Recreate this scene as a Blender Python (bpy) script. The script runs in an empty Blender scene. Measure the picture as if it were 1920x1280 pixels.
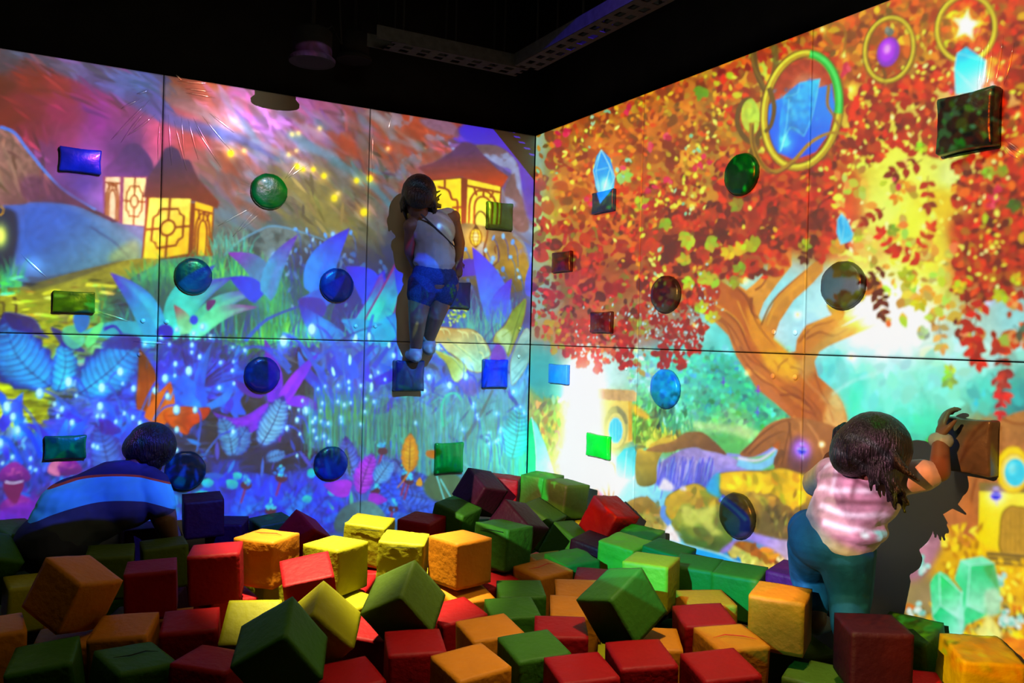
import bpy, bmesh, math, random
import numpy as np
from mathutils import Vector, Matrix, Euler, noise as mnoise

# ------------------------------------------------------------------ camera, world, lights, exposure
sc = bpy.context.scene
COL = sc.collection
F_PX, YAW, PITCH, ROLL = 1583.45, 0.512209, -0.00262, 0.025667
CAM = Vector((-2.48484, -4.20352, 1.45))
fw = Vector((math.sin(YAW) * math.cos(PITCH), math.cos(YAW) * math.cos(PITCH), math.sin(PITCH)))
rt0 = Vector((math.cos(YAW), -math.sin(YAW), 0)); up0 = rt0.cross(fw)
RT = rt0 * math.cos(ROLL) + up0 * math.sin(ROLL); UP = up0 * math.cos(ROLL) - rt0 * math.sin(ROLL)
cd = bpy.data.cameras.new('camera'); cam = bpy.data.objects.new('camera', cd); COL.objects.link(cam)
cd.sensor_width = 36; cd.lens = F_PX / 1920 * 36; cd.clip_start = .05
M = Matrix((RT, UP, -fw)).transposed().to_4x4(); M.translation = CAM
cam.matrix_world = M; sc.camera = cam
wd = bpy.data.worlds.new('world'); sc.world = wd; wd.use_nodes = True
wd.node_tree.nodes['Background'].inputs[0].default_value = (0.003, 0.004, 0.008, 1)
wd.node_tree.nodes['Background'].inputs[1].default_value = 1
sc.view_settings.view_transform = 'Standard'; sc.view_settings.look = 'None'
sc.view_settings.exposure = 0; sc.view_settings.gamma = 1; sc.view_settings.use_curve_mapping = False

LEFT_PROJ = Vector((-1.05, -3.5, 3.35)); RIGHT_PROJ = Vector((-4.2, -3.7, 2.55))
LX0, LX1, RY0, RY1, WZ0, WZ1 = -4.0, 0.0, -4.0, 0.0, 0.18, 2.629
def lamp(name, kind, loc, energy, color, target=None, **k):
    d = bpy.data.lights.new(name, kind); o = bpy.data.objects.new(name, d); COL.objects.link(o)
    o.location = loc; d.energy = energy; d.color = color
    if target is not None: o.rotation_euler = (Vector(target) - Vector(loc)).to_track_quat('-Z', 'Y').to_euler()
    for a, b in k.items(): setattr(d, a, b)
    return o
# warm downlights over the foam pit
lamp('pit_spotlight', 'SPOT', (-1.72, -1.32, 3.3), 2100, (1, .90, .55), (-1.47, -1.27, .5), spot_size=math.radians(25), spot_blend=.8, shadow_soft_size=.04)
lamp('front_spotlight', 'SPOT', (-1.15, -2.75, 3.3), 400, (1, .86, .52), (-1.02, -2.45, .5), spot_size=math.radians(44), spot_blend=1, shadow_soft_size=.06)
lamp('warm_ceiling_wash', 'AREA', (-1.7, -2.3, 3.4), 13, (1, .86, .5), (-1.7, -2.1, .5), size=.7)
PROJ_POWER = .72
import numpy as np, math, random

# ------------------------------------------------------------------ the projected pictures
# Each projector throws one still picture. It is drawn here stroke by stroke into an array
# (petals, leaves, rocks, lanterns), the way a poster or a screen image would be.
class Canvas:
    def __init__(s, x0, y0, x1, y1, seed):
        s.x0, s.y0, s.w, s.h = x0, y0, x1 - x0, y1 - y0
        s.a = np.zeros((s.h, s.w, 3), np.float32)
        s.r = np.random.default_rng(seed); s.rr = random.Random(seed)
        s.nf = s.fbm(7, 4); s.nc = s.fbm(40, 4); s.nd = s.fbm(90, 4)

    def vnoise(s, cell):
        gh, gw = s.h // cell + 3, s.w // cell + 3
        g = s.r.random((gh, gw), dtype=np.float32)
        y = np.arange(s.h) / cell; x = np.arange(s.w) / cell
        yi, xi = y.astype(int), x.astype(int)
        fy = (y - yi)[:, None].astype(np.float32); fx = (x - xi)[None, :].astype(np.float32)
        fy = fy * fy * (3 - 2 * fy); fx = fx * fx * (3 - 2 * fx)
        r0 = g[yi][:, xi] * (1 - fx) + g[yi][:, xi + 1] * fx
        r1 = g[yi + 1][:, xi] * (1 - fx) + g[yi + 1][:, xi + 1] * fx
        return r0 * (1 - fy) + r1 * fy

    def fbm(s, cell, n):
        t = np.zeros((s.h, s.w), np.float32); a = 1.0; tot = 0
        for i in range(n):
            c = max(2, int(cell / 2 ** i)); t += a * s.vnoise(c); tot += a; a *= .55
        return t / tot * 2 - 1

    def base(s, pts, power=2.6, warp=26, amp=.10):
        """smooth ground colours between given colour points"""
        st = 6
        yy, xx = np.mgrid[0:s.h:st, 0:s.w:st].astype(np.float32)
        xx = xx + s.x0; yy = yy + s.y0
        xx = xx + s.nc[::st, ::st] * warp; yy = yy + s.nd[::st, ::st] * warp
        num = np.zeros(xx.shape + (3,), np.float32); den = np.zeros(xx.shape, np.float32)
        for x, y, c in pts:
            w = 1 / ((xx - x) ** 2 + (yy - y) ** 2 + 180) ** (power / 2)
            num += w[..., None] * np.array(c, np.float32); den += w
        lo = num / den[..., None] / 255
        yi = np.clip(np.arange(s.h) / st, 0, lo.shape[0] - 1.001); xi = np.clip(np.arange(s.w) / st, 0, lo.shape[1] - 1.001)
        y0 = yi.astype(int); x0 = xi.astype(int); fy = (yi - y0)[:, None, None]; fx = (xi - x0)[None, :, None]
        y1 = np.minimum(y0 + 1, lo.shape[0] - 1); x1 = np.minimum(x0 + 1, lo.shape[1] - 1)
        a = lo[y0][:, x0] * (1 - fx) + lo[y0][:, x1] * fx
        b = lo[y1][:, x0] * (1 - fx) + lo[y1][:, x1] * fx
        s.a[:] = a * (1 - fy) + b * fy
        s.a *= (1 + amp * s.nf + amp * s.nc)[..., None]

    def _mask(s, P, soft=0):
        P = np.asarray(P, float)
        mg = 2 + int(soft * 2)
        bx0 = max(int(math.floor(P[:, 0].min())) - mg, s.x0); bx1 = min(int(math.ceil(P[:, 0].max())) + mg, s.x0 + s.w)
        by0 = max(int(math.floor(P[:, 1].min())) - mg, s.y0); by1 = min(int(math.ceil(P[:, 1].max())) + mg, s.y0 + s.h)
        if bx1 - bx0 < 1 or by1 - by0 < 1: return None
        H, W = (by1 - by0) * 2, (bx1 - bx0) * 2
        m = np.zeros((H, W), bool)
        X = np.arange(W) + .5
        px = (P[:, 0] - bx0) * 2; py = (P[:, 1] - by0) * 2
        n = len(P)
        for i in range(n):
            xa, ya = px[i], py[i]; xb, yb = px[(i + 1) % n], py[(i + 1) % n]
            if ya == yb: continue
            if ya > yb: xa, ya, xb, yb = xb, yb, xa, ya
            r0 = max(0, int(math.ceil(ya - .5))); r1 = min(H, int(math.ceil(yb - .5)))
            if r1 <= r0: continue
            xc = xa + (np.arange(r0, r1) + .5 - ya) * (xb - xa) / (yb - ya)
            m[r0:r1] ^= X[None, :] < xc[:, None]
        c = m.reshape(H // 2, 2, W // 2, 2).mean((1, 3)).astype(np.float32)
        if soft: c = s.blur(c, soft)
        return bx0 - s.x0, by0 - s.y0, c

    @staticmethod
    def blur(c, r):
        r = int(max(1, r))
        for ax in (0, 1, 0, 1):
            k = 2 * r + 1
            pad = [(0, 0), (0, 0)]; pad[ax] = (r + 1, r)
            q = np.cumsum(np.pad(c, pad, mode='edge'), axis=ax)
            c = (q[k:] - q[:-k]) / k if ax == 0 else (q[:, k:] - q[:, :-k]) / k
        return c.astype(np.float32)

    def comp(s, M, col, a=1, add=False):
        if M is None: return
        x, y, c = M; h, w = c.shape
        v = s.a[y:y + h, x:x + w]; c = (c * a)[..., None]
        if add: v += c * col
        else: v += c * (col - v)

    def spline(s, P, closed=True, n=5):
        P = np.asarray(P, float); N = len(P); out = []
        rng = range(N if closed else N - 1)
        for i in rng:
            if closed: a, b, c, d = P[i - 1], P[i], P[(i + 1) % N], P[(i + 2) % N]
            else: a, b, c, d = P[max(i - 1, 0)], P[i], P[i + 1], P[min(i + 2, N - 1)]
            for k in range(n):
                t = k / n
                out.append(.5 * ((2 * b) + (c - a) * t + (2 * a - 5 * b + 4 * c - d) * t * t + (3 * b - a - 3 * c + d) * t ** 3))
        if not closed: out.append(P[-1])
        return np.array(out)

    def fill(s, P, col, g=None, sm=True, n=.12, big=.0, a=1, soft=0, rim=None, sp=None, add=False):
        """closed shape; g=(colour2,(x0,y0),(x1,y1)) blends along a line, n grain, big broad mottling, rim=(colour,width)"""
        Q = s.spline(P) if sm else np.asarray(P, float)
        M = s._mask(Q, soft)
        if M is None: return
        x, y, c = M; h, w = c.shape
        col = np.array(col, np.float32) / 255
        C = np.broadcast_to(col, (h, w, 3)).copy()
        if g:
            c2, p0, p1 = g; c2 = np.array(c2, np.float32) / 255
            dx, dy = p1[0] - p0[0], p1[1] - p0[1]; L = dx * dx + dy * dy
            yy, xx = np.mgrid[0:h, 0:w]
            t = np.clip(((xx + x + s.x0 - p0[0]) * dx + (yy + y + s.y0 - p0[1]) * dy) / L, 0, 1)[..., None]
            C = C * (1 - t) + c2 * t
        if sp:
            c3, th = sp
            k = np.clip((s.nc[y:y + h, x:x + w] - th) * 6, 0, 1)[..., None]
            C = C * (1 - k) + np.array(c3, np.float32) / 255 * k
        C *= (1 + n * s.nf[y:y + h, x:x + w] + big * s.nc[y:y + h, x:x + w])[..., None]
        s.comp(M, C, a, add)
        if rim:
            s.line(list(Q[::2]) + [Q[0]], rim[1], rim[1], rim[0], sm=False, a=rim[2] if len(rim) > 2 else .8)

    def line(s, P, w0, w1, c0, c1=None, sm=True, a=1, soft=0):
        """tapering stroke along points"""
        Q = s.spline(P, False, 6) if (sm and len(P) > 2) else np.asarray(P, float)
        d = np.gradient(Q, axis=0); l = np.hypot(d[:, 0], d[:, 1])[:, None] + 1e-6
        nrm = np.stack([-d[:, 1], d[:, 0]], 1) / l
        t = np.linspace(0, 1, len(Q))[:, None]; w = (w0 * (1 - t) + w1 * t) / 2
        poly = np.concatenate([Q + nrm * w, (Q - nrm * w)[::-1]])
        g = (c1, Q[0], Q[-1]) if c1 is not None and np.hypot(*(Q[-1] - Q[0])) > 2 else None
        s.fill(poly, c0, g, sm=False, n=.08, a=a, soft=soft)

    def ell(s, x, y, rx, ry, col, ang=0, a=1, soft=0, g=None, n=.08, add=False, rim=None, k=20):
        t = np.linspace(0, 2 * math.pi, k, endpoint=False); ca, sa = math.cos(ang), math.sin(ang)
        X, Y = rx * np.cos(t), ry * np.sin(t)
        s.fill(np.stack([x + X * ca - Y * sa, y + X * sa + Y * ca], 1), col, g, sm=False, a=a, soft=soft, n=n, add=add, rim=rim)

    def glow(s, x, y, r, col, a=1, ry=None, add=True):
        ry = ry or r
        X0, X1 = max(int(x - 2.6 * r), s.x0), min(int(x + 2.6 * r), s.x0 + s.w)
        Y0, Y1 = max(int(y - 2.6 * ry), s.y0), min(int(y + 2.6 * ry), s.y0 + s.h)
        if X1 <= X0 or Y1 <= Y0: return
        yy, xx = np.ogrid[Y0:Y1, X0:X1]
        m = np.exp(-(((xx - x) / r) ** 2 + ((yy - y) / ry) ** 2)).astype(np.float32)
        s.comp((X0 - s.x0, Y0 - s.y0, m), np.array(col, np.float32) / 255, a, add)

    def petal(s, b, t, w, cb, ct, bend=0, vein=None, rim=None, k=.45, fold=None):
        """pointed leaf from base b to tip t"""
        b = np.array(b, float); t = np.array(t, float); d = t - b; L = np.hypot(*d); nn = np.array([-d[1], d[0]]) / L
        u = np.linspace(0, 1, 16)
        prof = (u + .04) ** .45 * (1 - u) ** .95 / .42 * w / 2
        mid = b + d * u[:, None] + nn * (bend * np.sin(np.pi * u))[:, None]
        left = mid + nn * prof[:, None]; right = mid - nn * prof[:, None]
        P = np.concatenate([left, right[::-1][1:-1]])
        m1 = b + d * .45
        s.fill(P, cb, (ct, m1, t), sm=False, n=.1, big=.1, rim=rim)
        if fold:
            s.fill(np.concatenate([left * .7 + mid * .3, mid[::-1][1:-1]]), fold, sm=False, a=.5, soft=max(1, w / 14))
        if vein: s.line(mid[1:-1], 1.6, .8, vein, sm=False, a=.7)

    def feather(s, b, t, w, ca, cb, edge, bend=0, nv=9):
        """broad leaf with side veins and a ragged paler or darker margin"""
        b = np.array(b, float); t = np.array(t, float); d = t - b; L = np.hypot(*d); nn = np.array([-d[1], d[0]]) / L
        u = np.linspace(0, 1, 26)
        prof = np.sin(np.pi * u ** .8) ** .7 * w / 2 * (1 + .09 * np.sin(u * 40))
        mid = b + d * u[:, None] + nn * (bend * np.sin(np.pi * u))[:, None]
        P = np.concatenate([mid + nn * prof[:, None], (mid - nn * prof[:, None])[::-1][1:-1]])
        s.fill(P, cb, sm=False, n=.2, big=.3, soft=1)
        inn = lambda f, q0, q1: np.concatenate([(mid + nn * (prof * f)[:, None])[q0:q1], (mid - nn * (prof * f)[:, None])[q0:q1][::-1]])
        s.fill(inn(.86, 1, 23), ca, sm=False, n=.15, big=.3, soft=max(2, w / 16), a=.9)
        s.fill(inn(.5, 1, 17), [v + (255 - v) * .25 for v in ca], sm=False, soft=max(2, w / 12), a=.6)
        for i in range(nv + 2):
            q = (i + .3) / (nv + 2) * 23; i0 = int(q)
            for sg in (-1, 1):
                m0 = mid[i0]; L2 = prof[min(25, i0 + 2)] * .95
                if L2 < 3: continue
                m1 = m0 + sg * nn * L2 + d / L * L2 * .5; mm = (m0 + m1) / 2 - d / L * L2 * .08
                s.line([m0, mm, m1], 1.8, .8, [v * .6 for v in ca], a=.7)
                of = d / L * (L / (nv + 2) * .4)
                s.line([m0 + of, mm + of, m1 + of], max(2, w / 22), 1, [min(255, v * 1.25 + 20) for v in ca], a=.4, soft=1)
                if s.rr.random() < .55: s.line([m1 - sg * nn * L2 * .35, m1 - sg * nn * L2 * .1 + d / L * 4, m1 + sg * nn * 1 + d / L * 2], 1.5, .6, edge, a=.8)
        s.line(mid, 2, .8, [v * .6 for v in cb], sm=False, a=.8)

    def leaf(s, x, y, l, w, ang, col, n=.1):
        """small two pointed leaf, evaluated in closed form"""
        r = l / 2 + 2
        X0, X1 = max(int(x - r), s.x0), min(int(x + r) + 1, s.x0 + s.w)
        Y0, Y1 = max(int(y - r), s.y0), min(int(y + r) + 1, s.y0 + s.h)
        if X1 - X0 < 2 or Y1 - Y0 < 2: return
        ca, sa = math.cos(ang), math.sin(ang)
        yy, xx = np.ogrid[Y0:Y1, X0:X1]
        dx, dy = xx - x, yy - y
        p = (dx * ca + dy * sa) / (l / 2); q = (dy * ca - dx * sa)
        wid = w / 2 * (1 - p * p) * (1.15 - .3 * p)
        m = np.clip(wid - np.abs(q) + .5, 0, 1) * (np.abs(p) < 1)
        c = np.array(col, np.float32) / 255 * (1 + n * s.nf[Y0 - s.y0, X0 - s.x0])
        s.comp((X0 - s.x0, Y0 - s.y0, m.astype(np.float32)), c)

    def dabs(s, box, n, l, w, ang, aj=.4, br=.22, hue=.1, inside=None, up=1.0):
        """short brush marks that pick up the colour below them and vary it"""
        R = s.rr; x0, y0, x1, y1 = box
        for i in range(n):
            x, y = R.uniform(x0, x1), R.uniform(y0, y1)
            if inside and not inside(x, y): continue
            xi, yi = int(x) - s.x0, int(y) - s.y0
            if not (0 <= xi < s.w and 0 <= yi < s.h): continue
            k = up * (1 + R.uniform(-br, br))
            c = s.a[yi, xi] * 255 * k * np.array([1 + R.uniform(-hue, hue), 1 + R.uniform(-hue, hue), 1 + R.uniform(-hue, hue)])
            a = ang(x, y) if callable(ang) else ang
            sc = R.uniform(.5, 1.3)
            s.leaf(x, y, l * sc, w * sc, a + R.gauss(0, aj), c)

    def sprig(s, x, y, L, l, col, ang, k=5):
        """twig with paired leaves"""
        ca, sa = math.cos(ang), math.sin(ang)
        R = s.rr
        s.line([(x, y), (x + ca * L, y + sa * L)], 1.2, .8, [c * .6 for c in col], sm=False)
        for i in range(k):
            u = (i + .6) / k; px, py = x + ca * L * u, y + sa * L * u
            for sg in (-1, 1):
                a2 = ang + sg * R.uniform(.7, 1.2)
                ll = l * R.uniform(.8, 1.2)
                s.leaf(px + math.cos(a2) * ll * .5, py + math.sin(a2) * ll * .5, ll, ll * .52, a2, [c * R.uniform(.85, 1.15) for c in col])
        s.leaf(x + ca * (L + l * .4), y + sa * (L + l * .4), l, l * .5, ang, col)

    def grass(s, x0, x1, yb, h, cols, n, lean=.25, w=3, yj=12):
        R = s.rr
        for i in range(n):
            x = R.uniform(x0, x1); y = yb(x) if callable(yb) else yb
            y += R.uniform(-yj, yj); hh = h * R.uniform(.5, 1.1); dx = R.gauss(0, lean) * hh
            c = cols[R.randrange(len(cols))]
            s.line([(x, y), (x + dx * .35, y - hh * .55), (x + dx, y - hh)], w, .5, c, a=.8)

    def bud(s, x, y, r, stem=None, a=0, c=(225, 245, 255), cs=(50, 90, 220), ang=0):
        if stem is not None:
            s.line(stem, 4, 2.2, cs, (90, 150, 240))
        s.glow(x, y, r * 1.7, (70, 110, 200), .45)
        s.ell(x, y, r * .8, r * 1.15, (140, 190, 250), ang)
        s.ell(x - r * .1, y - r * .1, r * .58, r * .85, c, ang)

def Z(ox, oy, k): return lambda *p: [(ox + p[i] / k, oy + p[i + 1] / k) for i in range(0, len(p), 2)]
Z1 = Z(0, 0, 2.977); Z2 = Z(0, 400, 2.977); Z3 = Z(500, 180, 3.048); Z4 = Z(500, 560, 2.977)
Z5 = Z(980, 200, 2.91); Z6 = Z(1380, 0, 3.048); Z7 = Z(1380, 400, 3.048)
Y1 = Z(980, 600, 2.559); Y2 = Z(1440, 740, 2.371); Y3 = Z(0, 760, 3.765)
V1 = Z(0, 560, 3.764); V2 = Z(380, 600, 3.2); V3 = Z(760, 560, 3.2); V4 = Z(1040, 680, 2.909); V5 = Z(1640, 760, 2.668)
def one(f, x, y): return f(x, y)[0]

def buds(c, f, L, r=3.2, stem=True):
    for i in range(0, len(L), 2):
        x, y = one(f, L[i], L[i + 1]); rr = r * c.rr.uniform(.8, 1.25)
        if stem: c.line([(x, y), (x + c.rr.uniform(2, 6), y + 14), (x + c.rr.uniform(-4, 10), y + 46)], 1.6, 1.2, (70, 110, 225), a=.7)
        c.bud(x, y, rr)

def paint_left():
    c = Canvas(-420, 20, 1090, 1330, 5); R = c.rr
    c.base([
        (-400, 60, (120, 60, 60)), (-300, 300, (120, 80, 120)), (-300, 600, (150, 140, 60)), (-300, 900, (60, 50, 160)), (-200, 1200, (20, 20, 90)),
        (10, 110, (110, 105, 120)), (0, 150, (140, 62, 48)), (60, 150, (172, 70, 62)), (110, 160, (190, 78, 88)), (50, 200, (186, 66, 100)), (110, 215, (200, 70, 135)),
        (170, 180, (188, 72, 160)), (190, 225, (176, 66, 178)), (230, 200, (150, 70, 130)), (120, 265, (190, 90, 150)), (60, 240, (175, 70, 105)), (20, 215, (160, 66, 60)),
        (80, 300, (150, 90, 150)), (170, 290, (190, 110, 200)), (230, 270, (120, 70, 140)), (150, 340, (120, 90, 180)), (190, 370, (190, 140, 220)),
        (300, 130, (90, 80, 95)), (260, 160, (95, 120, 170)), (340, 155, (150, 80, 60)), (400, 165, (200, 120, 90)), (300, 250, (210, 110, 150)), (370, 260, (190, 100, 100)),
        (420, 300, (150, 110, 100)), (440, 190, (205, 140, 190)), (500, 220, (222, 160, 232)), (560, 210, (190, 130, 185)), (430, 235, (240, 200, 240)), (520, 260, (205, 170, 225)),
        (610, 190, (160, 100, 130)), (640, 240, (140, 105, 140)), (580, 260, (180, 150, 190)), (470, 290, (170, 160, 185)), (430, 350, (150, 120, 120)), (440, 400, (130, 140, 140)),
        (540, 300, (150, 150, 160)), (560, 350, (140, 138, 110)), (590, 370, (150, 144, 84)), (620, 420, (156, 150, 74)), (640, 350, (110, 116, 104)), (680, 380, (104, 104, 76)),
        (650, 290, (150, 85, 70)), (690, 330, (140, 90, 85)), (720, 250, (160, 90, 60)), (770, 250, (190, 95, 55)), (740, 210, (120, 80, 80)), (800, 240, (170, 110, 100)),
        (820, 260, (180, 110, 110)), (700, 420, (120, 130, 100)), (730, 350, (110, 140, 150)), (760, 420, (60, 70, 110)), (740, 480, (70, 90, 120)),
        (900, 250, (70, 48, 200)), (960, 270, (84, 60, 205)), (990, 300, (105, 66, 190)), (985, 350, (90, 84, 200)), (950, 290, (140, 150, 190)), (930, 310, (120, 120, 150)),
        (960, 380, (150, 140, 150)), (985, 430, (150, 170, 200)), (950, 460, (170, 160, 140)), (880, 450, (170, 150, 110)), (900, 490, (165, 150, 80)), (940, 500, (175, 160, 70)),
        (1000, 480, (110, 150, 210)), (1050, 300, (120, 80, 200)), (1050, 600, (90, 110, 220)),
        (40, 420, (100, 125, 190)), (120, 430, (80, 130, 205)), (200, 470, (120, 160, 170)), (240, 440, (130, 150, 180)), (20, 500, (60, 110, 110)),
        (60, 545, (180, 170, 80)), (130, 530, (170, 170, 110)), (200, 530, (150, 150, 90)), (240, 500, (120, 110, 130)), (40, 600, (190, 170, 60)), (100, 600, (180, 180, 80)),
        (20, 660, (170, 160, 30)), (20, 720, (190, 170, 20)), (60, 760, (140, 130, 60)), (180, 600, (120, 170, 120)), (240, 560, (60, 180, 130)), (300, 540, (90, 190, 120)),
        (430, 540, (60, 170, 140)), (480, 580, (80, 170, 110)), (520, 620, (70, 150, 110)), (450, 620, (70, 150, 110)), (560, 520, (60, 120, 170)), (430, 450, (110, 130, 130)), (500, 450, (90, 120, 120)), (560, 460, (90, 130, 140)),
        (580, 500, (50, 130, 200)), (640, 560, (60, 70, 200)), (600, 620, (70, 80, 170)), (700, 560, (50, 100, 210)), (740, 600, (30, 140, 220)), (860, 600, (70, 110, 200)),
        (120, 780, (70, 80, 190)), (60, 830, (60, 90, 190)), (180, 800, (80, 90, 190)), (250, 760, (60, 80, 200)), (310, 700, (50, 60, 180)), (370, 690, (50, 45, 130)), (420, 700, (50, 70, 170)),
        (430, 780, (70, 65, 100)), (560, 720, (62, 70, 130)), (560, 770, (70, 60, 120)), (620, 720, (70, 90, 200)), (560, 660, (60, 50, 120)), (680, 700, (70, 80, 190)), (700, 640, (60, 130, 220)),
        (480, 840, (40, 40, 110)), (400, 850, (55, 50, 120)), (540, 830, (60, 60, 110)), (640, 820, (60, 90, 120)), (700, 800, (60, 110, 130)), (760, 780, (70, 140, 150)),
        (820, 780, (90, 150, 160)), (880, 760, (110, 150, 180)), (900, 820, (100, 160, 170)), (940, 780, (110, 150, 200)), (970, 860, (70, 190, 190)), (940, 900, (100, 160, 150)), (990, 920, (60, 180, 130)),
        (430, 900, (30, 60, 180)), (500, 920, (35, 70, 200)), (570, 930, (40, 60, 200)), (440, 980, (20, 60, 210)), (540, 980, (50, 60, 200)), (620, 960, (60, 60, 190)), (700, 960, (80, 100, 160)),
        (760, 930, (60, 100, 200)), (820, 950, (90, 140, 180)), (720, 880, (60, 60, 160)), (860, 700, (90, 110, 190)), (930, 690, (120, 100, 190)), (980, 720, (110, 150, 210)),
        (60, 900, (60, 60, 150)), (60, 960, (120, 50, 150)), (150, 960, (90, 80, 190)), (200, 900, (50, 50, 140)), (300, 900, (30, 30, 120)), (340, 930, (40, 120, 160)), (380, 960, (30, 90, 200)),
        (100, 1100, (30, 30, 120)), (500, 1100, (30, 40, 150)), (900, 1100, (50, 70, 110)),
    ], power=3.2, warp=22, amp=.10)
    # --- soft painted sky and rock washes
    tl = np.exp(-(((np.mgrid[0:c.h, 0:c.w][1] + c.x0 - 60) / 190.) ** 2 + ((np.mgrid[0:c.h, 0:c.w][0] + c.y0 - 190) / 110.) ** 2))[..., None]; c.a *= 1 - .22 * tl
    lo = np.clip((np.mgrid[0:c.h, 0:c.w][0] + c.y0 - 600) / 120, 0, 1)[..., None]; c.a *= 1 + .22 * lo
    c.dabs((380, 160, 1000, 500), 900, 60, 7, .75, .3, .10, .05)
    c.dabs((640, 200, 870, 430), 420, 34, 5, .85, .4, .3, .14)
    for q in range(2): c.a[:] = (c.a + np.roll(c.a, 1, 0) + np.roll(c.a, 1, 1) + np.roll(c.a, -1, 1)) / 4
    c.dabs((-100, 640, 1080, 1010), 3000, 34, 6, -1.4, .45, .22, .10)
    c.dabs((-100, 520, 300, 800), 900, 30, 4, .05, .15, .35, .1)
    for i in range(420):
        x, y = R.uniform(400, 860), R.uniform(175, 420)
        if y < 110 + x * .16: continue
        k = R.choice([(190, 120, 100), (120, 160, 180), (220, 190, 230), (150, 90, 70), (120, 110, 120), (180, 170, 180)])
        if 520 < x < 720 and y > 330: k = R.choice([(200, 190, 90), (150, 150, 80)])
        if x > 640: k = R.choice([(185, 90, 60), (120, 150, 160), (160, 85, 70), (140, 140, 160)])
        a = R.uniform(.5, 1.1); l = R.uniform(10, 40); w = R.uniform(3, 12)
        c.ell(x, y, l, w, k, a, a=R.uniform(.18, .5), soft=2, k=9)
    c.fill([(10, 92), (120, 108), (300, 138), (315, 180), (330, 215), (420, 240), (470, 262), (520, 300), (450, 270), (360, 250), (290, 222), (230, 190), (160, 158), (60, 118)], (104, 132, 160), ((84, 104, 165), (60, 110), (300, 200)), a=.7, soft=4, big=.35)
    c.dabs((20, 100, 330, 215), 160, 50, 5, .55, .2, .12, .05)
    c.fill([(60, 110), (230, 190), (160, 158)], (120, 160, 185), a=.5, soft=3)
    c.fill(Z1(900, 480, 1000, 480, 1080, 560, 1160, 620, 1260, 700, 1180, 700, 1080, 640, 980, 600, 920, 560), (150, 130, 130), a=.6, soft=3, big=.3)
    for p, q, w, k in [((540, 250), (790, 440), 16, (110, 160, 180)), ((560, 270), (650, 330), 22, (140, 175, 195)), ((620, 300), (740, 400), 16, (90, 150, 160)), ((690, 205), (760, 330), 18, (150, 165, 170)), ((700, 215), (800, 310), 14, (175, 180, 185)), ((470, 262), (700, 400), 8, (170, 190, 210)), ((730, 260), (830, 320), 10, (150, 150, 160))]:
        m = ((p[0] + q[0]) / 2 + 14, (p[1] + q[1]) / 2 - 8)
        c.line([p, m, q], w, w * .5, k, a=.6, soft=3)
    c.fill([(800, 195), (850, 205), (868, 240), (840, 262), (780, 262), (740, 240), (735, 205), (760, 215)], (172, 88, 60), a=.75, soft=2, big=.3, sp=((150, 140, 150), .18))
    c.fill(Z3(880, 130, 1040, 140, 1110, 220, 1060, 230, 960, 200, 900, 170), (150, 130, 160), a=.8, soft=2, sp=((120, 90, 110), .1))
    c.fill(Z3(720, 250, 860, 320, 1000, 320, 960, 380, 800, 400, 740, 340), (176, 90, 62), a=.6, soft=3, sp=((150, 150, 150), .12))
    c.fill([(872, 236), (1003, 252), (1003, 300), (985, 330), (968, 345), (955, 300), (935, 276), (900, 272), (868, 258)], (74, 52, 205), ((120, 70, 190), (900, 250), (1000, 330)), soft=2, n=.05)
    c.fill(Z3(1190, 285, 1320, 285, 1420, 360, 1450, 450, 1470, 620, 1500, 760, 1420, 760, 1360, 560, 1400, 430, 1330, 400, 1240, 340), (130, 115, 125), ((160, 130, 130), (950, 300), (985, 430)), sp=((150, 165, 190), .05), soft=1, big=.25)
    c.fill(Z3(1470, 330, 1540, 300, 1530, 700, 1500, 700, 1470, 560), (110, 84, 196), soft=3, a=.7)
    c.glow(620, 390, 55, (22, 24, 0), 1, 50); c.glow(585, 345, 24, (30, 30, 10), 1, 30); c.glow(640, 440, 40, (14, 18, 0), 1, 30)
    c.fill([(540, 330), (600, 300), (680, 340), (720, 420), (700, 480), (600, 470), (540, 420)], (128, 124, 112), soft=12, a=.5)
    c.dabs((540, 320, 700, 480), 90, 40, 5, .9, .3, .12, .04)
    # mountain and mound on the left
    c.fill([(-420, 200), (-60, 215), (0, 238), (25, 248), (60, 290), (110, 350), (180, 395), (190, 420), (-420, 440)], (150, 122, 112), ((120, 80, 100), (60, 300), (120, 380)), big=.15, n=.2)
    c.dabs((-200, 250, 90, 390), 150, 44, 5, 1.15, .3, .25, .06)
    c.line([(0, 238), (28, 250), (55, 285), (112, 350), (180, 394)], 6, 4, (100, 150, 225), (130, 180, 240))
    for a_, b_ in (((4, 268), (38, 372)), ((14, 300), (28, 350)), ((30, 300), (60, 368))): c.line([a_, ((a_[0] + b_[0]) / 2 + 6, (a_[1] + b_[1]) / 2), b_], 5, 2, (200, 170, 150), a=.6, soft=1)
    c.fill([(130, 350), (180, 395), (225, 410), (140, 385), (50, 375), (50, 330)], (116, 66, 120), a=.5, soft=4)
    c.fill([(-420, 400), (0, 386), (60, 380), (130, 384), (180, 402), (262, 448), (275, 492), (180, 512), (100, 530), (0, 545), (-420, 560)], (92, 124, 190), ((128, 165, 180), (60, 420), (230, 500)), soft=1, big=.2, n=.08)
    c.fill([(50, 392), (100, 384), (150, 400), (210, 440), (250, 480), (190, 505), (120, 520), (60, 500), (36, 460)], (70, 125, 205), ((125, 170, 180), (110, 420), (190, 500)), a=.7, soft=6)
    c.line([(170, 425), (215, 455), (245, 486)], 5, 3, (80, 95, 140), a=.6, soft=1)
    c.fill([(205, 480), (255, 450), (262, 490), (220, 500)], (200, 200, 110), a=.5, soft=5)
    c.glow(62, 496, 20, (40, 46, 46), 1, 16)  # glare around a crease of the wall cover, painted into the picture
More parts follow.
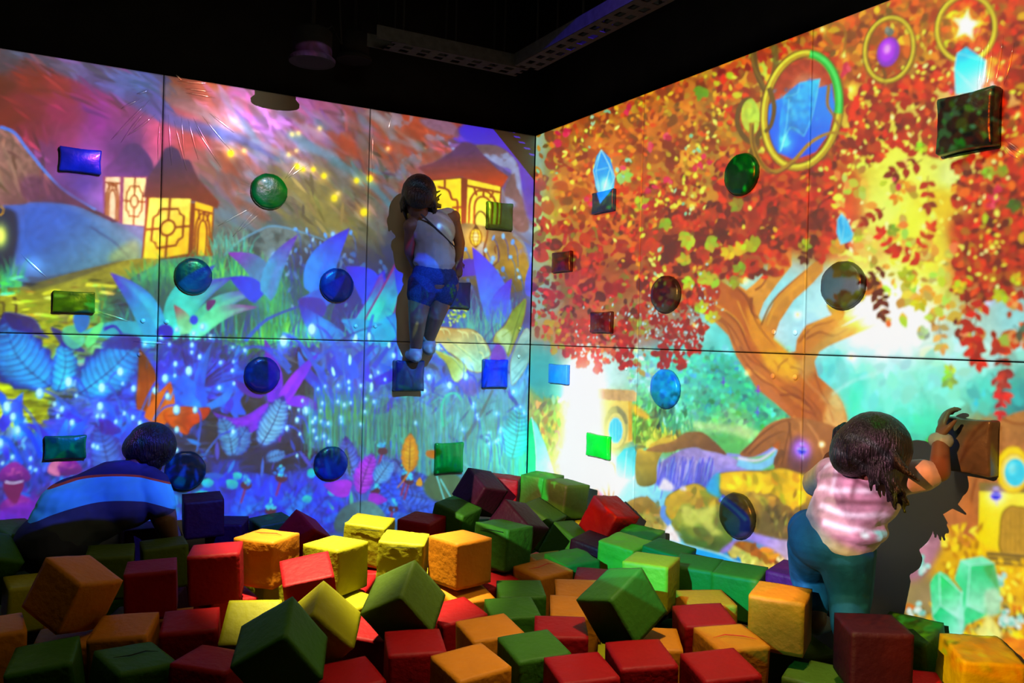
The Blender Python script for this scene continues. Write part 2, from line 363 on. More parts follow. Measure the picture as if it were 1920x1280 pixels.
    c.fill([(-60, 400), (18, 392), (34, 420), (30, 470), (10, 520), (-60, 560)], (26, 40, 70), a=.8, soft=3)
    c.glow(0, 442, 14, (255, 250, 60), 1, 22); c.line([(0, 386), (7, 392), (4, 402), (-4, 404)], 2.5, 2, (240, 190, 30))
    # lit shrine houses
    def lattice(P, q):
        # P: four corners, lattice like a square with a ring and cut corners
        A, B, C_, D = [np.array(p, float) for p in P]
        m = lambda u, v: tuple((A * (1 - u) + B * u) * (1 - v) + (D * (1 - u) + C_ * u) * v)
        br = (150, 80, 20)
        rr_ = [m(.5 + .17 * math.cos(t), .5 + .13 * math.sin(t)) for t in np.linspace(0, 6.283, 17)]
        c.line(rr_, q, q, br, sm=False)
        sq = [(.28, .18), (.72, .18), (.76, .27), (.86, .31), (.86, .69), (.76, .73), (.72, .82), (.28, .82), (.24, .73), (.14, .69), (.14, .31), (.24, .27), (.28, .18)]
        c.line([m(*p) for p in sq], q, q, br, sm=False)
        for a_, b_ in (((.5, 0), (.5, .36)), ((.5, .64), (.5, 1)), ((0, .5), (.32, .5)), ((.68, .5), (1, .5))): c.line([m(*a_), m(*b_)], q, q, br, sm=False)
    def arch(P, q):
        A, B, C_, D = [np.array(p, float) for p in P]
        m = lambda u, v: tuple((A * (1 - u) + B * u) * (1 - v) + (D * (1 - u) + C_ * u) * v)
        br = (150, 80, 20)
        for r1 in (.42, .26):
            c.line([m(.5 - r1, 1)] + [m(.5 - r1 * math.cos(t), .55 - r1 * .9 * math.sin(t)) for t in np.linspace(0, 3.1416, 9)] + [m(.5 + r1, 1)], q, q, br, sm=False)
        for u in (.3, .5, .7): c.line([m(u, .32), m(.5 + (u - .5) * 1.5, .16)], q, q, br, sm=False)
        c.line([m(0, .14), m(1, .14)], q, q, br, sm=False)
    yel, gl = (255, 238, 120), (255, 214, 60)
    c.fill(Z1(590, 930, 640, 900, 700, 820, 750, 800, 800, 830, 850, 900, 860, 1000, 800, 1000, 590, 990), (92, 60, 120), ((150, 90, 160), (240, 280), (200, 330)), soft=1)
    c.fill(Z1(575, 985, 830, 985, 830, 1270, 680, 1250, 580, 1195), (160, 90, 130), sm=False)
    w1 = Z1(592, 990, 672, 990, 668, 1240, 586, 1195); w2 = Z1(694, 992, 816, 996, 808, 1262, 686, 1250)
    c.fill(w1, (250, 225, 190), sm=False); c.fill(w2, (255, 236, 175), sm=False); arch(w1, 3); lattice(w2, 3)
    c.fill(Z1(820, 1000, 900, 880, 920, 830, 960, 815, 1000, 840, 1020, 890, 1060, 895, 1110, 1000, 1225, 1130, 1215, 1165, 1090, 1125, 830, 1110, 800, 1100), (86, 62, 110), ((140, 74, 60), (320, 300), (330, 375)), soft=1, sm=False)
    c.fill(Z2(820, -90, 1195, -40, 1190, 240, 1090, 240, 790, 270), (150, 84, 30), sm=False)
    w3 = Z2(836, -85, 1066, -80, 1050, 225, 800, 268); w4 = Z2(1092, -65, 1190, -35, 1170, 236, 1080, 236)
    c.fill(w3, yel, (gl, (300, 400), (330, 470)), sm=False); c.fill(w4, gl, sm=False); lattice(w3, 4.5); arch(w4, 3.5)
    c.glow(262, 420, 40, (40, 20, 30), 1, 60)
    # right shrine
    c.fill(Z3(865, 410, 960, 380, 1060, 320, 1110, 270, 1140, 262, 1190, 280, 1240, 340, 1320, 420, 1385, 462, 1345, 525, 1150, 475, 1110, 462, 935, 482, 900, 440), (98, 66, 118), ((190, 84, 40), (880, 285), (885, 345)), soft=1, sm=False)
    c.fill(Z3(900, 480, 1110, 465, 1345, 520, 1330, 750, 1115, 742, 900, 742), (140, 70, 30), sm=False)
    w5 = Z3(905, 490, 1113, 472, 1112, 738, 900, 742); w6 = Z3(1150, 476, 1338, 520, 1322, 748, 1142, 744)
    c.fill(w5, (255, 235, 70), ((255, 222, 40), (830, 340), (840, 420)), sm=False); c.fill(w6, (255, 235, 80), ((255, 250, 130), (900, 340), (890, 420)), sm=False)
    c.line(Z3(980, 520, 1040, 540, 1060, 590, 1090, 600, 1090, 690, 1070, 700), 4, 4, (150, 74, 14)); c.line(Z3(1020, 480, 1020, 530), 4, 4, (150, 74, 14)); c.line(Z3(1060, 640, 1112, 636), 4, 4, (150, 74, 14))
    arch(w6, 4)
    c.glow(885, 410, 50, (50, 30, 0), 1, 40)
    # ledge under the shrine, with the small lantern on its hook
    c.fill(Z3(1090, 750, 1240, 742, 1420, 790, 1480, 860, 1500, 960, 1480, 1100, 1300, 1120, 1090, 1010), (170, 150, 112), ((186, 160, 60), (900, 440), (900, 500)), sp=((150, 150, 160), .3), big=.2)
    c.line(Z3(1410, 790, 1470, 850, 1500, 950), 6, 4, (150, 170, 190), a=.7)
    c.line(Z3(1198, 752, 1192, 710, 1200, 680, 1222, 660, 1250, 680, 1262, 720, 1262, 800, 1245, 870, 1250, 930, 1270, 985), 2.5, 4, (128, 80, 50))
    c.line(Z3(1268, 985, 1310, 960, 1330, 920, 1320, 860, 1305, 870, 1312, 905), 3.5, 2, (128, 80, 50))
    c.glow(892, 445, 22, (90, 80, 10), 1, 26)
    c.ell(892.5, 445, 11.5, 17, (250, 236, 80), rim=((170, 120, 20), 2, 1)); c.ell(892.5, 445, 6, 11, (255, 255, 190), soft=1)
    for dx in (-4, 4): c.line([(892.5 + dx * .4, 429), (892.5 + dx * 1.3, 445), (892.5 + dx * .4, 461)], 1.2, 1.2, (180, 130, 20))
    for dy in (-7, 0, 7): c.line([(882, 445 + dy), (903, 445 + dy)], 1.2, 1.2, (180, 130, 20))
    c.fill([(887, 430), (893, 420), (899, 430)], (120, 80, 30), sm=False); c.fill([(888, 461), (893, 466), (898, 461)], (150, 110, 30), sm=False)
    # boulder behind the meadow
    c.fill(Z2(1250, 240, 1340, 160, 1440, 100, 1520, 72, 1640, 90, 1720, 130, 1820, 150, 1900, 250, 1800, 300, 1400, 300), (70, 96, 104), ((110, 120, 110), (470, 440), (600, 480)), big=.3, sp=((110, 130, 130), .2))
    c.line(Z2(1250, 235, 1340, 155, 1440, 100, 1520, 72, 1640, 92, 1840, 160), 4, 3, (120, 170, 190))
    c.fill(Z2(1190, 90, 1250, 40, 1330, 130, 1250, 230, 1190, 240), (120, 120, 110), a=.5, soft=3)
    # path
    c.fill([(-420, 560), (0, 540), (60, 532), (150, 508), (250, 486), (300, 490), (250, 520), (200, 560), (180, 620), (100, 660), (90, 760), (40, 800), (-420, 820)], (178, 166, 74), ((196, 176, 20), (120, 540), (30, 730)), big=.25, sp=((140, 130, 80), .25))
    c.fill([(20, 530), (80, 520), (160, 505), (240, 484), (150, 520), (60, 545)], (90, 85, 100), a=.5, soft=2)
    c.line(Z2(240, 455, 300, 435, 340, 432), 7, 5, (235, 220, 80)); c.line(Z2(480, 398, 560, 404, 650, 408), 7, 5, (240, 225, 90))
    for i in range(46):
        y = R.uniform(560, 790); x = R.uniform(-20, 150 if y < 640 else 70)
        c.line([(x, y), (x + 16, y + R.uniform(-3, 1)), (x + R.uniform(20, 44), y - R.uniform(-1, 4))], R.uniform(1, 3.2), .8, R.choice([(90, 74, 30), (120, 100, 30), (230, 215, 90), (240, 225, 60)]), a=.7)
    c.line([(0, 546), (14, 540), (28, 560), (30, 590), (18, 618), (0, 634)], 5, 5, (100, 66, 40)); c.line([(0, 566), (8, 572), (6, 590), (-4, 594)], 4, 3, (100, 66, 40))
    # meadow grass
    gc = [(70, 210, 160), (110, 220, 130), (60, 180, 150), (150, 225, 120), (40, 150, 130)]
    c.grass(2, 40, 545, 55, gc, 40, .25)
    c.grass(250, 420, lambda x: 560 - (x - 250) * .2, 60, gc, 230, .3)
    c.grass(395, 470, lambda x: 470, 36, [(110, 220, 200), (150, 190, 160), (90, 180, 170)], 60, .35, 2)
    c.grass(160, 215, 600, 60, [(90, 190, 130), (60, 150, 110), (150, 210, 110)], 50, .2, 2.5)
    c.grass(430, 600, lambda x: 520 + (x - 430) * .3, 60, gc, 240, .25)
    c.grass(420, 600, lambda x: 640, 110, [(100, 200, 110), (70, 160, 120), (150, 215, 110), (50, 120, 110), (60, 190, 150)], 320, .3)
    c.grass(470, 620, lambda x: 600, 80, [(100, 200, 130), (70, 160, 140), (60, 180, 190)], 160, .3, 2.4)
    c.dabs((-60, 520, 240, 800), 420, 26, 4, .04, .12, .4, .12, inside=lambda x, y: x < 120 or y < 620)
    # fireflies
    for x, y, r in [(433, 288, 6), (557, 312, 5), (608, 330, 5), (569, 318, 4), (588, 318, 4), (669, 339, 5), (694, 335, 6), (627, 372, 6), (683, 398, 7), (458, 283, 3), (542, 290, 3), (548, 252, 3), (600, 241, 3), (560, 250, 3), (556, 283, 2.5), (728, 279, 3), (634, 363, 3)]:
        c.glow(x, y, r * 2.2, (70, 60, 10), 1); c.ell(x, y, r, r * 1.1, (246, 240, 60) if r > 3.5 else (250, 240, 170), soft=1)
    # snowdrops drifting behind the star plants
    for cx, cy, n, sx, sy in [(585, 500, 46, 34, 34), (690, 510, 18, 40, 20), (870, 520, 10, 20, 30), (960, 520, 20, 30, 40), (640, 480, 14, 30, 20)]:
        for i in range(n):
            x, y = R.gauss(cx, sx), R.gauss(cy, sy)
            c.line([(x, y), (x + 8, y + 16), (x + 10, y + 46)], 2, 1.5, R.choice([(50, 110, 220), (60, 90, 200), (80, 150, 230)]), a=.7)
            c.ell(x, y, R.uniform(2, 4), R.uniform(3, 6.5), R.choice([(150, 215, 250), (190, 235, 255), (120, 190, 245)]), R.uniform(-.5, .5))
    for L in [(515, 480, 560, 432, 12), (625, 440, 618, 470, 9), (790, 478, 781, 520, 9), (925, 485, 960, 540, 9), (864, 460, 872, 500, 7)]:
        c.bud(L[0], L[1], L[4] * .55, c=(170, 225, 250))
    # --- star plants: big pointed petals, violet tips
    for P0 in ([(200, 560), (300, 520), (440, 540), (500, 600), (420, 640), (240, 640)], [(540, 480), (660, 460), (760, 480), (790, 600), (700, 640), (560, 600)], [(860, 500), (960, 520), (1000, 600), (900, 630)]):
        c.fill(P0, (30, 44, 110), soft=12, a=.45)
        xs = [p[0] for p in P0]; ys = [p[1] for p in P0]; c.grass(min(xs) + 10, max(xs) - 10, max(ys) - 10, 60, [(60, 190, 170), (50, 120, 200), (80, 210, 190), (60, 90, 190)], 70, .35, 2.4)
    P = lambda b, t, w, cb, ct, bend=0, **k: c.petal(b, t, w * .8, cb, ct, bend, **k)
    P((300, 640), (150, 625), 52, (60, 180, 210), (100, 190, 200), 12)
    P((320, 620), (404, 497), 60, (70, 200, 200), (60, 70, 190), -16, fold=(90, 220, 210))
    P((320, 628), (437, 520), 58, (80, 210, 205), (100, 60, 200), -22, fold=(110, 220, 210))
    P((300, 640), (207, 511), 62, (40, 175, 225), (130, 60, 200), 14, vein=(30, 140, 200), fold=(90, 210, 230))
    P((352, 630), (497, 546), 40, (110, 215, 190), (120, 50, 190), -22, fold=(150, 230, 200))
    P((362, 632), (485, 576), 36, (130, 220, 185), (170, 60, 170), -18, fold=(150, 235, 200))
    P((350, 628), (326, 571), 34, (150, 205, 170), (190, 90, 120), 6)
    P((400, 575), (388, 566), 30, (130, 50, 140), (130, 50, 140))
    P((500, 540), (427, 474), 50, (100, 150, 190), (160, 60, 190), 16); P((490, 560), (430, 520), 46, (40, 90, 220), (60, 60, 210), 6)
    P((500, 560), (559, 440), 44, (90, 170, 210), (120, 50, 180), -12, fold=(120, 150, 220))
    P((590, 560), (656, 428), 70, (50, 160, 240), (76, 50, 215), -16, fold=(40, 120, 240))
    P((560, 580), (646, 520), 46, (60, 120, 220), (60, 60, 210), 8)
    P((700, 560), (648, 500), 60, (40, 90, 235), (70, 50, 215), 12)
    P((690, 580), (722, 506), 44, (50, 100, 240), (60, 60, 220), 0)
    P((600, 600), (560, 560), 60, (80, 70, 190), (90, 60, 180), 6)
    P((670, 620), (716, 512), 46, (60, 190, 220), (150, 60, 190), 12, rim=((140, 70, 190), 3, .8), fold=(90, 170, 230))
    P((684, 640), (752, 478), 52, (70, 215, 215), (130, 50, 190), 10, rim=((170, 60, 150), 3.5, .9), vein=(80, 180, 210), fold=(50, 170, 220))
    P((700, 640), (760, 580), 60, (30, 190, 235), (60, 120, 230), 6); P((640, 640), (560, 570), 50, (40, 150, 225), (80, 60, 200), -8); P((720, 640), (640, 600), 60, (40, 180, 230), (30, 160, 225), 0)
    P((790, 600), (740, 500), 50, (40, 130, 240), (60, 60, 220), 0)
    P((900, 500), (845, 520), 40, (90, 60, 200), (80, 50, 200), 6)
    P((940, 610), (886, 463), 66, (70, 140, 245), (100, 60, 225), 8, fold=(80, 110, 240))
    P((935, 610), (960, 522), 44, (70, 120, 240), (100, 60, 220), -8); P((1000, 560), (1003, 480), 40, (100, 120, 235), (110, 100, 230), 0)
    # spear grass and yellow florets round the right petals
    c.grass(860, 960, 640, 70, [(90, 190, 190), (70, 160, 180), (130, 200, 170)], 110, .2, 2)
    for i in range(30): c.ell(R.gauss(858, 10), R.gauss(592, 10), 2.6, 2, R.choice([(220, 225, 80), (170, 190, 70), (235, 240, 140)]), R.uniform(0, 3))
    for i in range(12): c.ell(R.gauss(823, 5), R.gauss(596, 6), 2.6, 2, (150, 210, 120))
    # blue undergrowth, middle band
    for i in range(190):
        x = R.uniform(200, 1000); y = R.uniform(650, 780)
        L = R.uniform(40, 120); a_ = R.uniform(-1.2, 1.2)
        x2, y2 = x + math.sin(a_) * L, y - math.cos(a_) * L * .8
        if y2 < 640 and x2 < 560: y2 = 640
        c.line([(x, y), ((x + x2) / 2 + R.uniform(-12, 12), (y + y2) / 2 - 6), (x2, y2)], R.uniform(2, 7), 1, R.choice([(50, 70, 200), (70, 60, 190), (60, 110, 220), (90, 70, 200), (40, 50, 140)]), a=.6)
    for i in range(40):   # dark hollows
        x, y = R.choice([(430, 770), (560, 740), (470, 730), (540, 690), (400, 830), (560, 800)]); x += R.gauss(0, 22); y += R.gauss(0, 12)
        c.ell(x, y, R.uniform(10, 26), R.uniform(5, 10), R.choice([(44, 40, 70), (60, 58, 80), (52, 46, 100)]), R.uniform(-.3, .3), a=.4, soft=2)
    for P0, k in [([(395, 775), (430, 745), (490, 735), (500, 790), (470, 850), (410, 860), (380, 830)], (58, 56, 74)), ([(530, 680), (590, 670), (610, 720), (600, 780), (550, 810), (520, 760)], (62, 62, 88)), ([(470, 850), (560, 820), (620, 850), (560, 880), (450, 885)], (48, 50, 84)), ([(300, 800), (380, 830), (390, 900), (330, 920)], (50, 52, 80))]:
        c.fill(P0, k, soft=5, a=.85, big=.3)
        xs = [p[0] for p in P0]; ys = [p[1] for p in P0]; c.dabs((min(xs), min(ys), max(xs), max(ys)), 70, 34, 4, .0, .2, .35, .08)
    c.fill([(600, 640), (700, 640), (1000, 650), (1010, 900), (850, 930), (650, 860), (600, 760)], (128, 158, 205), soft=14, a=.42)
    c.fill([(860, 760), (1010, 740), (1010, 960), (880, 940)], (110, 185, 190), soft=12, a=.45)
    for i in range(620):
        x = R.uniform(-60, 1000); y = R.uniform(790, 1010) if x < 250 else R.uniform(655, 1010)
        if 400 < x < 620 and 680 < y < 870 and R.random() < .7: continue
        L = R.uniform(14, 46); a_ = -1.57 + R.gauss(0, .8)
        k = R.choice([(50, 115, 225), (70, 95, 205), (86, 84, 200), (50, 140, 225), (60, 76, 150), (100, 130, 230), (110, 96, 205), (60, 80, 185)] + ([(80, 180, 200), (110, 190, 190), (90, 160, 220)] if x > 620 else []))
        c.leaf(x, y, L, L * R.uniform(.10, .22), a_, k)
    for i in range(60):
        a_ = R.uniform(-2.6, -.5); x = R.choice([R.uniform(-40, 260), R.uniform(600, 720), R.uniform(300, 460)]); y = R.uniform(700, 800) if x > 280 else R.uniform(780, 880); L = R.uniform(40, 90)
        c.petal((x, y), (x + math.cos(a_) * L, y + math.sin(a_) * L), R.uniform(12, 22), R.choice([(30, 110, 240), (50, 90, 225), (80, 70, 215)]), R.choice([(60, 150, 245), (90, 80, 220)]), R.uniform(-18, 18))
    # spiky violet tuft
    for i in range(70):
        a_ = R.gauss(0, .85); L = R.uniform(50, 90); x2, y2 = 372 + math.sin(a_) * L, 725 - math.cos(a_) * L
        c.line([(368, 730), ((368 + x2) / 2 - 3, (730 + y2) / 2), (x2, y2)], 3.4, .8, R.choice([(60, 40, 130), (80, 60, 170), (46, 34, 110), (70, 80, 190)]), a=.85)
    P((370, 755), (398, 642), 26, (40, 110, 220), (60, 120, 210), -6); P((372, 765), (296, 705), 34, (20, 120, 245), (40, 90, 220), 18); P((372, 768), (340, 700), 28, (20, 130, 250), (30, 110, 240), 8)
    P((380, 768), (374, 700), 26, (20, 110, 240), (50, 80, 200), 0); P((386, 765), (440, 700), 20, (40, 140, 240), (60, 90, 220), 16); P((376, 770), (324, 742), 30, (30, 140, 250), (30, 100, 240), 6)
    c.ell(310, 622, 16, 14, (40, 50, 200)); c.ell(364, 600, 8, 9, (40, 90, 220))
    # magenta star
    vm, vm2 = (150, 40, 230), (190, 60, 250)
    P((505, 765), (398, 772), 44, (150, 50, 225), (110, 50, 190), -30, fold=vm2); P((515, 760), (496, 634), 38, (150, 40, 230), (140, 50, 190), 8, fold=(110, 40, 210))
    P((525, 760), (600, 660), 30, vm2, (90, 60, 210), -4, fold=(150, 40, 240)); P((540, 752), (612, 775), 26, (160, 50, 240), (90, 50, 170), -8); P((520, 760), (525, 830), 26, (120, 50, 200), (170, 40, 200), 0)
    P((500, 740), (432, 706), 24, (110, 40, 180), (90, 60, 180), -8)
    # blue arcs
    for L in [((545, 700), (500, 655), (460, 655), (430, 690)), ((470, 700), (430, 700), (400, 730), (392, 742)), ((545, 690), (520, 660), (490, 650)), ((590, 680), (620, 655), (660, 650)), ((460, 640), (500, 600), (560, 575))]:
        c.line(L, 8, 3, (50, 120, 235), (60, 80, 200), a=.85)
    for L in [((655, 800), (600, 700), (560, 640), (530, 625)), ((690, 780), (640, 680), (610, 620), (590, 610)), ((640, 760), (650, 700), (640, 640)), ((680, 760), (685, 660), (700, 590)), ((700, 690), (740, 640), (790, 600))]:
        c.line(L, 10, 5, (70, 80, 215), (60, 130, 235), a=.8)
    # big veined leaves
    c.feather((95, 725), (8, 587), 106, (40, 150, 235), (40, 40, 150), (110, 190, 245), -22, 10)
    c.fill([(8, 587), (40, 590), (66, 600), (80, 622), (92, 634), (60, 626), (30, 620), (16, 610)], (52, 26, 120), ((70, 60, 180), (20, 590), (80, 630)), a=.85, soft=1, rim=((90, 110, 220), 2, .6))
    c.feather((150, 738), (264, 636), 92, (30, 150, 230), (60, 50, 170), (100, 180, 240), 6, 10)
    c.fill([(264, 634), (232, 626), (205, 634), (190, 650), (220, 655), (250, 655)], (70, 30, 140), ((60, 90, 200), (250, 640), (190, 650)), a=.8, soft=1)
    c.feather((108, 735), (118, 640), 50, (50, 180, 245), (30, 70, 190), (120, 210, 250), 10, 6)
    c.fill([(95, 615), (115, 620), (140, 640), (160, 660), (120, 650)], (50, 50, 170), a=.8)
    c.fill([(120, 615), (150, 612), (160, 640), (140, 655), (120, 640)], (120, 210, 190), a=.8); c.fill([(140, 590), (166, 590), (166, 612), (150, 625), (140, 610)], (40, 130, 220), a=.9)
    c.fill([(160, 640), (175, 615), (195, 605), (180, 640), (165, 650)], (140, 220, 160)); c.line([(195, 618), (215, 612), (230, 628)], 7, 4, (60, 50, 190))
    # orange leaves
    c.petal((272, 775), (262, 652), 40, (190, 86, 10), (120, 60, 30), 10, vein=(110, 50, 20), rim=((110, 70, 60), 2, .5)); c.petal((285, 795), (320, 715), 46, (240, 120, 10), (210, 90, 20), 6, vein=(150, 60, 10))
    c.fill([(310, 772), (340, 762), (372, 765), (395, 765), (385, 785), (360, 800), (352, 815), (335, 808), (312, 790)], (230, 100, 10), ((190, 60, 40), (320, 780), (395, 770)), sm=True, big=.3, rim=((150, 60, 20), 2, .6))
    for L in [((315, 780), (340, 778), (375, 772)), ((330, 790), (345, 800), (352, 812))]: c.line(L, 2, 1, (150, 60, 10))
    # pale feathery leaves
    c.feather((432, 852), (465, 800), 46, (90, 130, 200), (60, 70, 170), (160, 200, 240), 0, 7); c.feather((436, 855), (412, 780), 40, (100, 150, 210), (60, 70, 170), (170, 205, 240), 6, 7)
    c.feather((490, 835), (532, 742), 50, (130, 170, 225), (60, 60, 180), (180, 215, 245), 4, 9); c.feather((500, 860), (535, 850), 22, (100, 140, 210), (80, 110, 200), (150, 190, 235), 0, 4)
    c.feather((212, 910), (185, 790), 66, (80, 110, 210), (80, 40, 160), (130, 160, 235), 0, 9); c.fill([(184, 786), (205, 788), (228, 806), (215, 815), (190, 812)], (90, 30, 170), a=.8)
    # grass, right of centre
    tg = [(70, 140, 150), (90, 170, 160), (60, 120, 140), (110, 180, 170), (90, 130, 110)]
    c.grass(570, 800, lambda x: 840, 100, tg, 330, .08, 2.6, 25); c.grass(780, 1000, lambda x: 900, 150, [(100, 160, 180), (120, 170, 170), (80, 150, 190), (110, 190, 190), (120, 150, 140)], 260, .1, 3, 30)
    c.grass(600, 700, 790, 70, [(110, 170, 120), (90, 160, 140)], 60, .1, 2.4)
    # fern sprays in teal
    c.feather((960, 860), (975, 760), 60, (70, 190, 220), (90, 170, 210), (130, 220, 235), 4, 9)
    c.line([(832, 800), (828, 765), (838, 742), (855, 738), (865, 750)], 4, 4, (50, 210, 190), a=.8); c.line([(870, 826), (900, 780), (925, 730)], 8, 4, (110, 110, 120), a=.6)
    c.glow(925, 850, 40, (20, 40, 30), 1)
    # ragged cream leaves
    cr = (215, 225, 205)
    c.fill(V3(178, 200, 200, 170, 300, 180, 400, 185, 460, 230, 500, 290, 512, 340, 470, 370, 462, 440, 380, 430, 340, 380, 260, 320, 190, 290), (205, 225, 215), ((222, 176, 120), (880, 680), (850, 615)), big=.15, rim=((190, 120, 60), 2, .6))
    c.fill(V3(185, 310, 260, 340, 340, 380, 370, 430, 330, 490, 290, 490, 250, 390, 200, 340), (205, 215, 170), ((200, 180, 90), (870, 690), (830, 670)), big=.15, rim=((190, 160, 70), 2, .5))
    for L in [(200, 180, 235, 215), (230, 180, 270, 220), (315, 190, 350, 240), (345, 200, 380, 240), (400, 200, 440, 260), (430, 210, 470, 270), (450, 260, 490, 320), (310, 280, 400, 380), (230, 330, 330, 400), (440, 320, 470, 360)]:
        x = V3(*L); m = ((x[0][0] + x[1][0]) / 2 + 3, (x[0][1] + x[1][1]) / 2 - 3); c.line([x[0], m, x[1]], 3, 1, (250, 235, 190))
    for L in [(250, 240, 330, 300, 440, 390), (220, 320, 300, 370, 350, 440), (420, 220, 440, 300, 460, 380)]: c.line(V3(*L), 1.6, 1, (130, 170, 160), a=.7)
    c.fill(V3(725, 0, 690, 30, 640, 80, 600, 160, 545, 210, 530, 260, 560, 270, 600, 290, 620, 350, 660, 260, 700, 160, 720, 80), (205, 190, 120), ((120, 150, 50), (945, 660), (985, 565)), big=.2, rim=((190, 120, 60), 2, .5))
    c.fill(V3(545, 215, 600, 180, 640, 230, 620, 330, 590, 290), (215, 225, 195), a=.8, soft=2)
    c.line(V3(720, 10, 670, 150, 615, 340), 2, 2, (120, 140, 70)); 
    for q in ((690, 60, 650, 110), (680, 110, 610, 170), (660, 170, 580, 230), (700, 90, 715, 40)): c.line(V3(*q), 2, 1, (150, 160, 80))
    c.fill(V3(640, 350, 700, 210, 740, 180, 765, 260, 740, 380, 690, 470, 640, 520, 630, 430), (190, 205, 210), ((170, 200, 220), (970, 640), (960, 720)), big=.2, rim=((190, 140, 120), 2, .5)); 
    for q in ((740, 250, 650, 340), (740, 330, 640, 430), (720, 400, 640, 500)): c.line(V3(*q), 2, 1, (140, 170, 190))
    c.petal(one(V3, 560, 390), one(V3, 560, 265), 28, (150, 80, 210), (150, 70, 200)); c.ell(880, 725, 22, 16, (140, 90, 200), .5, a=.6, soft=2)
    c.fill(V3(150, 340, 200, 350, 240, 400, 200, 400, 160, 370), (70, 110, 220), a=.8); c.fill(V3(110, 380, 180, 400, 200, 430, 130, 410), (80, 90, 110), a=.7, soft=1)
    # crisp buds on bending stems
    st = lambda f, *p: f(*p)
    for b, r, s_ in [
        (one(V1, 488, 590), 10, st(V1, 490, 560, 560, 580, 640, 720, 700, 900)), (one(V1, 722, 632), 9.5, st(V1, 740, 600, 800, 640, 860, 800)), (one(V1, 852, 518), 8.5, st(V1, 850, 500, 780, 560, 770, 640)),
        (one(V1, 283, 668), 9.5, st(V1, 290, 640, 400, 690, 500, 780)), (one(V1, 52, 765), 10, st(V1, 40, 720, 130, 730, 240, 850, 300, 1000)), (one(V1, 95, 835), 7.5, None), (one(V1, 710, 762), 8, st(V1, 700, 720, 780, 740, 830, 860)),
        (one(V1, 1168, 565), 8, st(V1, 1160, 540, 1080, 620, 1050, 760)), (one(V1, 1335, 512), 8.5, st(V1, 1330, 490, 1260, 580, 1200, 720)), (one(V1, 1248, 785), 8.5, st(V1, 1250, 750, 1160, 770, 1080, 860)), (one(V1, 1095, 648), 6, st(V1, 1095, 600, 1040, 700, 980, 840)),
        (one(V1, 1185, 690), 6, st(V1, 1185, 650, 1130, 760, 1080, 860)), (one(V1, 128, 930), 9, st(V1, 130, 890, 200, 940, 290, 1120)), (one(V1, 0, 1020), 9, st(V1, 0, 980, 60, 1000, 140, 1150)), (one(V1, 1380, 785), 6, st(V1, 1385, 765, 1420, 850, 1390, 1080)),
        (one(V2, 490, 130), 11, st(V2, 500, 95, 580, 140, 680, 300, 780, 500)), (one(V2, 660, 60), 11.5, st(V2, 670, 25, 760, 90, 830, 220, 860, 400)), (one(V2, 620, 545), 8, None), (one(V2, 568, 600), 5, st(V2, 565, 580, 610, 590, 640, 680)), (one(V2, 508, 650), 5, st(V2, 510, 632, 570, 660, 610, 740)),
        (one(V2, 185, 672), 5, st(V2, 185, 660, 100, 700, 20, 800)), (one(V3, 268, 522), 7, st(V3, 268, 495, 320, 520, 350, 600)), (one(V3, 365, 468), 7, st(V3, 365, 445, 420, 480, 440, 600)), (one(V3, 145, 472), 6, st(V3, 145, 450, 150, 520)), (one(V3, 200, 293), 6, st(V3, 205, 270, 260, 330)),
        (one(V1, 1250, 925), 5.5, None), (one(V1, 1250, 220), 5, None), (one(V1, 1370, 248), 5, None), (one(V1, 1432, 200), 6, None), (one(V1, 1240, 462), 5, None), (one(V1, 512, 875), 6, None), (one(V1, 440, 780), 5.5, None), (one(V1, 945, 635), 6, None),
        (one(V3, 120, 555), 4, None), (one(V3, 652, 560), 4.5, None), (one(V2, 1148, 215), 5, None), (one(V2, 915, 120), 5, None)]:
        c.bud(b[0], b[1], r, s_, cs=(60, 70, 200))
    c.line(V1(130, 895, 200, 940, 250, 1020, 290, 1120), 12, 9, (20, 90, 245)); c.line(V1(0, 985, 60, 1005, 110, 1080, 160, 1170), 11, 8, (20, 100, 245)); c.bud(*one(V1, 128, 930), 8); c.bud(*one(V1, 5, 1020), 8)
    buds(c, V2, [108, 257, 188, 250, 182, 165, 255, 182, 180, 305, 190, 382, 100, 405, 1010, 340, 1055, 315, 1096, 358, 878, 372, 882, 412, 952, 395, 815, 395, 737, 398, 693, 415, 720, 500, 812, 490, 890, 498, 852, 510, 980, 475, 1012, 425, 1030, 490, 600, 485, 523, 525, 577, 540, 710, 545, 677, 590, 712, 610, 662, 612, 755, 622, 830, 585, 833, 610, 950, 625, 668, 665, 730, 698, 685, 710, 757, 730, 585, 685, 975, 550, 568, 815])
    buds(c, V3, [412, 630, 410, 650, 432, 700, 438, 722, 550, 690, 658, 660, 692, 650, 715, 688, 575, 780, 573, 800, 503, 805, 490, 832, 545, 858, 562, 848, 505, 872, 345, 785, 63, 745, 80, 560, 345, 370, 395, 400, 780, 430], 2.4)
    buds(c, V1, [1027, 322, 1198, 322, 1358, 328, 1355, 380, 1560, 452, 1550, 630, 1412, 412, 1236, 545, 1488, 270, 1140, 275, 410, 830, 388, 745, 540, 685, 868, 600, 182, 865, 218, 1130, 90, 1120, 20, 1162, 215, 1195, 255, 1210, 660, 1040, 690, 1050, 690, 830, 730, 830, 880, 810, 940, 840, 820, 870, 990, 880, 1210, 1075, 1250, 1070], 4)
    for L in [(885, 240, 10), (785, 310, 9), (1198, 190, 9), (920, 110, 8), (1000, 100, 8), (1015, 400, 8), (1120, 150, 6)]:
        x, y = one(V2, L[0], L[1]); c.ell(x, y, 3, L[2], (215, 240, 245), -.25 if L[0] > 700 and L[0] < 800 else 0)
